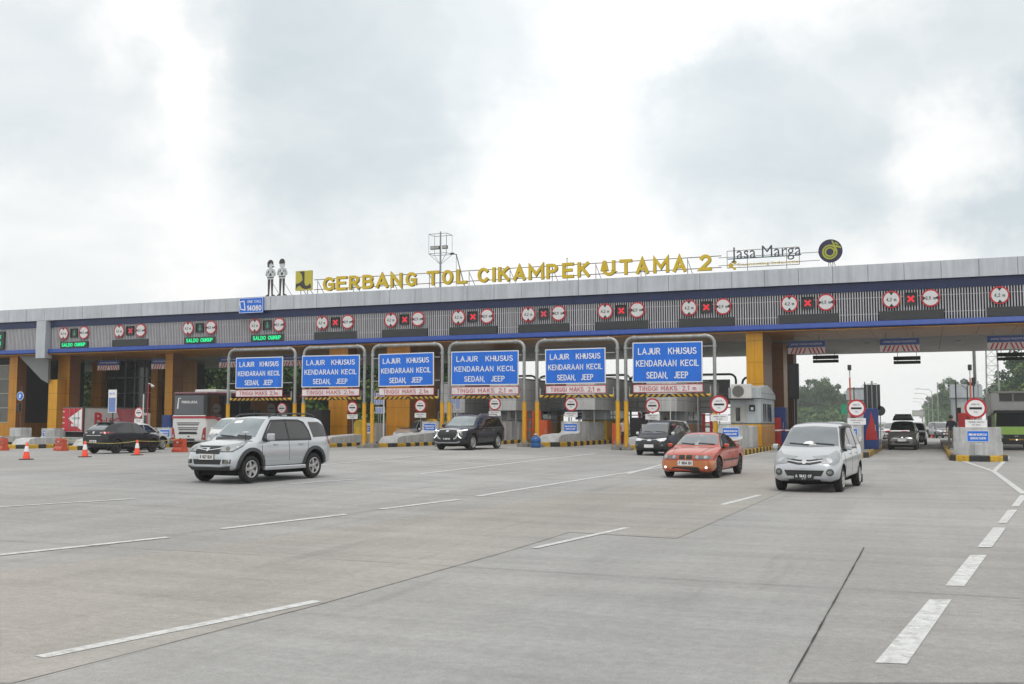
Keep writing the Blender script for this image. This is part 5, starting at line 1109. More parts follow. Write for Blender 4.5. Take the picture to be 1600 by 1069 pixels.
# ================================================================ vehicles: body lofted from side curves, then details laid on its real surface
def lerpc(c,x):
    if x<=c[0][0]: return c[0][1]
    for (a,u),(b,v) in zip(c,c[1:]):
        if x<=b: return u+(v-u)*(x-a)/(b-a)
    return c[-1][1]
class Car:
    def __init__(s,name,label,cat,sp,paintm,scale=1.0,group=None):
        s.sp=sp; s.root=thing(name,label,cat,(0,0,0),0,group); s.p=paintm; s.sc=scale
        s.body()
    def body(s):
        sp=s.sp; xs=sp['xs']; rings=[]
        for x in xs:
            g=lambda k: lerpc(sp[k],x)
            zb,zbe,zt,wm,wb,wt=g('zb'),g('belt'),g('top'),g('wm'),g('wb'),g('wt')
            zm=zb+(zbe-zb)*.55
            cr=sp.get('crown',.03)
            half=[(0,zb),(wm*.80,zb),(wm*.955,zb+.07),(wm,zm),(wb,zbe),(wt,zt-cr*1.2),(wt*.62,zt-cr*.25),(0,zt)]
            rings.append([(x,y,z) for y,z in half]+[(x,-y,z) for y,z in reversed(half[1:-1])])
        n=14; vs=[p for r in rings for p in r]; fs=[]
        for i in range(len(rings)-1):
            for k in range(n): fs.append((i*n+k,i*n+(k+1)%n,(i+1)*n+(k+1)%n,(i+1)*n+k))
        for base,rev in ((0,False),((len(rings)-1)*n,True)):
            c=[(0,1,13)]+[(k,k+1,14-k-1,14-k) for k in range(1,6)]+[(6,7,8)]
            for f in c:
                f=tuple(base+i for i in f); fs.append(tuple(reversed(f)) if rev else f)
        me=bpy.data.meshes.new('body'); me.from_pydata(vs,[],fs); me.update()
        bm=bmesh.new(); bm.from_mesh(me); bmesh.ops.recalc_face_normals(bm,faces=bm.faces[:])
        cl=bm.edges.layers.float.get('crease_edge') or bm.edges.layers.float.new('crease_edge'); bm.verts.ensure_lookup_table()
        hard=sp.get('hard',{}) ; sx=set(sp.get('creasex',[]))
        for e in bm.edges:
            a,b=e.verts[0].index,e.verts[1].index; ka,kb=a%n,b%n; ia,ib=a//n,b//n
            if ka==kb and ia!=ib:
                if ka in (4,10): e[cl]=sp.get('cb',.45)
                if ka in (5,9): e[cl]=sp.get('ct',.5)
                if ka in (1,2,12,13): e[cl]=.5
            elif ia==ib and ia in sx: e[cl]=.55
        bm.to_mesh(me); bm.free()
        o=bpy.data.objects.new('body',me); COL.objects.link(o); md=o.modifiers.new('s','SUBSURF'); md.levels=3
        dg=bpy.context.evaluated_depsgraph_get(); mB=bpy.data.meshes.new_from_object(o.evaluated_get(dg)); b2=bmesh.new(); b2.from_mesh(mB); s.bvh=BVHTree.FromBMesh(b2); b2.free(); bpy.data.meshes.remove(mB); md.levels=2
        dg=bpy.context.evaluated_depsgraph_get(); m1=bpy.data.meshes.new_from_object(o.evaluated_get(dg))
        o.modifiers.clear(); o.data=m1; m1.materials.clear(); m1.materials.append(s.p); m1.materials.append(CARM['well'])
        for p in m1.polygons: p.material_index=0; p.use_smooth=True
        cuts=[]
        for ax,r in ((sp['fa'],sp['ra']),(sp['rax'],sp.get('ra2',sp['ra']))):
            for sd in (1,-1):
                mb=MB(); mb.cyl((ax,sd*(sp['W']/2-.30),sp['wr']+sp.get('lift',.02)),(ax,sd*(sp['W']/2+.3),sp['wr']+sp.get('lift',.02)),r,CARM['well'],n=36,smooth=False)
                c=mb.build('cut'); cuts.append(c); q=o.modifiers.new('b','BOOLEAN'); q.object=c; q.operation='DIFFERENCE'; q.solver='EXACT'
                try: q.material_mode='TRANSFER'
                except Exception: pass
        dg=bpy.context.evaluated_depsgraph_get(); m2=bpy.data.meshes.new_from_object(o.evaluated_get(dg))
        bpy.data.objects.remove(o)
        for c in cuts: bpy.data.objects.remove(c)
        ob=bpy.data.objects.new('body',m2); COL.objects.link(ob); ob.parent=s.root; s.bodyo=ob
        # underbody
        mb=MB(); mb.box(sp['rax']-.3,sp['fa']+.3,-sp['W']/2+.28,sp['W']/2-.28,.18,lerpc(sp['zb'],0)+.05,CARM['well']); mb.build('underbody',s.root)
    def hit(s,proj,u,v):
        if proj=='L': o,d=(u,3,v),(0,-1,0)
        elif proj=='R': o,d=(u,-3,v),(0,1,0)
        elif proj=='F': o,d=(5,u,v),(-1,0,0)
        elif proj=='B': o,d=(-5,u,v),(1,0,0)
        elif proj=='T': o,d=(u,v,4),(0,0,-1)
        elif proj=='FL': dd=Vector((-.72,-.69,0)); c=Vector((s.sp['xf'],s.sp['W']/2,0)); o=c-dd*3+Vector((.69,-.72,0))*(-u)+Vector((0,0,v)); d=dd
        elif proj=='FR': dd=Vector((-.72,.69,0)); c=Vector((s.sp['xf'],-s.sp['W']/2,0)); o=c-dd*3+Vector((.69,.72,0))*(-u)+Vector((0,0,v)); d=dd
        r=s.bvh.ray_cast(Vector(o),Vector(d)); 
        return (r[0],Vector(d),r[1]) if r[0] else (None,Vector(d),None)
    def patch(s,name,proj,poly,m,off=.006,step=.09,mirror=False,parent=None,thick=.02,smooth=True):
        if proj=='S':
            s.patch(name,'L',poly,m,off,step,False,parent,thick); return s.patch(name,'R',poly,m,off,step,False,parent,thick)
        if proj=='FS':
            s.patch(name,'FL',poly,m,off,step,False,parent,thick); return s.patch(name,'FR',poly,m,off,step,False,parent,thick)
        if mirror:
            s.patch(name,proj,poly,m,off,step,False,parent,thick); poly=[(-u,v) for u,v in poly]
        polys=poly if isinstance(poly[0],list) else [poly]; bm=bmesh.new()
        for q in polys: bm.faces.new([bm.verts.new((u,v,0)) for u,v in q])
        if len(polys)>1: bmesh.ops.remove_doubles(bm,verts=bm.verts[:],dist=1e-5)
        bmesh.ops.triangulate(bm,faces=bm.faces[:]); poly=[p for q in polys for p in q]
        for ax in (0,1):
            lo=min(p[ax] for p in poly); hi=max(p[ax] for p in poly); nn=max(1,int((hi-lo)/step))
            for k in range(1,nn):
                nr=Vector((1,0,0)) if ax==0 else Vector((0,1,0)); bmesh.ops.bisect_plane(bm,geom=bm.verts[:]+bm.edges[:]+bm.faces[:],plane_co=nr*(lo+(hi-lo)*k/nn),plane_no=nr)
        bad=[]; NR={}
        for v in bm.verts:
            h,d,nr=s.hit(proj,v.co.x,v.co.y)
            if h is not None:
                acc=Vector((0,0,0))
                for du,dv in ((0,0),(.03,0),(-.03,0),(0,.03),(0,-.03),(.02,.02),(-.02,-.02),(.02,-.02),(-.02,.02)):
                    q=s.hit(proj,v.co.x+du,v.co.y+dv)
                    if q[2] is not None and (q[0]-h).length<.12: acc+=(-q[2] if q[2].dot(d)>0 else q[2])
                NR[v]=acc.normalized() if acc.length>.01 else -d
            if h is None: bad.append(v); continue
            if nr.dot(d)>0: nr=-nr
            v.co=h+(nr*.6-d*.4)*off
        if bad: bmesh.ops.delete(bm,geom=bad,context='VERTS')
        if not bm.faces: bm.free(); return None
        dd=s.hit(proj,poly[0][0],poly[0][1])[1]
        for f in bm.faces:
            f.normal_update()
        if sum(f.normal.dot(dd) for f in bm.faces)>0: bmesh.ops.reverse_faces(bm,faces=bm.faces[:])
        bm.verts.index_update(); order=[NR.get(v,-dd) for v in bm.verts]; nfr=len(bm.verts); nface=len(bm.faces)
        ed=[e for e in bm.edges if len(e.link_faces)==1]; r=bmesh.ops.extrude_edge_only(bm,edges=ed)
        for v in [g for g in r['geom'] if isinstance(g,bmesh.types.BMVert)]: v.co+=dd*thick
        me=bpy.data.meshes.new(name); 
        bm.verts.index_update(); bm.faces.index_update()
        for f in bm.faces: f.smooth=True
        front=[all(v.index<nfr for v in f.verts) for f in bm.faces]
        bm.to_mesh(me); bm.free(); me.materials.append(m)
        cn=[]
        for pl in me.polygons:
            fr=front[pl.index]
            for vi in pl.vertices: cn.append(tuple(order[vi]) if fr and vi<nfr else tuple(pl.normal))
        me.normals_split_custom_set(cn)
        o=bpy.data.objects.new(name,me); COL.objects.link(o); o.parent=parent or s.root; return o
    def ribbon(s,name,proj,line,w,m,off=.004,**k):
        pts=[Vector(p) for p in line]; l=[];r=[]
        for i,p in enumerate(pts):
            d=(pts[min(i+1,len(pts)-1)]-pts[max(i-1,0)]).normalized(); n=Vector((-d.y,d.x)); l.append(p+n*w/2); r.append(p-n*w/2)
        return s.patch(name,proj,[[tuple(l[i]),tuple(l[i+1]),tuple(r[i+1]),tuple(r[i])] for i in range(len(l)-1)],m,off,.12,thick=.008,**k)
    def wheels(s,rimm='rim',spokes=5,rr=.62,facew=None,face='both'):
        sp=s.sp; r=sp['wr']; tw=.20; first=None; yo=sp['W']/2-.035-tw/2-sp.get('inset',0)
        for ax in (sp['fa'],sp['rax']):
            for sd in (1,-1):
                c=(ax,sd*yo,r)
                if first is None:
                    mb=MB(); h=tw/2; R0=r*rr
                    mb.lathe([(R0,-h*.8),(R0+.02,-h),(r-.045,-h),(r-.012,-h*.82),(r,-h*.5),(r,h*.5),(r-.012,h*.82),(r-.045,h),(R0+.02,h),(R0,h*.8)],CARM['rubber'],(0,0,0),'y',36)
                    w0=mb.build('wheel'); w0.location=c; w0.parent=s.root
                    mb=MB(); y=h*.62; mb.lathe([(0,y-.06),(R0*.9,y-.07),(R0*.93,y+.03),(R0+.003,y+.035),(R0+.003,-h*.8)],CARM['rimdk'],(0,0,0),'y',32)
                    mm=CARM[rimm]; mb.lathe([(R0*.90,y-.0),(R0*.92,y+.036),(R0+.004,y+.04),(R0+.004,y+.02)],mm,(0,0,0),'y',32)
                    mb.lathe([(0,y+.035),(R0*.2,y+.03),(R0*.24,y-.02)],mm,(0,0,0),'y',16)
                    for k in range(spokes):
                        a=2*math.pi*k/spokes+.3; Mx=Matrix.Rotation(a,4,'Y'); q0,q1=(.075,.085) if spokes<=6 else (.035,.045); q0*=R0/.22; q1*=R0/.22
                        mb.add([(-q0*.62,y-.02,R0*.15),(q0*.62,y-.02,R0*.15),(q1*.6,y-.02,R0*.93),(-q1*.6,y-.02,R0*.93),(-q0*.5,y+.025,R0*.15),(q0*.5,y+.025,R0*.15),(q1*.5,y+.03,R0*.93),(-q1*.5,y+.03,R0*.93)],[(4,5,6,7),(0,4,7,3),(1,2,6,5)],mm,Mx)
                    r0=mb.build('rim',w0); first=(w0,r0); 
                else:
                    w=first[0].copy(); COL.objects.link(w); w.location=c; w.parent=s.root; q=first[1].copy(); COL.objects.link(q); q.parent=w; 
                    if sd<0: w.rotation_euler=(0,0,math.pi)
                if first and sd<0 and ax==sp['fa'] and False: pass
        return s
    def box_on(s,name,proj,u,v,w,h,d,m,off=0,bev=.01,parent=None):
        p,dr,_=s.hit(proj,u,v)
        if p is None: return None
        mb=MB(); 
        if proj in 'FB': mb.bbox(-d,d,-w/2,w/2,-h/2,h/2,m,min(bev,d*.4))
        else: mb.bbox(-w/2,w/2,-d,d,-h/2,h/2,m,min(bev,d*.4))
        o=mb.build(name,parent or s.root); o.location=p-dr*off; return o
    def plate(s,proj,z,txt,m='plate',w=.43,h=.135,u=0,off=.025,sub=''):
        p,dr,_=s.hit(proj,u,z); sg=1 if proj=='F' else -1
        mb=MB(); mb.box(-.012,.012,-w/2,w/2,-h/2,h/2,CARM[m]); tc=MT['white'] if m=='platek' else MT['black']
        Mx=Matrix.Rotation(rad(90*sg),4,'Z')
        if txt: mb.stext(txt,tc,(0,-.013,.015 if sub else 0),w=w*.84,h=h*(.46 if sub else .58),d=.002,mat4=Mx,stag=.0003)
        if sub: mb.stext(sub,tc,(0,-.013,-h*.34),w=w*.2,h=h*.15,d=.002,mat4=Mx,stag=.0003)
        o=mb.build('number_plate',s.root); o.location=Vector((p.x,p.y,z))-dr*off; return o
    def mirror(s,x,z,m,w=.15,h=.15,out=.17,stalk='trim'):
        for sd in (1,-1):
            p,_,_=s.hit('L' if sd>0 else 'R',x,z-.04)
            if p is None: continue
            mb=MB(); mb.bbox(-.06,.08,out*sd*.25 if sd>0 else out*sd*1.0,out*sd if sd>0 else out*sd*.25,-h/2,h/2,m,.04,seg=3); mb.box(-.02,.03,-.02,out*.4*1 if sd>0 else .02,-h/2-.03,-h/2+.03,CARM[stalk]) if sd>0 else mb.box(-.02,.03,-out*.4,.02,-h/2-.03,-h/2+.03,CARM[stalk])
            o=mb.build('door_mirror',s.root); o.location=(p.x,p.y,z+.03)
            mb=MB(); y0,y1=sorted((out*sd*.3,out*sd*.95)); mb.box(-.066,-.061,y0,y1,-h*.38,h*.38,CARM['glass']); mb.build('mirror_glass',o)
    def place(s,x,y,heading,z=None):      # heading: direction the nose points, degrees from +X
        s.root.location=(x,y,gz(x,y) if z is None else z); s.root.rotation_euler=(0,0,rad(heading)); s.root.scale=(s.sc,)*3; return s.root
def side_arch(cx,cz,r0,r1,a0,a1,n=14):
    q=lambda r,k:(cx+r*math.cos(rad(a0+(a1-a0)*k/n)),cz+r*math.sin(rad(a0+(a1-a0)*k/n)))
    return [[q(r1,k),q(r1,k+1),q(r0,k+1),q(r0,k)] for k in range(n)]
def circ(u,v,r,n=16): return [(u+r*math.cos(2*math.pi*k/n),v+r*math.sin(2*math.pi*k/n)) for k in range(n)]
def wiper(c,line,proj='F'): c.ribbon('wiper',proj,line,.022,CARM['trim'],.022)
# ---------------------------------------------------------------- silver compact off-roader
xs=[-2.07,-2.05,-1.98,-1.82,-1.55,-1.28,-.9,-.4,.1,.45,.6,.85,1.12,1.2,1.45,1.75,1.95,2.06,2.10]
SUV=dict(W=1.72,xf=2.1,fa=1.36,rax=-1.24,wr=.345,ra=.435,lift=.03,xs=xs,inset=.0,creasex=[13,9],cb=.35,
 zb=[(-2.1,.50),(-2.0,.36),(1.8,.33),(1.95,.30),(2.1,.42)],
 belt=[(-2.1,.95),(-1.9,1.06),(-1,1.05),(.9,1.04),(1.2,1.03),(1.75,.95),(2.0,.84),(2.1,.66)],
 top=[(-2.07,1.05),(-2.05,1.12),(-1.98,1.38),(-1.82,1.66),(-1.55,1.70),(.1,1.71),(.45,1.68),(.6,1.615),(1.12,1.14),(1.2,1.10),(1.45,1.09),(1.75,1.03),(1.95,.95),(2.06,.85),(2.10,.70)],
 wm=[(-2.07,.68),(-2.05,.76),(-1.9,.85),(1.6,.86),(1.85,.83),(2.0,.74),(2.06,.68),(2.1,.55)],
 wb=[(-2.07,.66),(-2.05,.73),(-1.9,.81),(1.2,.82),(1.75,.78),(2.0,.68),(2.1,.5)],
 wt=[(-2.07,.60),(-1.98,.62),(-1.82,.60),(.1,.62),(.45,.60),(.6,.61),(1.12,.71),(1.2,.72),(1.75,.66),(2.0,.58),(2.1,.46)],crown=.045)
c=Car('off_roader','silver compact off roader with dark wheel arch cladding, roof rails and side steps','car',SUV,CARM['silver']); P=c.patch; T_=CARM
P('windshield','F',[(-.66,1.155),(-.60,1.35),(-.545,1.61),(0,1.645),(.545,1.61),(.60,1.35),(.66,1.155),(0,1.13)],T_['wind'],.006)
P('cowl','T',[(1.10,-.6),(1.10,.6),(1.18,.55),(1.18,-.55)],T_['trim'],.012)
P('side_window','S',[(.88,1.09),(.56,1.38),(.40,1.545),(-.10,1.56),(-.10,1.09)],T_['gside'],.006)
P('side_window','S',[(-.17,1.09),(-.17,1.56),(-.72,1.555),(-.90,1.50),(-1.02,1.30),(-1.06,1.09)],T_['gside'],.006)
P('quarter_window','S',[(-1.22,1.12),(-1.14,1.54),(-1.62,1.54),(-1.82,1.44),(-1.93,1.14)],T_['gside'],.006)
for l in ([(.93,1.07),(.60,1.40),(.42,1.575),(-.13,1.59)],[(-.135,1.06),(-.135,1.60)],[(-.14,1.59),(-.72,1.585),(-.93,1.52),(-1.06,1.30),(-1.09,1.07)],[(.93,1.065),(-1.10,1.065)]): c.ribbon('window_frame','S',l,.045,T_['trim'],.010)
P('rear_window','B',[(-.5,1.17),(-.46,1.50),(.46,1.50),(.5,1.17)],T_['gside'],.006)
for l in ([(.98,.40),(.98,1.04)],[(-.13,.40),(-.13,1.04)],[(-.98,1.02),(-.93,.80),(-.80,.60),(-.77,.40)],[(.98,.40),(-.77,.40)]): c.ribbon('door_gap','S',l,.014,T_['trim'],.003)
c.ribbon('bonnet_gap','T',[(2.0,-.56),(1.6,-.64),(1.2,-.70)],.012,T_['trim'],.003); c.ribbon('bonnet_gap','T',[(2.0,.56),(1.6,.64),(1.2,.70)],.012,T_['trim'],.003)
c.ribbon('side_moulding','S',[(.90,.66),(-.75,.66)],.045,T_['silver2'],.016); c.ribbon('side_moulding','S',[(.86,.53),(-.72,.53)],.02,T_['silver2'],.012)
for ax in (SUV['fa'],SUV['rax']): P('arch_cladding','S',side_arch(ax,.375,.425,.515,-8,188),T_['clad'],.022,.06,thick=.05)
mb=MB(); 
for sd in (1,-1): 
    mb=MB(); y0,y1=sorted((sd*.76,sd*.885)); mb.bbox(-.80,.88,y0,y1,.29,.40,T_['silver2'],.03); mb.build('side_step',c.root)
P('bumper_lower','F',[(-.62,.33),(-.68,.44),(-.40,.405),(.40,.405),(.68,.44),(.62,.33)],T_['clad'],.02)
P('grille','F',[(-.45,.94),(-.38,.735),(.38,.735),(.45,.94)],T_['trim'],.010)
c.ribbon('grille_bar','F',[(-.36,.87),(-.10,.835),(.10,.835),(.36,.87)],.018,T_['chrome'],.022); P('badge','F',circ(0,.84,.042),T_['chrome'],.03,.05)
P('lower_grille','F',[(-.46,.60),(-.42,.475),(.42,.475),(.46,.60)],T_['trim'],.008)
P('headlight','FS',[(-.36,.86),(-.30,.80),(-.02,.80),(.22,.92),(.36,1.02),(.12,1.0),(-.2,.95)],T_['lamp'],.010,.06)
P('headlight_bulb','FS',circ(-.12,.875,.055),T_['lampd'],.016,.05); c.ribbon('headlight_rim','FS',[(-.36,.86),(-.30,.795),(-.02,.795),(.22,.915),(.36,1.02)],.018,T_['clad'],.014)
for sd in (1,-1):
    P('fog_lamp','F',circ(sd*.60,.545,.055),T_['lampd'],.018,.05); P('fog_recess','F',[(sd*.50,.60),(sd*.50,.50),(sd*.69,.50),(sd*.70,.60)],T_['trim'],.008)
c.plate('F',.665,'B 1427 KLM',w=.46,h=.14); wiper(c,[(.55,1.165),(.1,1.19)]); wiper(c,[(0,1.16),(-.5,1.19)])
for u in (.44,-.62): c.box_on('door_handle','L',u,.955,.17,.035,.025,T_['silver2'],.012); c.box_on('door_handle','R',u,.955,.17,.035,.025,T_['silver2'],.012)
P('tail_light','S',[(-1.98,.90),(-1.86,1.0),(-1.93,1.14),(-2.04,1.10)],T_['tail'],.012,.05)
for sd in (1,-1):
    mb=MB(); mb.tube([(.42,sd*.56,1.67),(.25,sd*.57,1.735),(-.4,sd*.575,1.765),(-1.2,sd*.57,1.76),(-1.45,sd*.565,1.735),(-1.55,sd*.56,1.69)],.022,T_['clad'],8); mb.build('roof_rail',c.root)
    
mb=MB(); mb.cyl((1.30,.55,1.08),(1.38,.62,1.16),.016,T_['trim'],n=6); mb.cyl((1.38,.62,1.14),(1.44,.66,1.25),.016,T_['trim'],n=6); mb.bbox(1.40,1.46,.56,.76,1.22,1.30,T_['silver2'],.03); mb.build('bonnet_mirror',c.root)
c.mirror(.78,1.12,T_['silver2'],h=.19,out=.26); P('bonnet_sticker','F',[(-.36,1.50),(-.36,1.57),(-.1,1.585),(-.1,1.51)],MT['white'],.010)
mb=MB(); mb.tube([(.3,.5,1.70),(-.1,.45,1.88)],.008,T_['trim'],5); mb.build('aerial',c.root)
c.wheels('rim',5,.63); c.place(-16.75,23.65,-94.5)
# ---------------------------------------------------------------- minivan family
xs=[-2.06,-2.03,-1.95,-1.8,-1.5,-1.2,-.8,-.3,.2,.55,.75,1.0,1.33,1.42,1.6,1.8,1.96,2.04,2.08]
MPV=dict(W=1.66,xf=2.08,fa=1.34,rax=-1.31,wr=.30,ra=.365,lift=.02,xs=xs,creasex=[13,10],cb=.3,
 zb=[(-2.1,.42),(-1.95,.30),(1.8,.26),(1.95,.25),(2.1,.36)],
 belt=[(-2.06,.95),(-1.9,1.05),(-1,1.02),(.9,.99),(1.42,.96),(1.8,.84),(2.0,.70),(2.08,.56)],
 top=[(-2.06,1.02),(-2.03,1.15),(-1.95,1.45),(-1.8,1.63),(-1.5,1.675),(-.3,1.695),(.2,1.68),(.55,1.62),(1.33,1.10),(1.42,1.06),(1.6,1.01),(1.8,.93),(1.96,.82),(2.04,.72),(2.08,.60)],
 wm=[(-2.06,.66),(-2.03,.74),(-1.85,.82),(1.5,.83),(1.8,.80),(1.96,.74),(2.04,.66),(2.08,.54)],
 wb=[(-2.06,.62),(-2.03,.70),(-1.85,.78),(1.42,.78),(1.8,.73),(2.0,.63),(2.08,.5)],
 wt=[(-2.06,.56),(-1.95,.58),(-1.8,.57),(-.3,.60),(.2,.59),(.55,.59),(1.33,.69),(1.42,.70),(1.8,.60),(2.0,.5),(2.08,.42)],crown=.04)
def mpv_common(c,wind,side,dark=False):
    P=c.patch
    P('windshield','F',[(-.68,1.105),(-.615,1.36),(-.55,1.555),(0,1.585),(.55,1.555),(.615,1.36),(.68,1.105),(0,1.075)],wind,.006)
    P('side_window','S',[(1.12,1.06),(.72,1.36),(.50,1.52),(.03,1.55),(.03,1.05)],side,.006); P('side_window','S',[(-.04,1.05),(-.04,1.55),(-.85,1.54),(-.92,1.06)],side,.006); P('quarter_window','S',[(-1.02,1.09),(-.97,1.53),(-1.55,1.51),(-1.80,1.38),(-1.86,1.12)],side,.006)
    for l in ([(1.16,1.045),(.72,1.39),(.48,1.555),(0,1.575),(-.9,1.565)],[(-.005,1.05),(-.005,1.56)],[(-.92,1.05),(-.88,1.55)],[(1.16,1.035),(-.95,1.03)]): c.ribbon('window_frame','S',l,.04,CARM['trim'],.010)
    for l in ([(1.0,.36),(1.05,1.0)],[(-.01,.36),(-.01,1.0)],[(-.93,1.0),(-.96,.72),(-.85,.55),(-.82,.36)]): c.ribbon('door_gap','S',l,.012,CARM['trim'],.003)
    for u in (.18,-.72):
        for q in 'LR': c.box_on('door_handle',q,u,.90,.15,.03,.02,c.p,.012)
    P('rear_window','B',[(-.52,1.12),(-.46,1.48),(.46,1.48),(.52,1.12)],side,.006); P('tail_light','S',[(-2.0,.88),(-1.9,.92),(-1.90,1.20),(-1.98,1.18)],CARM['tail'],.012,.05)
    wiper(c,[(.58,1.13),(.08,1.165)]); wiper(c,[(-.02,1.125),(-.5,1.16)]); c.plate('B',.8,'B 1180 TKN')
c=Car('minivan','silver minivan with black plate and two slim grille slots, nearest the camera','car',MPV,CARM['silver2']); P=c.patch
mpv_common(c,T_['windb'],T_['gside'])
P('headlight','FS',[(-.34,.86),(-.26,.70),(.0,.66),(.22,.74),(.34,.95),(.30,1.0),(.0,.90)],T_['lamp'],.010,.06); P('headlight_bulb','FS',circ(-.08,.77,.06),T_['satin'],.016,.05)
c.ribbon('grille','F',[(-.42,.80),(-.12,.765),(0,.76)],.03,T_['trim'],.01); c.ribbon('grille','F',[(.42,.80),(.12,.765),(0,.76)],.03,T_['trim'],.01)
c.ribbon('grille','F',[(-.40,.735),(-.14,.685),(.14,.685),(.40,.735)],.035,T_['trim'],.01); c.ribbon('grille_bar','F',[(-.42,.77),(-.12,.727),(.12,.727),(.42,.77)],.022,T_['chrome'],.014); P('badge','F',circ(0,.735,.055),T_['chrome'],.022,.05)
P('lower_grille','F',[(-.47,.535),(-.40,.40),(.40,.40),(.47,.535)],T_['trim'],.008)
for z in (.44,.48): c.ribbon('grille_slat','F',[(-.42,z),(.42,z)],.008,T_['clad'],.014)
for sd in (1,-1): P('fog_recess','F',circ(sd*.60,.49,.085),T_['clad'],.010,.05); P('fog_lamp','F',circ(sd*.60,.49,.05),T_['lampd'],.018,.05)
P('bumper_lower','F',[(-.40,.27),(-.36,.315),(.36,.315),(.40,.27)],T_['trim'],.012)
c.plate('F',.385,'A 1842 CF',m='platek',w=.46,h=.15,off=.04,sub='05 27'); c.mirror(1.02,1.04,T_['silver2'],h=.14,out=.20)
c.mirror; P('dashboard_sheet','F',[(-.18,1.14),(-.12,1.20),(.0,1.22),(.12,1.18),(.16,1.13)],MT['white'],.008)
c.ribbon('side_moulding','S',[(.95,.58),(-.85,.58)],.03,T_['silver2'],.010)
mb=MB(); mb.box(-1.72,-1.69,.66,.80,.08,.30,T_['trim']); mb.build('mud_flap',c.root)
c.wheels('rim',5,.62); AV=c; c.place(-2.62,27.95,-95.0)
c=Car('minivan','small black minivan with white mirror caps and bright headlamps behind the orange sedan','car',MPV,CARM['black']); P=c.patch
mpv_common(c,T_['glass'],T_['gside']); P('sun_strip','F',[(-.56,1.47),(-.53,1.58),(.53,1.58),(.56,1.47),(0,1.505)],T_['windb'],.010)
P('headlight','FS',[(-.30,.80),(-.24,.72),(.0,.70),(.24,.81),(.22,.86),(.0,.84)],T_['lampw'],.010,.06); c.ribbon('grille_bar','F',[(-.5,.80),(-.12,.755),(.12,.755),(.5,.80)],.02,T_['chrome'],.014); P('badge','F',[(-.11,.77),(0,.80),(.11,.77),(.08,.70),(-.08,.70)],T_['chrome'],.02,.05)
P('lower_grille','F',[(-.38,.66),(-.30,.40),(.30,.40),(.38,.66)],T_['trim'],.010); c.plate('F',.47,'',w=.46,h=.15,off=.03)
for sd in (1,-1): P('fog_lamp','F',circ(sd*.62,.50,.045),T_['lampd'],.018,.05)
c.mirror(1.02,1.04,T_['white'],h=.14,out=.20); c.wheels('rimdk',5,.62); c.place(-12.35,50.9,-93); AV2=c
c=Car('minivan','grey minivan with black roof box on its roof, in the lane under the ceiling','car',MPV,CARM['gunmetal'],1.03); P=c.patch
mpv_common(c,T_['gside'],T_['gside']); P('headlight','FS',[(-.34,.84),(-.26,.72),(.0,.70),(.30,.86),(.28,.92),(.0,.88)],T_['lampd'],.010,.06); P('grille','F',[(-.36,.83),(-.30,.68),(.30,.68),(.36,.83)],T_['trim'],.008); P('badge','F',circ(0,.76,.06),T_['chrome'],.02,.05); c.ribbon('grille_bar','F',[(-.5,.70),(-.3,.665),(.3,.665),(.5,.70)],.02,T_['chrome'],.014)
P('lower_grille','F',[(-.42,.52),(-.36,.38),(.36,.38),(.42,.52)],T_['trim'],.008); c.ribbon('bumper_trim','F',[(-.62,.60),(-.52,.36),(.52,.36),(.62,.60)],.03,T_['chrome'],.012); c.plate('F',.58,'',w=.46,h=.14); c.mirror(1.02,1.04,CARM['gunmetal'])
for sd in (1,-1): P('fog_lamp','F',circ(sd*.60,.49,.06),T_['lampd'],.018,.05)
c.wheels('rim',5,.62); EG=c; c.place(-1.42,68.6,-91.5,0)
rb=thing('roof_box','black streamlined luggage box strapped on the grey minivan','roof box',(-1.42,68.8,1.79),rad(-91.5)); mb=MB(); bm=bmesh.new(); bmesh.ops.create_cube(bm,size=1); bmesh.ops.subdivide_edges(bm,edges=bm.edges[:],cuts=2,use_grid_fill=True)
for v in bm.verts: v.co=Vector((v.co.x*1.9*(1-.0*v.co.z),v.co.y*1.15*(1-.25*max(0,v.co.z+.5)),v.co.z*.36+(-.10 if v.co.x>.4 and v.co.z>.3 else 0)))
bmesh.ops.bevel(bm,geom=bm.edges[:],offset=.02,segments=1); mb.bm(bm,CARM['trim'],Matrix.Translation((0,0,.2)),True); mb.build('box_shell',rb); 
for q in (-.5,.4): mb=MB(); mb.box(q,q+.05,-.6,.6,-.02,.03,T_['trim']); mb.build('carrier_bar',rb)
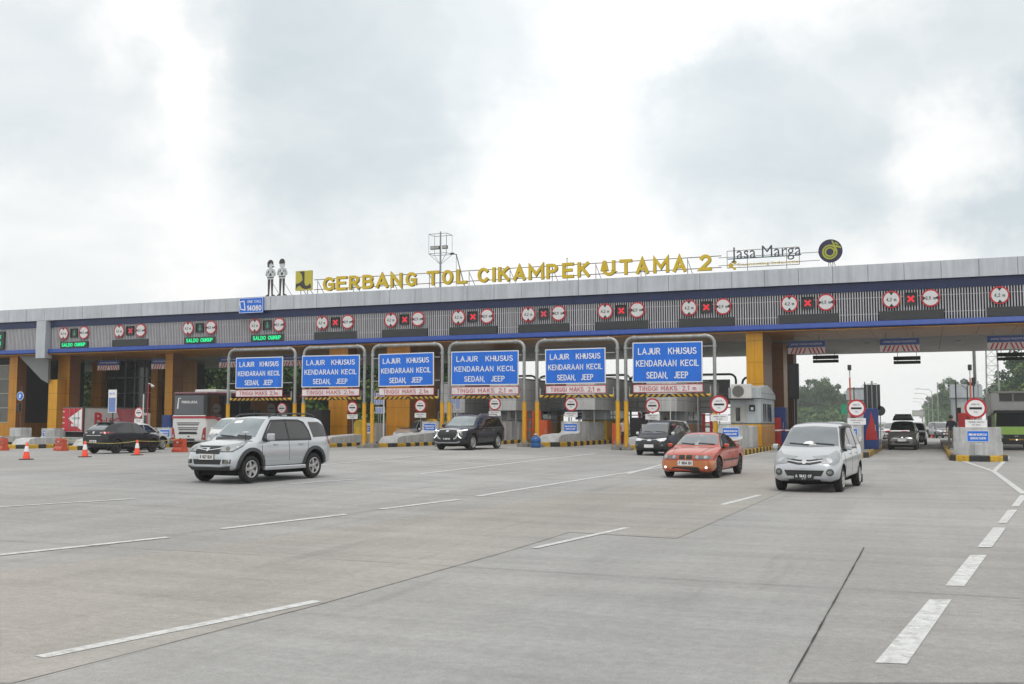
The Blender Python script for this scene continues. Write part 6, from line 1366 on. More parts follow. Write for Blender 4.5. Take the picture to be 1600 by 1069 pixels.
# ---------------------------------------------------------------- orange sedan
xs=[-2.2,-2.17,-2.08,-1.8,-1.5,-1.38,-1.1,-.75,-.3,.1,.3,.6,.95,1.04,1.4,1.75,2.02,2.14,2.18]
SED=dict(W=1.70,xf=2.18,fa=1.36,rax=-1.34,wr=.31,ra=.345,lift=.03,xs=xs,creasex=[5,13,10,6],cb=.4,inset=-.02,
 zb=[(-2.2,.40),(-2.1,.24),(1.9,.17),(2.05,.17),(2.18,.24)],
 belt=[(-2.2,.78),(-2.1,.86),(-1.4,.88),(.9,.86),(1.04,.85),(1.75,.74),(2.05,.66),(2.18,.56)],
 top=[(-2.2,.90),(-2.17,.95),(-2.08,.985),(-1.5,1.01),(-1.38,1.02),(-1.1,1.16),(-.75,1.315),(-.3,1.365),(.1,1.355),(.3,1.315),(.95,.97),(1.04,.935),(1.4,.895),(1.75,.835),(2.02,.765),(2.14,.70),(2.18,.62)],
 wm=[(-2.2,.66),(-2.17,.74),(-2.0,.82),(-1.3,.86),(1.3,.86),(1.75,.83),(2.02,.79),(2.14,.74),(2.18,.64)],
 wb=[(-2.2,.64),(-2.1,.74),(-1.4,.79),(1.04,.79),(1.75,.76),(2.02,.71),(2.18,.62)],
 wt=[(-2.2,.58),(-2.0,.66),(-1.5,.68),(-1.38,.68),(-.75,.54),(-.3,.545),(.1,.54),(.3,.55),(.95,.68),(1.04,.70),(1.75,.66),(2.02,.62),(2.18,.56)],crown=.03)
c=Car('sedan','burnt orange sedan with twin oval grille and four lamps, lowered on dark wheels','car',SED,CARM['orange']); P=c.patch
P('windshield','F',[(-.655,.985),(-.59,1.15),(-.51,1.275),(0,1.297),(.51,1.275),(.59,1.15),(.655,.985),(0,.965)],T_['windb'],.006)
P('side_window','S',[(.78,.90),(.34,1.18),(.18,1.27),(-.22,1.30),(-.22,.90)],T_['gside'],.006); P('side_window','S',[(-.28,.90),(-.28,1.30),(-.66,1.27),(-.98,1.10),(-1.05,.91)],T_['gside'],.006)
for l in ([(.84,.885),(.34,1.21),(.16,1.305),(-.25,1.33),(-.68,1.295),(-1.02,1.11),(-1.10,.885)],[(-.25,.9),(-.25,1.31)],[(.84,.88),(-1.10,.88)]): c.ribbon('window_frame','S',l,.03,CARM['trim'],.010)
for l in ([(.86,.24),(.92,.84)],[(-.25,.24),(-.25,.86)],[(-1.08,.86),(-1.0,.66),(-.94,.50),(-.92,.24)]): c.ribbon('door_gap','S',l,.012,CARM['trim'],.003)
P('rear_window','B',[(-.50,1.06),(-.44,1.26),(.44,1.26),(.50,1.06)],T_['gside'],.006)
c.ribbon('side_moulding','S',[(.90,.52),(-.92,.52)],.05,T_['trim'],.012)
P('bumper','F',[(-.78,.235),(-.80,.535),(.80,.535),(.78,.235),(.52,.21),(.40,.33),(-.40,.33),(-.52,.21)],T_['copper'],.012); 
P('bumper_corner','S',[(2.13,.24),(2.13,.535),(1.76,.535),(1.72,.40),(1.72,.22)],T_['copper'],.012)
P('headlight','F',[(.235,.575),(.235,.69),(.70,.685),(.745,.60),(.74,.575)],T_['lampd'],.014,.06,mirror=True)
for u in (.35,.60): P('headlight_bulb','F',circ(u,.633,.048),T_['lamp'],.022,.05,mirror=True)
P('grille_surround','F',[(-.215,.555),(-.225,.715),(.225,.715),(.215,.555)],T_['copper'],.012)
for u in (-1,1): P('grille','F',[(u*.02,.575),(u*.02,.695),(u*.195,.695),(u*.20,.64),(u*.185,.575)],T_['trim'],.020,.05)
P('lower_grille','F',[(-.50,.21),(-.37,.345),(.37,.345),(.50,.21)],T_['trim'],.016)
P('fog_lamp','F',circ(.62,.335,.038),T_['lampon'],.020,.05,mirror=True)
c.plate('F',.46,'F 1804 RN',w=.46,h=.15,off=.03); wiper(c,[(.56,.995),(.05,1.02)]); wiper(c,[(-.05,.99),(-.5,1.02)])
c.ribbon('bonnet_gap','T',[(2.02,-.42),(1.5,-.50),(1.06,-.56)],.012,T_['trim'],.003); c.ribbon('bonnet_gap','T',[(2.02,.42),(1.5,.50),(1.06,.56)],.012,T_['trim'],.003)
for q in 'LR':
    for u in (.0,-.85): c.box_on('door_handle',q,u,.74,.16,.03,.02,c.p,.012)
P('tail_light','S',[(-2.15,.66),(-2.15,.82),(-1.95,.84),(-1.98,.68)],T_['tail'],.010,.05)
mb=MB(); mb.bbox(-2.16,-2.04,-.62,.62,1.03,1.06,T_['orange'],.012); mb.bbox(-2.12,-2.08,-.5,-.46,.96,1.04,T_['orange'],.01); mb.bbox(-2.12,-2.08,.46,.5,.96,1.04,T_['orange'],.01); mb.build('boot_spoiler',c.root)
c.mirror(.72,.93,CARM['orange'],h=.12,out=.20); c.wheels('rimdk',7,.70); c.place(-6.62,33.0,-93.5)
# ---------------------------------------------------------------- big black car
xs=[-2.45,-2.42,-2.35,-2.15,-1.8,-1.5,-1.0,-.5,0,.35,.55,.85,1.17,1.27,1.6,2.0,2.3,2.42,2.46]
BIG=dict(W=1.96,xf=2.46,fa=1.48,rax=-1.42,wr=.375,ra=.45,lift=.02,xs=xs,creasex=[13,9],cb=.45,
 zb=[(-2.45,.48),(-2.3,.32),(2.2,.28),(2.35,.28),(2.46,.38)],
 belt=[(-2.45,1.0),(-2.3,1.12),(-1,1.10),(1.27,1.06),(2.0,1.0),(2.3,.92),(2.46,.74)],
 top=[(-2.45,1.08),(-2.42,1.2),(-2.35,1.48),(-2.15,1.66),(-1.8,1.71),(0,1.745),(.35,1.71),(.55,1.64),(1.17,1.18),(1.27,1.14),(1.6,1.13),(2.0,1.09),(2.3,1.02),(2.42,.92),(2.46,.78)],
 wm=[(-2.45,.78),(-2.42,.86),(-2.2,.96),(1.9,.98),(2.2,.94),(2.38,.84),(2.46,.68)],
 wb=[(-2.45,.74),(-2.4,.84),(-2.2,.91),(1.27,.92),(2.0,.90),(2.3,.80),(2.46,.64)],
 wt=[(-2.45,.66),(-2.3,.68),(-2.1,.68),(0,.72),(.35,.70),(.55,.72),(1.17,.82),(1.27,.83),(2.0,.78),(2.3,.66),(2.46,.56)],crown=.04)
c=Car('large_suv','big black family car with wide chrome grille and tall lit side lamps','car',BIG,CARM['navyblack'],1.03); P=c.patch
P('windshield','F',[(-.76,1.20),(-.69,1.42),(-.62,1.63),(0,1.66),(.62,1.63),(.69,1.42),(.76,1.20),(0,1.175)],T_['wind'],.006)
P('side_window','S',[(.98,1.13),(.60,1.42),(.38,1.585),(-.10,1.60),(-.10,1.13)],T_['gside'],.006); P('side_window','S',[(-.16,1.13),(-.16,1.60),(-1.05,1.60),(-1.15,1.14)],T_['gside'],.006); P('quarter_window','S',[(-1.22,1.15),(-1.15,1.59),(-1.8,1.56),(-2.1,1.40),(-2.15,1.17)],T_['gside'],.006)
c.ribbon('chrome_strip','S',[(1.02,1.105),(-1.2,1.105),(-2.15,1.13)],.022,T_['chrome'],.012)
for l in ([(1.08,.38),(1.12,1.07)],[(-.13,.38),(-.13,1.07)],[(-1.2,1.07),(-1.12,.8),(-.98,.6),(-.95,.38)]): c.ribbon('door_gap','S',l,.012,CARM['trim'],.003)
P('grille','F',[(-.50,.99),(-.56,.90),(-.44,.60),(.44,.60),(.56,.90),(.50,.99),(0,1.01)],T_['trim'],.010); c.ribbon('grille_surround','F',[(-.36,.55),(-.48,.60),(-.62,.90),(-.52,1.0),(0,1.03),(.52,1.0),(.62,.90),(.48,.60),(.36,.55)],.065,CARM['satin'],.024)
for k in range(-6,7): c.ribbon('grille_slat','F',[(k*.068,.62),(k*.075,.98)],.014,CARM['clad'],.022)
P('badge','F',[(-.09,.93),(-.02,.98),(.09,.96),(.06,.89),(-.05,.88)],T_['chrome'],.036,.05)
c.ribbon('headlight','FS',[(-.28,.93),(-.05,.955),(.26,1.0)],.045,T_['lampon'],.012); c.ribbon('side_lamp','FS',[(-.27,.85),(-.25,.68),(-.14,.59)],.05,T_['lampon'],.012); P('headlight_bulb','FS',[(-.2,.84),(-.17,.70),(-.06,.70),(-.06,.86)],T_['lampd'],.010,.05)
c.ribbon('bumper_trim','F',[(-.68,.42),(-.5,.37),(.5,.37),(.68,.42)],.05,CARM['satin'],.02); c.plate('F',.56,'B 1608 UJS',m='platek',w=.46,h=.14,off=.045)
for ax in (BIG['fa'],BIG['rax']): P('arch_cladding','S',side_arch(ax,.395,.445,.50,-8,188),T_['trim'],.012,.07,thick=.04)
c.ribbon('chrome_strip','S',[(.95,.44),(-.9,.44)],.03,T_['clad'],.012)
for q in 'LR':
    for u in (.30,-.85): c.box_on('door_handle',q,u,.98,.18,.03,.02,T_['chrome'],.012)
P('tail_light','S',[(-2.38,.95),(-2.28,.95),(-2.22,1.2),(-2.33,1.2)],T_['tail'],.012,.05)
for sd in (1,-1): mb=MB(); mb.tube([(.3,sd*.66,1.70),(.1,sd*.67,1.775),(-1.7,sd*.66,1.765),(-1.95,sd*.65,1.69)],.02,T_['chrome'],6); mb.build('roof_rail',c.root)
c.mirror(.90,1.16,CARM['navyblack'],h=.15,out=.22); c.wheels('rim',6,.66); c.place(-22.35,49.9,-92.5)
# ---------------------------------------------------------------- black hatchback seen from behind, white car beyond it
xs=[-2.14,-2.12,-2.05,-1.9,-1.6,-1.3,-1.0,-.6,-.1,.3,.45,.75,1.05,1.13,1.4,1.75,2.0,2.10,2.14]
HAT=dict(W=1.77,xf=2.14,fa=1.28,rax=-1.33,wr=.335,ra=.40,lift=.02,xs=xs,creasex=[13,9],cb=.5,
 zb=[(-2.14,.50),(-2.0,.30),(1.9,.26),(2.14,.4)],
 belt=[(-2.14,.88),(-2.0,1.02),(-1,1.02),(1.13,.94),(1.75,.86),(2.0,.74),(2.14,.58)],
 top=[(-2.14,.98),(-2.12,1.08),(-2.05,1.16),(-1.9,1.28),(-1.6,1.44),(-1.3,1.53),(-.6,1.585),(-.1,1.58),(.3,1.52),(.45,1.46),(1.05,1.06),(1.13,1.02),(1.4,.99),(1.75,.93),(2.0,.84),(2.1,.72),(2.14,.60)],
 wm=[(-2.14,.72),(-2.1,.82),(-1.9,.88),(1.6,.88),(1.9,.82),(2.14,.6)],
 wb=[(-2.14,.70),(-2.1,.78),(-1.9,.83),(1.13,.83),(1.75,.78),(2.14,.55)],
 wt=[(-2.14,.62),(-2.05,.62),(-1.9,.60),(-1.3,.57),(-.1,.60),(.3,.58),(.45,.59),(1.05,.70),(1.13,.71),(1.75,.64),(2.14,.48)],crown=.03)
def hatch_common(c,glass,plate):
    P=c.patch
    P('windshield','F',[(-.64,1.07),(-.58,1.30),(-.52,1.47),(0,1.50),(.52,1.47),(.58,1.30),(.64,1.07),(0,1.05)],CARM['windb'],.006)
    P('rear_window','B',[(-.58,1.17),(-.50,1.46),(.50,1.46),(.58,1.17)],CARM['windb'],.006)
    P('side_window','S',[(.92,.99),(.50,1.30),(.25,1.43),(-.15,1.465),(-.15,.99)],glass,.006); P('side_window','S',[(-.20,.99),(-.20,1.465),(-.85,1.43),(-1.25,1.28),(-1.40,1.05)],glass,.006)
    for l in ([(.92,.30),(.98,.95)],[(-.18,.30),(-.18,.98)],[(-1.1,.98),(-1.0,.75),(-.9,.55),(-.88,.30)]): c.ribbon('door_gap','S',l,.012,CARM['trim'],.003)
    P('tail_light','B',[(.48,.99),(.50,1.07),(.80,1.07),(.82,1.0)],CARM['tail'],.014,.06,mirror=True); P('tail_light','S',[(-2.12,.99),(-2.08,1.07),(-1.80,1.08),(-1.88,1.0)],CARM['tail'],.012,.06)
    P('reverse_lamp','B',[(.42,1.0),(.43,1.05),(.58,1.05),(.58,1.0)],CARM['lamp'],.020,.06,mirror=True); c.ribbon('chrome_strip','B',[(-.5,.90),(.5,.90)],.03,CARM['chrome'],.014); P('badge','B',circ(0,1.04,.06),CARM['chrome'],.02,.05)
    P('bumper_lower','B',[(-.72,.36),(-.76,.52),(.76,.52),(.72,.36)],CARM['trim'],.012); c.plate('B',.60,plate,w=.45,h=.14,off=.03)
    mb=MB(); mb.bbox(-1.60,-1.25,-.52,.52,1.50,1.55,c.p,.02); mb.build('roof_spoiler',c.root)
    for ax in (c.sp['fa'],c.sp['rax']): P('arch_cladding','S',side_arch(ax,.355,.40,.455,-8,188),CARM['trim'],.012,.07,thick=.04)
    mb=MB(); mb.prism([(-1.05,1.56),(-.85,1.56),(-1.0,1.66)],.04,CARM['black'],'y',-.02); mb.build('fin_aerial',c.root)
    P('headlight','FS',[(-.30,.84),(-.2,.74),(.1,.76),(.26,.90),(0,.9)],CARM['lamp'],.010,.06); P('grille','F',[(-.45,.80),(-.40,.62),(.40,.62),(.45,.80)],CARM['trim'],.010)
c=Car('hatchback','black hatchback seen from behind beside the traffic cones','car',HAT,CARM['black']); hatch_common(c,T_['gside'],'B 2315 SOL'); c.mirror(.85,1.02,CARM['black']); c.wheels('rimdk',6,.68); c.place(-40.85,45.0,88); c.root.scale=(1.02,1.02,1.08)
c=Car('hatchback','white car with black windows half hidden beyond the black hatchback','car',HAT,CARM['white'],1.04); hatch_common(c,T_['gside'],'B 1952 PRT'); c.ribbon('window_sill','S',[(1.0,.965),(-1.4,.975)],.05,T_['white'],.012); c.mirror(.85,1.02,CARM['white']); c.wheels('rim',6,.68); c.place(-44.3,49.8,90)
# ---------------------------------------------------------------- white van behind the silver off-roader
xs=[-2.4,-2.38,-2.3,-2.1,-1.6,-1.0,-.4,.3,.8,1.1,1.3,1.6,1.95,2.05,2.2,2.32,2.38,2.4,2.41]
VAN=dict(W=1.72,xf=2.41,fa=1.55,rax=-1.25,wr=.32,ra=.38,xs=xs,creasex=[13],cb=.4,
 zb=[(-2.4,.4),(-2.3,.32),(2.3,.28),(2.41,.38)],belt=[(-2.4,1.1),(1.9,1.08),(2.1,1.02),(2.3,.9),(2.41,.7)],
 top=[(-2.4,1.2),(-2.38,1.5),(-2.3,1.84),(-2.1,1.92),(.8,1.95),(1.1,1.92),(1.3,1.84),(1.95,1.28),(2.05,1.20),(2.2,1.12),(2.32,1.0),(2.38,.9),(2.41,.75)],
 wm=[(-2.4,.72),(-2.3,.85),(2.1,.86),(2.3,.80),(2.41,.62)],wb=[(-2.4,.70),(-2.3,.82),(2.0,.82),(2.3,.74),(2.41,.58)],wt=[(-2.4,.62),(-2.3,.68),(.8,.70),(1.3,.68),(1.95,.76),(2.05,.76),(2.41,.5)],crown=.04)
c=Car('van','white van with sloping windscreen half hidden behind the silver off roader','van',VAN,CARM['white']); P=c.patch
P('windshield','F',[(-.72,1.27),(-.66,1.55),(-.60,1.80),(0,1.83),(.60,1.80),(.66,1.55),(.72,1.27),(0,1.24)],T_['wind'],.006); P('side_window','S',[(1.65,1.15),(1.2,1.6),(1.0,1.74),(.5,1.76),(.5,1.14)],T_['gside'],.006); P('side_window','S',[(.4,1.14),(.4,1.76),(-.9,1.76),(-.9,1.14)],T_['gside'],.006); P('side_window','S',[(-1.0,1.14),(-1.0,1.76),(-2.1,1.72),(-2.15,1.14)],T_['gside'],.006)
P('headlight','FS',[(-.3,.95),(-.25,.78),(.05,.78),(.2,.98)],T_['lamp'],.01,.06); P('grille','F',[(-.5,.88),(-.45,.76),(.45,.76),(.5,.88)],T_['trim'],.01); c.plate('F',.52,'B 7032 WX'); c.mirror(1.7,1.22,CARM['white'],h=.2); c.wheels('rim',6,.6); c.place(-37.7,51.3,-90)
# ---------------------------------------------------------------- small copies deeper in the lanes
def clone(c,name,x,y,h,lab,pm,sc=1.0,cat='car',z=None):
    r=copy_tree(c.root); r.name=name; r.location=(x,y,gz(x,y) if z is None else z); r.rotation_euler=(0,0,rad(h)); r.scale=(sc,)*3; tag(r,lab,cat)
    for o in r.children:
        if o.name.split('.')[0]=='body' and pm:
            o.data=o.data.copy(); o.data.materials[0]=pm
    return r
W_=CARM['white']
clone(AV2,'minivan',-13.9,59.6,-90,'white car with yellow edged roof partly hidden by the small black minivan',W_)
clone(AV,'minivan',-18.2,70.5,-90,'white car with dark windscreen behind the grey concrete block',W_)
clone(AV2,'minivan',-34.6,67.5,-90,'pale grey car waiting beside the striped info panel',CARM['silver2'],1.05)
clone(AV,'minivan',-6.5,80.5,-90,'white minivan right behind the silver minivan roof',W_)
clone(AV2,'minivan',-7.2,92,-90,'second white car behind the roof of the silver minivan, dark roof carrier',W_,1.0)
clone(AV,'minivan',-15.2,112,-90,'small white car beyond the gate between the columns and the minivan',W_)
clone(EG,'minivan',-.9,83,-90,'dark car queued behind the grey minivan with roof box',CARM['gunmetal'],1.0)
clone(AV,'minivan',-3.0,100,-90,'white car farther back, left of the roof box car',W_)
clone(AV2,'minivan',1.1,118,-75,'dark small car on the far road beside the guard',CARM['gunmetal'],1.0)
clone(AV,'minivan',1.6,125,-90,'white car on the far road just behind the dark one',W_)
clone(AV,'minivan',-1.2,160,-90,'tiny white car on the far road',CARM['silver2'])
clone(EG,'minivan',-3.4,190,-90,'tiny grey car farthest along the far road',CARM['silver'],1.0)
clone(AV2,'minivan',-24.0,79,-90,'dark car deep in the lane behind the yellow legs and blue bottle',CARM['black'],1.0)
# ================================================================ coach
def rbox(mb,x0,x1,y0,y1,z0,z1,m,b=.12,seg=4): mb.bbox(x0,x1,y0,y1,z0,z1,m,b,seg=seg)
bx0,bx1,by0=-46.35,-43.6,55.4; L_=11.8
t=thing('coach','white coach with grey rear window, maroon stripe and louvred tail, seen from behind','coach',((bx0+bx1)/2,by0,0))
def bp(mb,name): o=mb.build(name,t); o.matrix_parent_inverse=Matrix.Translation(-t.location); return o
mb=MB(); rbox(mb,bx0,bx1,by0,by0+L_,.38,2.05,CARM['coachwhite'],.16); rbox(mb,bx0+.04,bx1-.04,by0+.05,by0+L_-.05,1.9,3.55,CARM['trim'],.2); bp(mb,'body')
mb=MB(); rbox(mb,bx0+.03,bx1-.03,by0+.04,by0+L_-.1,3.46,3.64,CARM['darkmaroon'],.10); mb.bbox(bx0+.5,bx1-.5,by0+1.6,by0+4.2,3.6,3.86,MT['acw'],.08); bp(mb,'roof')
mb=MB(); xc=(bx0+bx1)/2
mb.prism([(bx0+.16,2.18),(bx1-.22,2.18),(bx1-.25,3.42),(bx0+.18,3.42)],.03,M('coach rear glass',(.10,.11,.12),.2,0,.1,1),'y',by0+.03); bp(mb,'rear_window')
mb=MB(); mb.stext('PRIMAJASA',MT['white'],(xc,by0+.028,2.98),w=1.25,h=.17,d=.006)
mb.prism([(xc-1.0,2.55),(xc-.9,2.55),(xc-.84,3.22),(xc-.68,3.22),(xc-.68,3.26),(xc-.9,3.26)],.006,MT['white'],'y',by0+.022); bp(mb,'window_lettering')
mb=MB(); mb.box(bx0+.1,bx1-.1,by0-.012,by0+.2,2.07,2.13,MT['white']); mb.box(bx0+.02,bx1-.02,by0-.022,by0+.2,1.97,2.06,CARM['maroon']); mb.box(bx0+.02,bx1-.02,by0-.018,by0+.2,1.92,1.97,MT['red'])
for pts in ([(by0-.02,1.88),(by0+.9,1.88),(by0+2.2,1.52),(by0+4.0,1.15),(by0+L_,1.12),(by0+L_,1.28),(by0+4.0,1.31),(by0+2.2,1.70),(by0+.9,2.06),(by0-.02,2.06)],): mb.prism(pts,.02,CARM['maroon'],'x',bx1-.005)
bp(mb,'stripe')
mb=MB(); mb.prism([(by0+1.0,2.09),(by0+2.3,1.74),(by0+4.05,1.34),(by0+L_-.3,1.30),(by0+L_-.3,3.40),(by0+.35,3.40),(by0+.35,2.10)],.015,CARM['gside'],'x',bx1-.006); bp(mb,'side_window')
mb=MB()
for k in range(6): mb.box(bx1+.011,bx1+.02,by0+1.9+k*1.6,by0+2.0+k*1.6,1.5,3.36,CARM['trim'])
bp(mb,'side_pillar')
mb=MB()
for k,z in enumerate((1.62,1.50,1.30,1.18,1.02)):
    w=.95-k*.05; mb.box(xc-w,xc+w-.1,by0-.012,by0+.05,z-.035,z+.03,CARM['trim']); mb.box(xc-w,xc+w-.1,by0-.03,by0+.04,z+.03,z+.05,CARM['coachwhite'])
mb.box(xc-.8,xc+.7,by0-.012,by0+.05,.88,.98,CARM['trim']); bp(mb,'engine_louvre')
for sd in (-1,1):
    e=bx0 if sd<0 else bx1; mb=MB(); mb.prism([(e-sd*.02,1.35),(e-sd*.2,1.25),(e-sd*.33,.55),(e-sd*.02,.5)],.05,CARM['tail'],'y',by0-.018); mb.prism([(e-sd*.08,.85),(e-sd*.2,.85),(e-sd*.24,.65),(e-sd*.08,.65)],.02,CARM['lamp'],'y',by0-.03); bp(mb,'tail_light')
mb=MB(); mb.box(xc-.5,xc+.5,by0-.01,by0+.05,.45,.6,CARM['trim']); mb.box(xc-.24,xc+.24,by0-.02,by0,.47,.58,CARM['platek']); mb.bbox(xc-.06,xc+.08,by0-.02,by0+.02,.70,.78,CARM['trim'],.01); bp(mb,'number_plate')
for y in (by0+2.9,by0+L_-2.6):
    for x in (bx0+.25,bx1-.25): mb=MB(); mb.lathe([(0,-.12),(.46,-.12),(.49,-.08),(.49,.08),(.46,.12),(0,.12)],CARM['rubber'],(0,0,0),'x' if 0 else 'y',24); o=mb.build('wheel',t); o.rotation_euler=(0,0,rad(90)); o.location=(x-t.location.x,y-t.location.y,.49)
mb=MB(); mb.box(bx0+.2,bx1-.2,by0+.3,by0+L_-.2,.25,.5,CARM['well']); bp(mb,'underbody')
# ================================================================ white container truck with red doors
YT=59.6; xl,xr=WX(100,YT),WX(131.5,YT); L2=5.4
t=thing('box_truck','container truck with red and white rear doors and red letters on its pale side','truck',((xl+xr)/2,YT,0)); TL=t.location.copy()
ztop=W(115,636.5,YT).z
mb=MB(); mb.box(xl,xr,YT,YT+L2,.95,ztop,MT['white'] if 0 else M('truck panel',(.46,.44,.42),.5)); mb.box(xl-.02,xr+.02,YT-.02,YT+L2+.02,ztop-.06,ztop+.02,MT['framed']); bp(mb,'container')
mb=MB(); mb.box(xl+.02,xr-.04,YT-.02,YT-.002,1.0,ztop-.08,MT['red'])
mb.prism([(xl+.55,(1.0+ztop)/2+.05),(xr-.1,ztop-.1),(xr-.1,1.05)],.008,MT['white'],'y',YT-.029); mb.box(xl+.85,xr-.25,YT-.04,YT-.03,1.35,1.55,MT['offwhite'])
mb.text('LOGISTIK',MT['charcoal'],(xr-.65,YT-.031,1.95),w=.8,h=.14,d=.006)
for k in range(4): mb.box(xl+.0,xl+.2,YT-.035,YT-.021,1.15+k*.42,1.22+k*.42,MT['offwhite'])
for u in (.35,.6,.78): mb.cyl((xl+(xr-xl)*u,YT-.05,1.05),(xl+(xr-xl)*u,YT-.05,ztop-.1),.018,MT['steel'],n=6)
bp(mb,'rear_door')
mb=MB(); mb.box(xr-.01,xr+.06,YT-.03,YT+.1,.9,ztop,MT['charcoal']); bp(mb,'corner_post'); ye=YT+L2; mb=MB()
mb.prism([(ye-.06,ztop-.08),(ye-2.1,ztop-.08),(ye-1.2,1.0),(ye-.06,1.0)],.012,CARM['maroon'],'x',xr+.002); bp(mb,'side_stripe')
mb=MB(); Mx=Matrix.Translation((xr+.004,0,0))@Matrix.Rotation(rad(90),4,'Z')
mb.text('B',MT['red'],(YT+1.55,-.006,(1.0+ztop)/2+.05),w=.85,h=.92,d=.01,bold=.03,mat4=Mx); mb.text('·LOG',MT['red'],(YT+2.9,-.006,(1.0+ztop)/2-.12),w=1.6,h=.46,d=.01,bold=.02,mat4=Mx); bp(mb,'side_lettering')
mb=MB(); mb.bbox(xl+.1,xr-.05,ye+.15,ye+1.9,.7,2.4,CARM['white'],.12); mb.box(xr-.048,xr-.04,ye+.6,ye+1.4,1.5,2.2,CARM['gside']); bp(mb,'cab')
mb=MB(); mb.box(xl+.2,xr-.2,YT+.1,ye+1.8,.55,.95,CARM['well']); bp(mb,'chassis')
for y in (YT+1.2,ye+.9):
    for x in (xl+.2,xr-.2): mb=MB(); mb.lathe([(0,-.11),(.36,-.11),(.38,-.07),(.38,.07),(.36,.11),(0,.11)],CARM['rubber'],(0,0,0),'y',20); o=mb.build('wheel',t); o.rotation_euler=(0,0,rad(90)); o.location=(x-TL.x,y-TL.y,.38)
# ================================================================ green truck
YT=69.2; x0=WX(1553,YT)+.0; x1=x0+2.25; xc=(x0+x1)/2
t=thing('box_truck','truck with lime green cab and tall grey box with roof vents, at the picture edge','truck',(xc,YT,0)); TL=t.location.copy()
P1=M('grey box body',(.58,.58,.57),.5,.1)
zt=3.55; mb=MB(); mb.box(x0-.16,x1+.1,YT+1.75,YT+7.5,.95,zt,P1); mb.box(x0-.19,x1+.13,YT+1.72,YT+1.8,zt-.1,zt+.03,MT['frame']); mb.box(x0-.19,x0-.1,YT+1.72,YT+1.8,1.0,zt,MT['frame']); bp(mb,'cargo_box')
mb=MB(); 
for k in range(2): mb.box(xc-.75+k*.8,xc-.05+k*.8,YT+1.68,YT+1.74,zt-.58,zt-.14,MT['fan']); mb.box(xc-.78,xc+.78,YT+1.69,YT+1.742,zt-.14,zt-.10,MT['frame'])
mb.box(xc-.78,xc+.78,YT+1.69,YT+1.742,zt-.62,zt-.58,MT['frame']); mb.box(xc-.03,xc+.03,YT+1.66,YT+1.742,zt-.6,zt-.12,MT['frame']); bp(mb,'roof_vent')
mb=MB(); pr=[(0,.40),(-.03,.85),(0,1.25),(.05,1.42),(.26,2.18),(.42,2.34),(1.6,2.36),(1.6,.40)]
mb.prism([(YT+u,v) for u,v in pr],x1-x0,CARM['green'],'x',x0); bp(mb,'cab')
mb=MB(); 
mb.add([(x0+.03,YT+.02,1.42),(x1-.03,YT+.02,1.42),(x1-.1,YT+.235,2.2),(x0+.1,YT+.235,2.2),(x0+.03,YT+.05,1.40),(x1-.03,YT+.05,1.40),(x1-.1,YT+.29,2.22),(x0+.1,YT+.29,2.22)],[(0,1,2,3),(0,4,5,1),(1,5,6,2),(2,6,7,3),(3,7,4,0)],M('black truck screen',(.008,.009,.010),.12,0,.1,2,ior=1.25)); mb.box(x0,x1,YT+.25,YT+1.61,2.22,2.39,CARM['trim']); bp(mb,'windscreen')
mb=MB(); mb.box(x0+.02,x1-.02,YT-.06,YT+.1,.72,.93,CARM['trim']); mb.stext('H',CARM['chrome'],(xc,YT-.061,.83),w=.16,h=.1,d=.02); bp(mb,'grille')
mb=MB(); mb.bbox(x0-.02,x1+.02,YT-.12,YT+.12,.34,.70,CARM['trim'],.04); mb.box(xc-.4,xc+.4,YT-.13,YT-.118,.60,.66,MT['kerb_y']); bp(mb,'bumper')
for s_,e in ((1,x0),(-1,x1)):
    mb=MB(); mb.prism([(e+s_*.02,.72),(e+s_*.42,.72),(e+s_*.38,.88),(e+s_*.06,.94)],.03,CARM['lamp'],'y',YT-.09); bp(mb,'headlight')
    mb=MB(); mb.cyl((e,YT+.3,2.2),(e-s_*.32,YT+.05,2.05),.025,CARM['trim'],n=6); mb.bbox(e-s_*.32-.1,e-s_*.32+.1,YT-.02,YT+.08,1.35,2.05,CARM['trim'],.03); bp(mb,'door_mirror')
mb=MB(); mb.disc((xc-.0,YT-.14,.62),.05,.02,CARM['lampon'],12); bp(mb,'fog_lamp')
mb=MB(); mb.box(x0+.2,x1-.2,YT+.2,YT+7.4,.45,.95,CARM['well']); bp(mb,'chassis')
for y in (YT+.75,YT+5.6):
    for x in (x0+.22,x1-.22): mb=MB(); mb.lathe([(0,-.12),(.39,-.12),(.41,-.08),(.41,.08),(.39,.12),(0,.12)],CARM['rubber'],(0,0,0),'y',20); o=mb.build('wheel',t); o.rotation_euler=(0,0,rad(90)); o.location=(x-TL.x,y-TL.y,.41)
# ================================================================ world, light, air, camera
w=bpy.data.worlds.new('World'); S.world=w; w.use_nodes=True; N=w.node_tree.nodes; L=w.node_tree.links; bg=N['Background']
SUN_EL,SUN_AZ=62,158      # veiled sun, high behind the camera; azimuth from +Y towards +X
STR=.12; bg.inputs['Strength'].default_value=STR
sky=N.new('ShaderNodeTexSky'); sky.sky_type='NISHITA'; sky.sun_disc=False; sky.sun_elevation=rad(SUN_EL); sky.sun_rotation=rad(SUN_AZ); sky.dust_density=3; sky.air_density=1.2
tc=N.new('ShaderNodeTexCoord')
def mth(op,a,b=None,c=None):
    m=N.new('ShaderNodeMath'); m.operation=op
    for i,v in enumerate((a,b,c)):
        if v is None: continue
        if isinstance(v,(int,float)): m.inputs[i].default_value=v
        else: L.new(v,m.inputs[i])
    return m.outputs[0]
def mr(v,a,b,c,d,st=True):
    r=N.new('ShaderNodeMapRange'); r.interpolation_type='SMOOTHSTEP' if st else 'LINEAR'
    for i,q in enumerate((a,b,c,d)): r.inputs[i+1].default_value=q
    L.new(v,r.inputs[0]); return r.outputs[0]
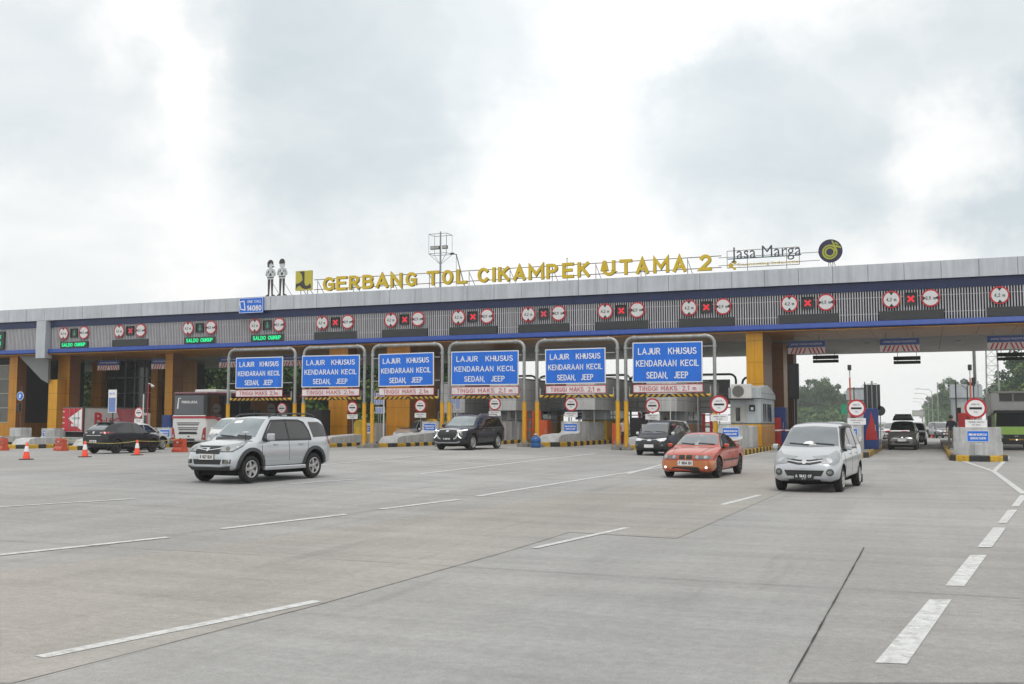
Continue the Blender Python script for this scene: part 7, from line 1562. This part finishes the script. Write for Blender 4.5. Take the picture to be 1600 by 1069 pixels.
nrm=N.new('ShaderNodeVectorMath'); nrm.operation='NORMALIZE'; L.new(tc.outputs['Generated'],nrm.inputs[0])
sep=N.new('ShaderNodeSeparateXYZ'); L.new(nrm.outputs[0],sep.inputs[0])
zz=mth('ADD',mth('MAXIMUM',sep.outputs[2],0.0),.22)
cb=N.new('ShaderNodeCombineXYZ'); L.new(mth('DIVIDE',sep.outputs[0],zz),cb.inputs[0]); L.new(mth('DIVIDE',sep.outputs[1],zz),cb.inputs[1])
def noise(vec,sc,det=6,ro=.55,off=(0,0,0),dist=0):
    mp=N.new('ShaderNodeMapping'); mp.inputs['Location'].default_value=off; L.new(vec,mp.inputs['Vector'])
    n=N.new('ShaderNodeTexNoise'); n.inputs['Scale'].default_value=sc; n.inputs['Detail'].default_value=det; n.inputs['Roughness'].default_value=ro; n.inputs['Distortion'].default_value=dist; L.new(mp.outputs[0],n.inputs['Vector']); return n
# warped direction for the cloud masses
wn=noise(nrm.outputs[0],3.2,9,.62,(3.1,1.7,.4)); sub=N.new('ShaderNodeVectorMath'); sub.operation='SUBTRACT'; L.new(wn.outputs['Color'],sub.inputs[0]); sub.inputs[1].default_value=(.5,.5,.5)
sc_=N.new('ShaderNodeVectorMath'); sc_.operation='SCALE'; L.new(sub.outputs[0],sc_.inputs[0]); sc_.inputs['Scale'].default_value=.34
ad=N.new('ShaderNodeVectorMath'); ad.operation='ADD'; L.new(nrm.outputs[0],ad.inputs[0]); L.new(sc_.outputs[0],ad.inputs[1])
nw=N.new('ShaderNodeVectorMath'); nw.operation='NORMALIZE'; L.new(ad.outputs[0],nw.inputs[0])
dark=None
for px,py,r0,r1,amt in ((560,160,.02,.20,.85),(700,60,.02,.16,.7),(470,250,.02,.12,.4),(1180,250,.02,.17,.8),(1330,160,.02,.15,.7),(1560,230,.02,.14,1.0),(1590,60,.02,.16,.7),(40,110,.02,.16,.6),(330,40,.02,.12,.5),(60,420,.02,.14,.35),(1050,300,.01,.08,.4)):
    d=ray(px,py).normalized(); dt=N.new('ShaderNodeVectorMath'); dt.operation='DISTANCE'; L.new(nw.outputs[0],dt.inputs[0]); dt.inputs[1].default_value=d
    v=mr(dt.outputs['Value'],r1*.35,r1,amt,0); dark=v if dark is None else mth('MAXIMUM',dark,v)
for px,py,r1,amt in ((1440,222,.075,.75),(165,45,.07,.5),(255,150,.055,.4),(1040,70,.05,.4)):
    d=ray(px,py).normalized(); dt=N.new('ShaderNodeVectorMath'); dt.operation='DISTANCE'; L.new(nw.outputs[0],dt.inputs[0]); dt.inputs[1].default_value=d
    dark=mth('SUBTRACT',dark,mr(dt.outputs['Value'],r1*.2,r1,amt,0))
dark=mth('MAXIMUM',dark,0)
gen=mr(noise(cb.outputs[0],.9,7,.58,(5,2,0),.4).outputs['Fac'],.42,.66,0,.55)
# outside the framed part of the sky the noise alone draws the clouds
dc=N.new('ShaderNodeVectorMath'); dc.operation='DISTANCE'; L.new(nrm.outputs[0],dc.inputs[0]); dc.inputs[1].default_value=ray(800,250).normalized()
outm=mr(dc.outputs['Value'],.5,.8,0,1)
dark=mth('MAXIMUM',dark,mth('MULTIPLY',gen,outm))
fine=noise(cb.outputs[0],3.2,8,.6,(1,4,0),.3).outputs['Fac']
dark=mth('ADD',dark,mr(fine,.3,.7,-.14,.16,False)); dark=mth('MINIMUM',mth('MAXIMUM',dark,0),1)
cm=N.new('ShaderNodeMix'); cm.data_type='RGBA'; L.new(dark,cm.inputs[0]); cm.inputs[6].default_value=(1.06,1.05,1.035,1); cm.inputs[7].default_value=(.625,.70,.735,1)
# milky low sky
lowf=mr(sep.outputs[2],.0,.22,1,0); lm=N.new('ShaderNodeMix'); lm.data_type='RGBA'; L.new(mth('MULTIPLY',lowf,.55),lm.inputs[0]); L.new(cm.outputs[2],lm.inputs[6]); lm.inputs[7].default_value=(.86,.87,.865,1)
# bright gap in the cloud ahead of the camera
dg_=N.new('ShaderNodeVectorMath'); dg_.operation='DISTANCE'; L.new(nrm.outputs[0],dg_.inputs[0]); dg_.inputs[1].default_value=ray(930,90).normalized()
gl=mr(dg_.outputs['Value'],0,.30,.10,0); 
vs_=N.new('ShaderNodeVectorMath'); vs_.operation='SCALE'; L.new(lm.outputs[2],vs_.inputs[0]); L.new(mth('MULTIPLY',mth('ADD',gl,1),1/STR),vs_.inputs['Scale'])
mx=N.new('ShaderNodeMix'); mx.data_type='RGBA'; mx.inputs[0].default_value=.95; L.new(sky.outputs[0],mx.inputs[6]); L.new(vs_.outputs[0],mx.inputs[7]); L.new(mx.outputs[2],bg.inputs['Color'])
sl=bpy.data.lights.new('Sun','SUN'); sl.energy=1.2; sl.angle=rad(22); sl.color=(1,.97,.92); so=bpy.data.objects.new('Sun',sl); COL.objects.link(so)
sd=Vector((math.sin(rad(SUN_AZ))*math.cos(rad(SUN_EL)),math.cos(rad(SUN_AZ))*math.cos(rad(SUN_EL)),math.sin(rad(SUN_EL)))); so.rotation_euler=sd.to_track_quat('Z','Y').to_euler(); so.location=(0,0,60)
HAZE=True
if HAZE:
    mb=MB(); m=bpy.data.materials.new('air'); m.use_nodes=True; n=m.node_tree.nodes; l=m.node_tree.links; n.remove(n['Principled BSDF']); pv=n.new('ShaderNodeVolumePrincipled')
    pv.inputs['Color'].default_value=(.90,.95,.97,1); pv.inputs['Density'].default_value=.0004; pv.inputs['Anisotropy'].default_value=.3; l.new(pv.outputs[0],n['Material Output'].inputs['Volume'])
    mb.box(-450,450,-40,820,-1,32,m); tag(mb.build('haze'),kind='stuff')
cam=bpy.data.cameras.new('Camera'); cam.sensor_width=36; cam.lens=1620/1600*36; cam.clip_end=6000; cam.clip_start=.1
co=bpy.data.objects.new('Camera',cam); COL.objects.link(co); co.matrix_world=Matrix((( _R.x,_U.x,-_F.x,0),(_R.y,_U.y,-_F.y,0),(_R.z,_U.z,-_F.z,CH),(0,0,0,1))); S.camera=co
S.render.engine='CYCLES'; S.view_settings.view_transform='Standard'; S.view_settings.look='None'; S.view_settings.exposure=0.09; S.view_settings.gamma=1
S.cycles.max_bounces=6; S.cycles.diffuse_bounces=3; S.cycles.glossy_bounces=3; S.cycles.volume_bounces=1; S.cycles.use_denoising=True; S.cycles.caustics_reflective=False; S.cycles.caustics_refractive=False
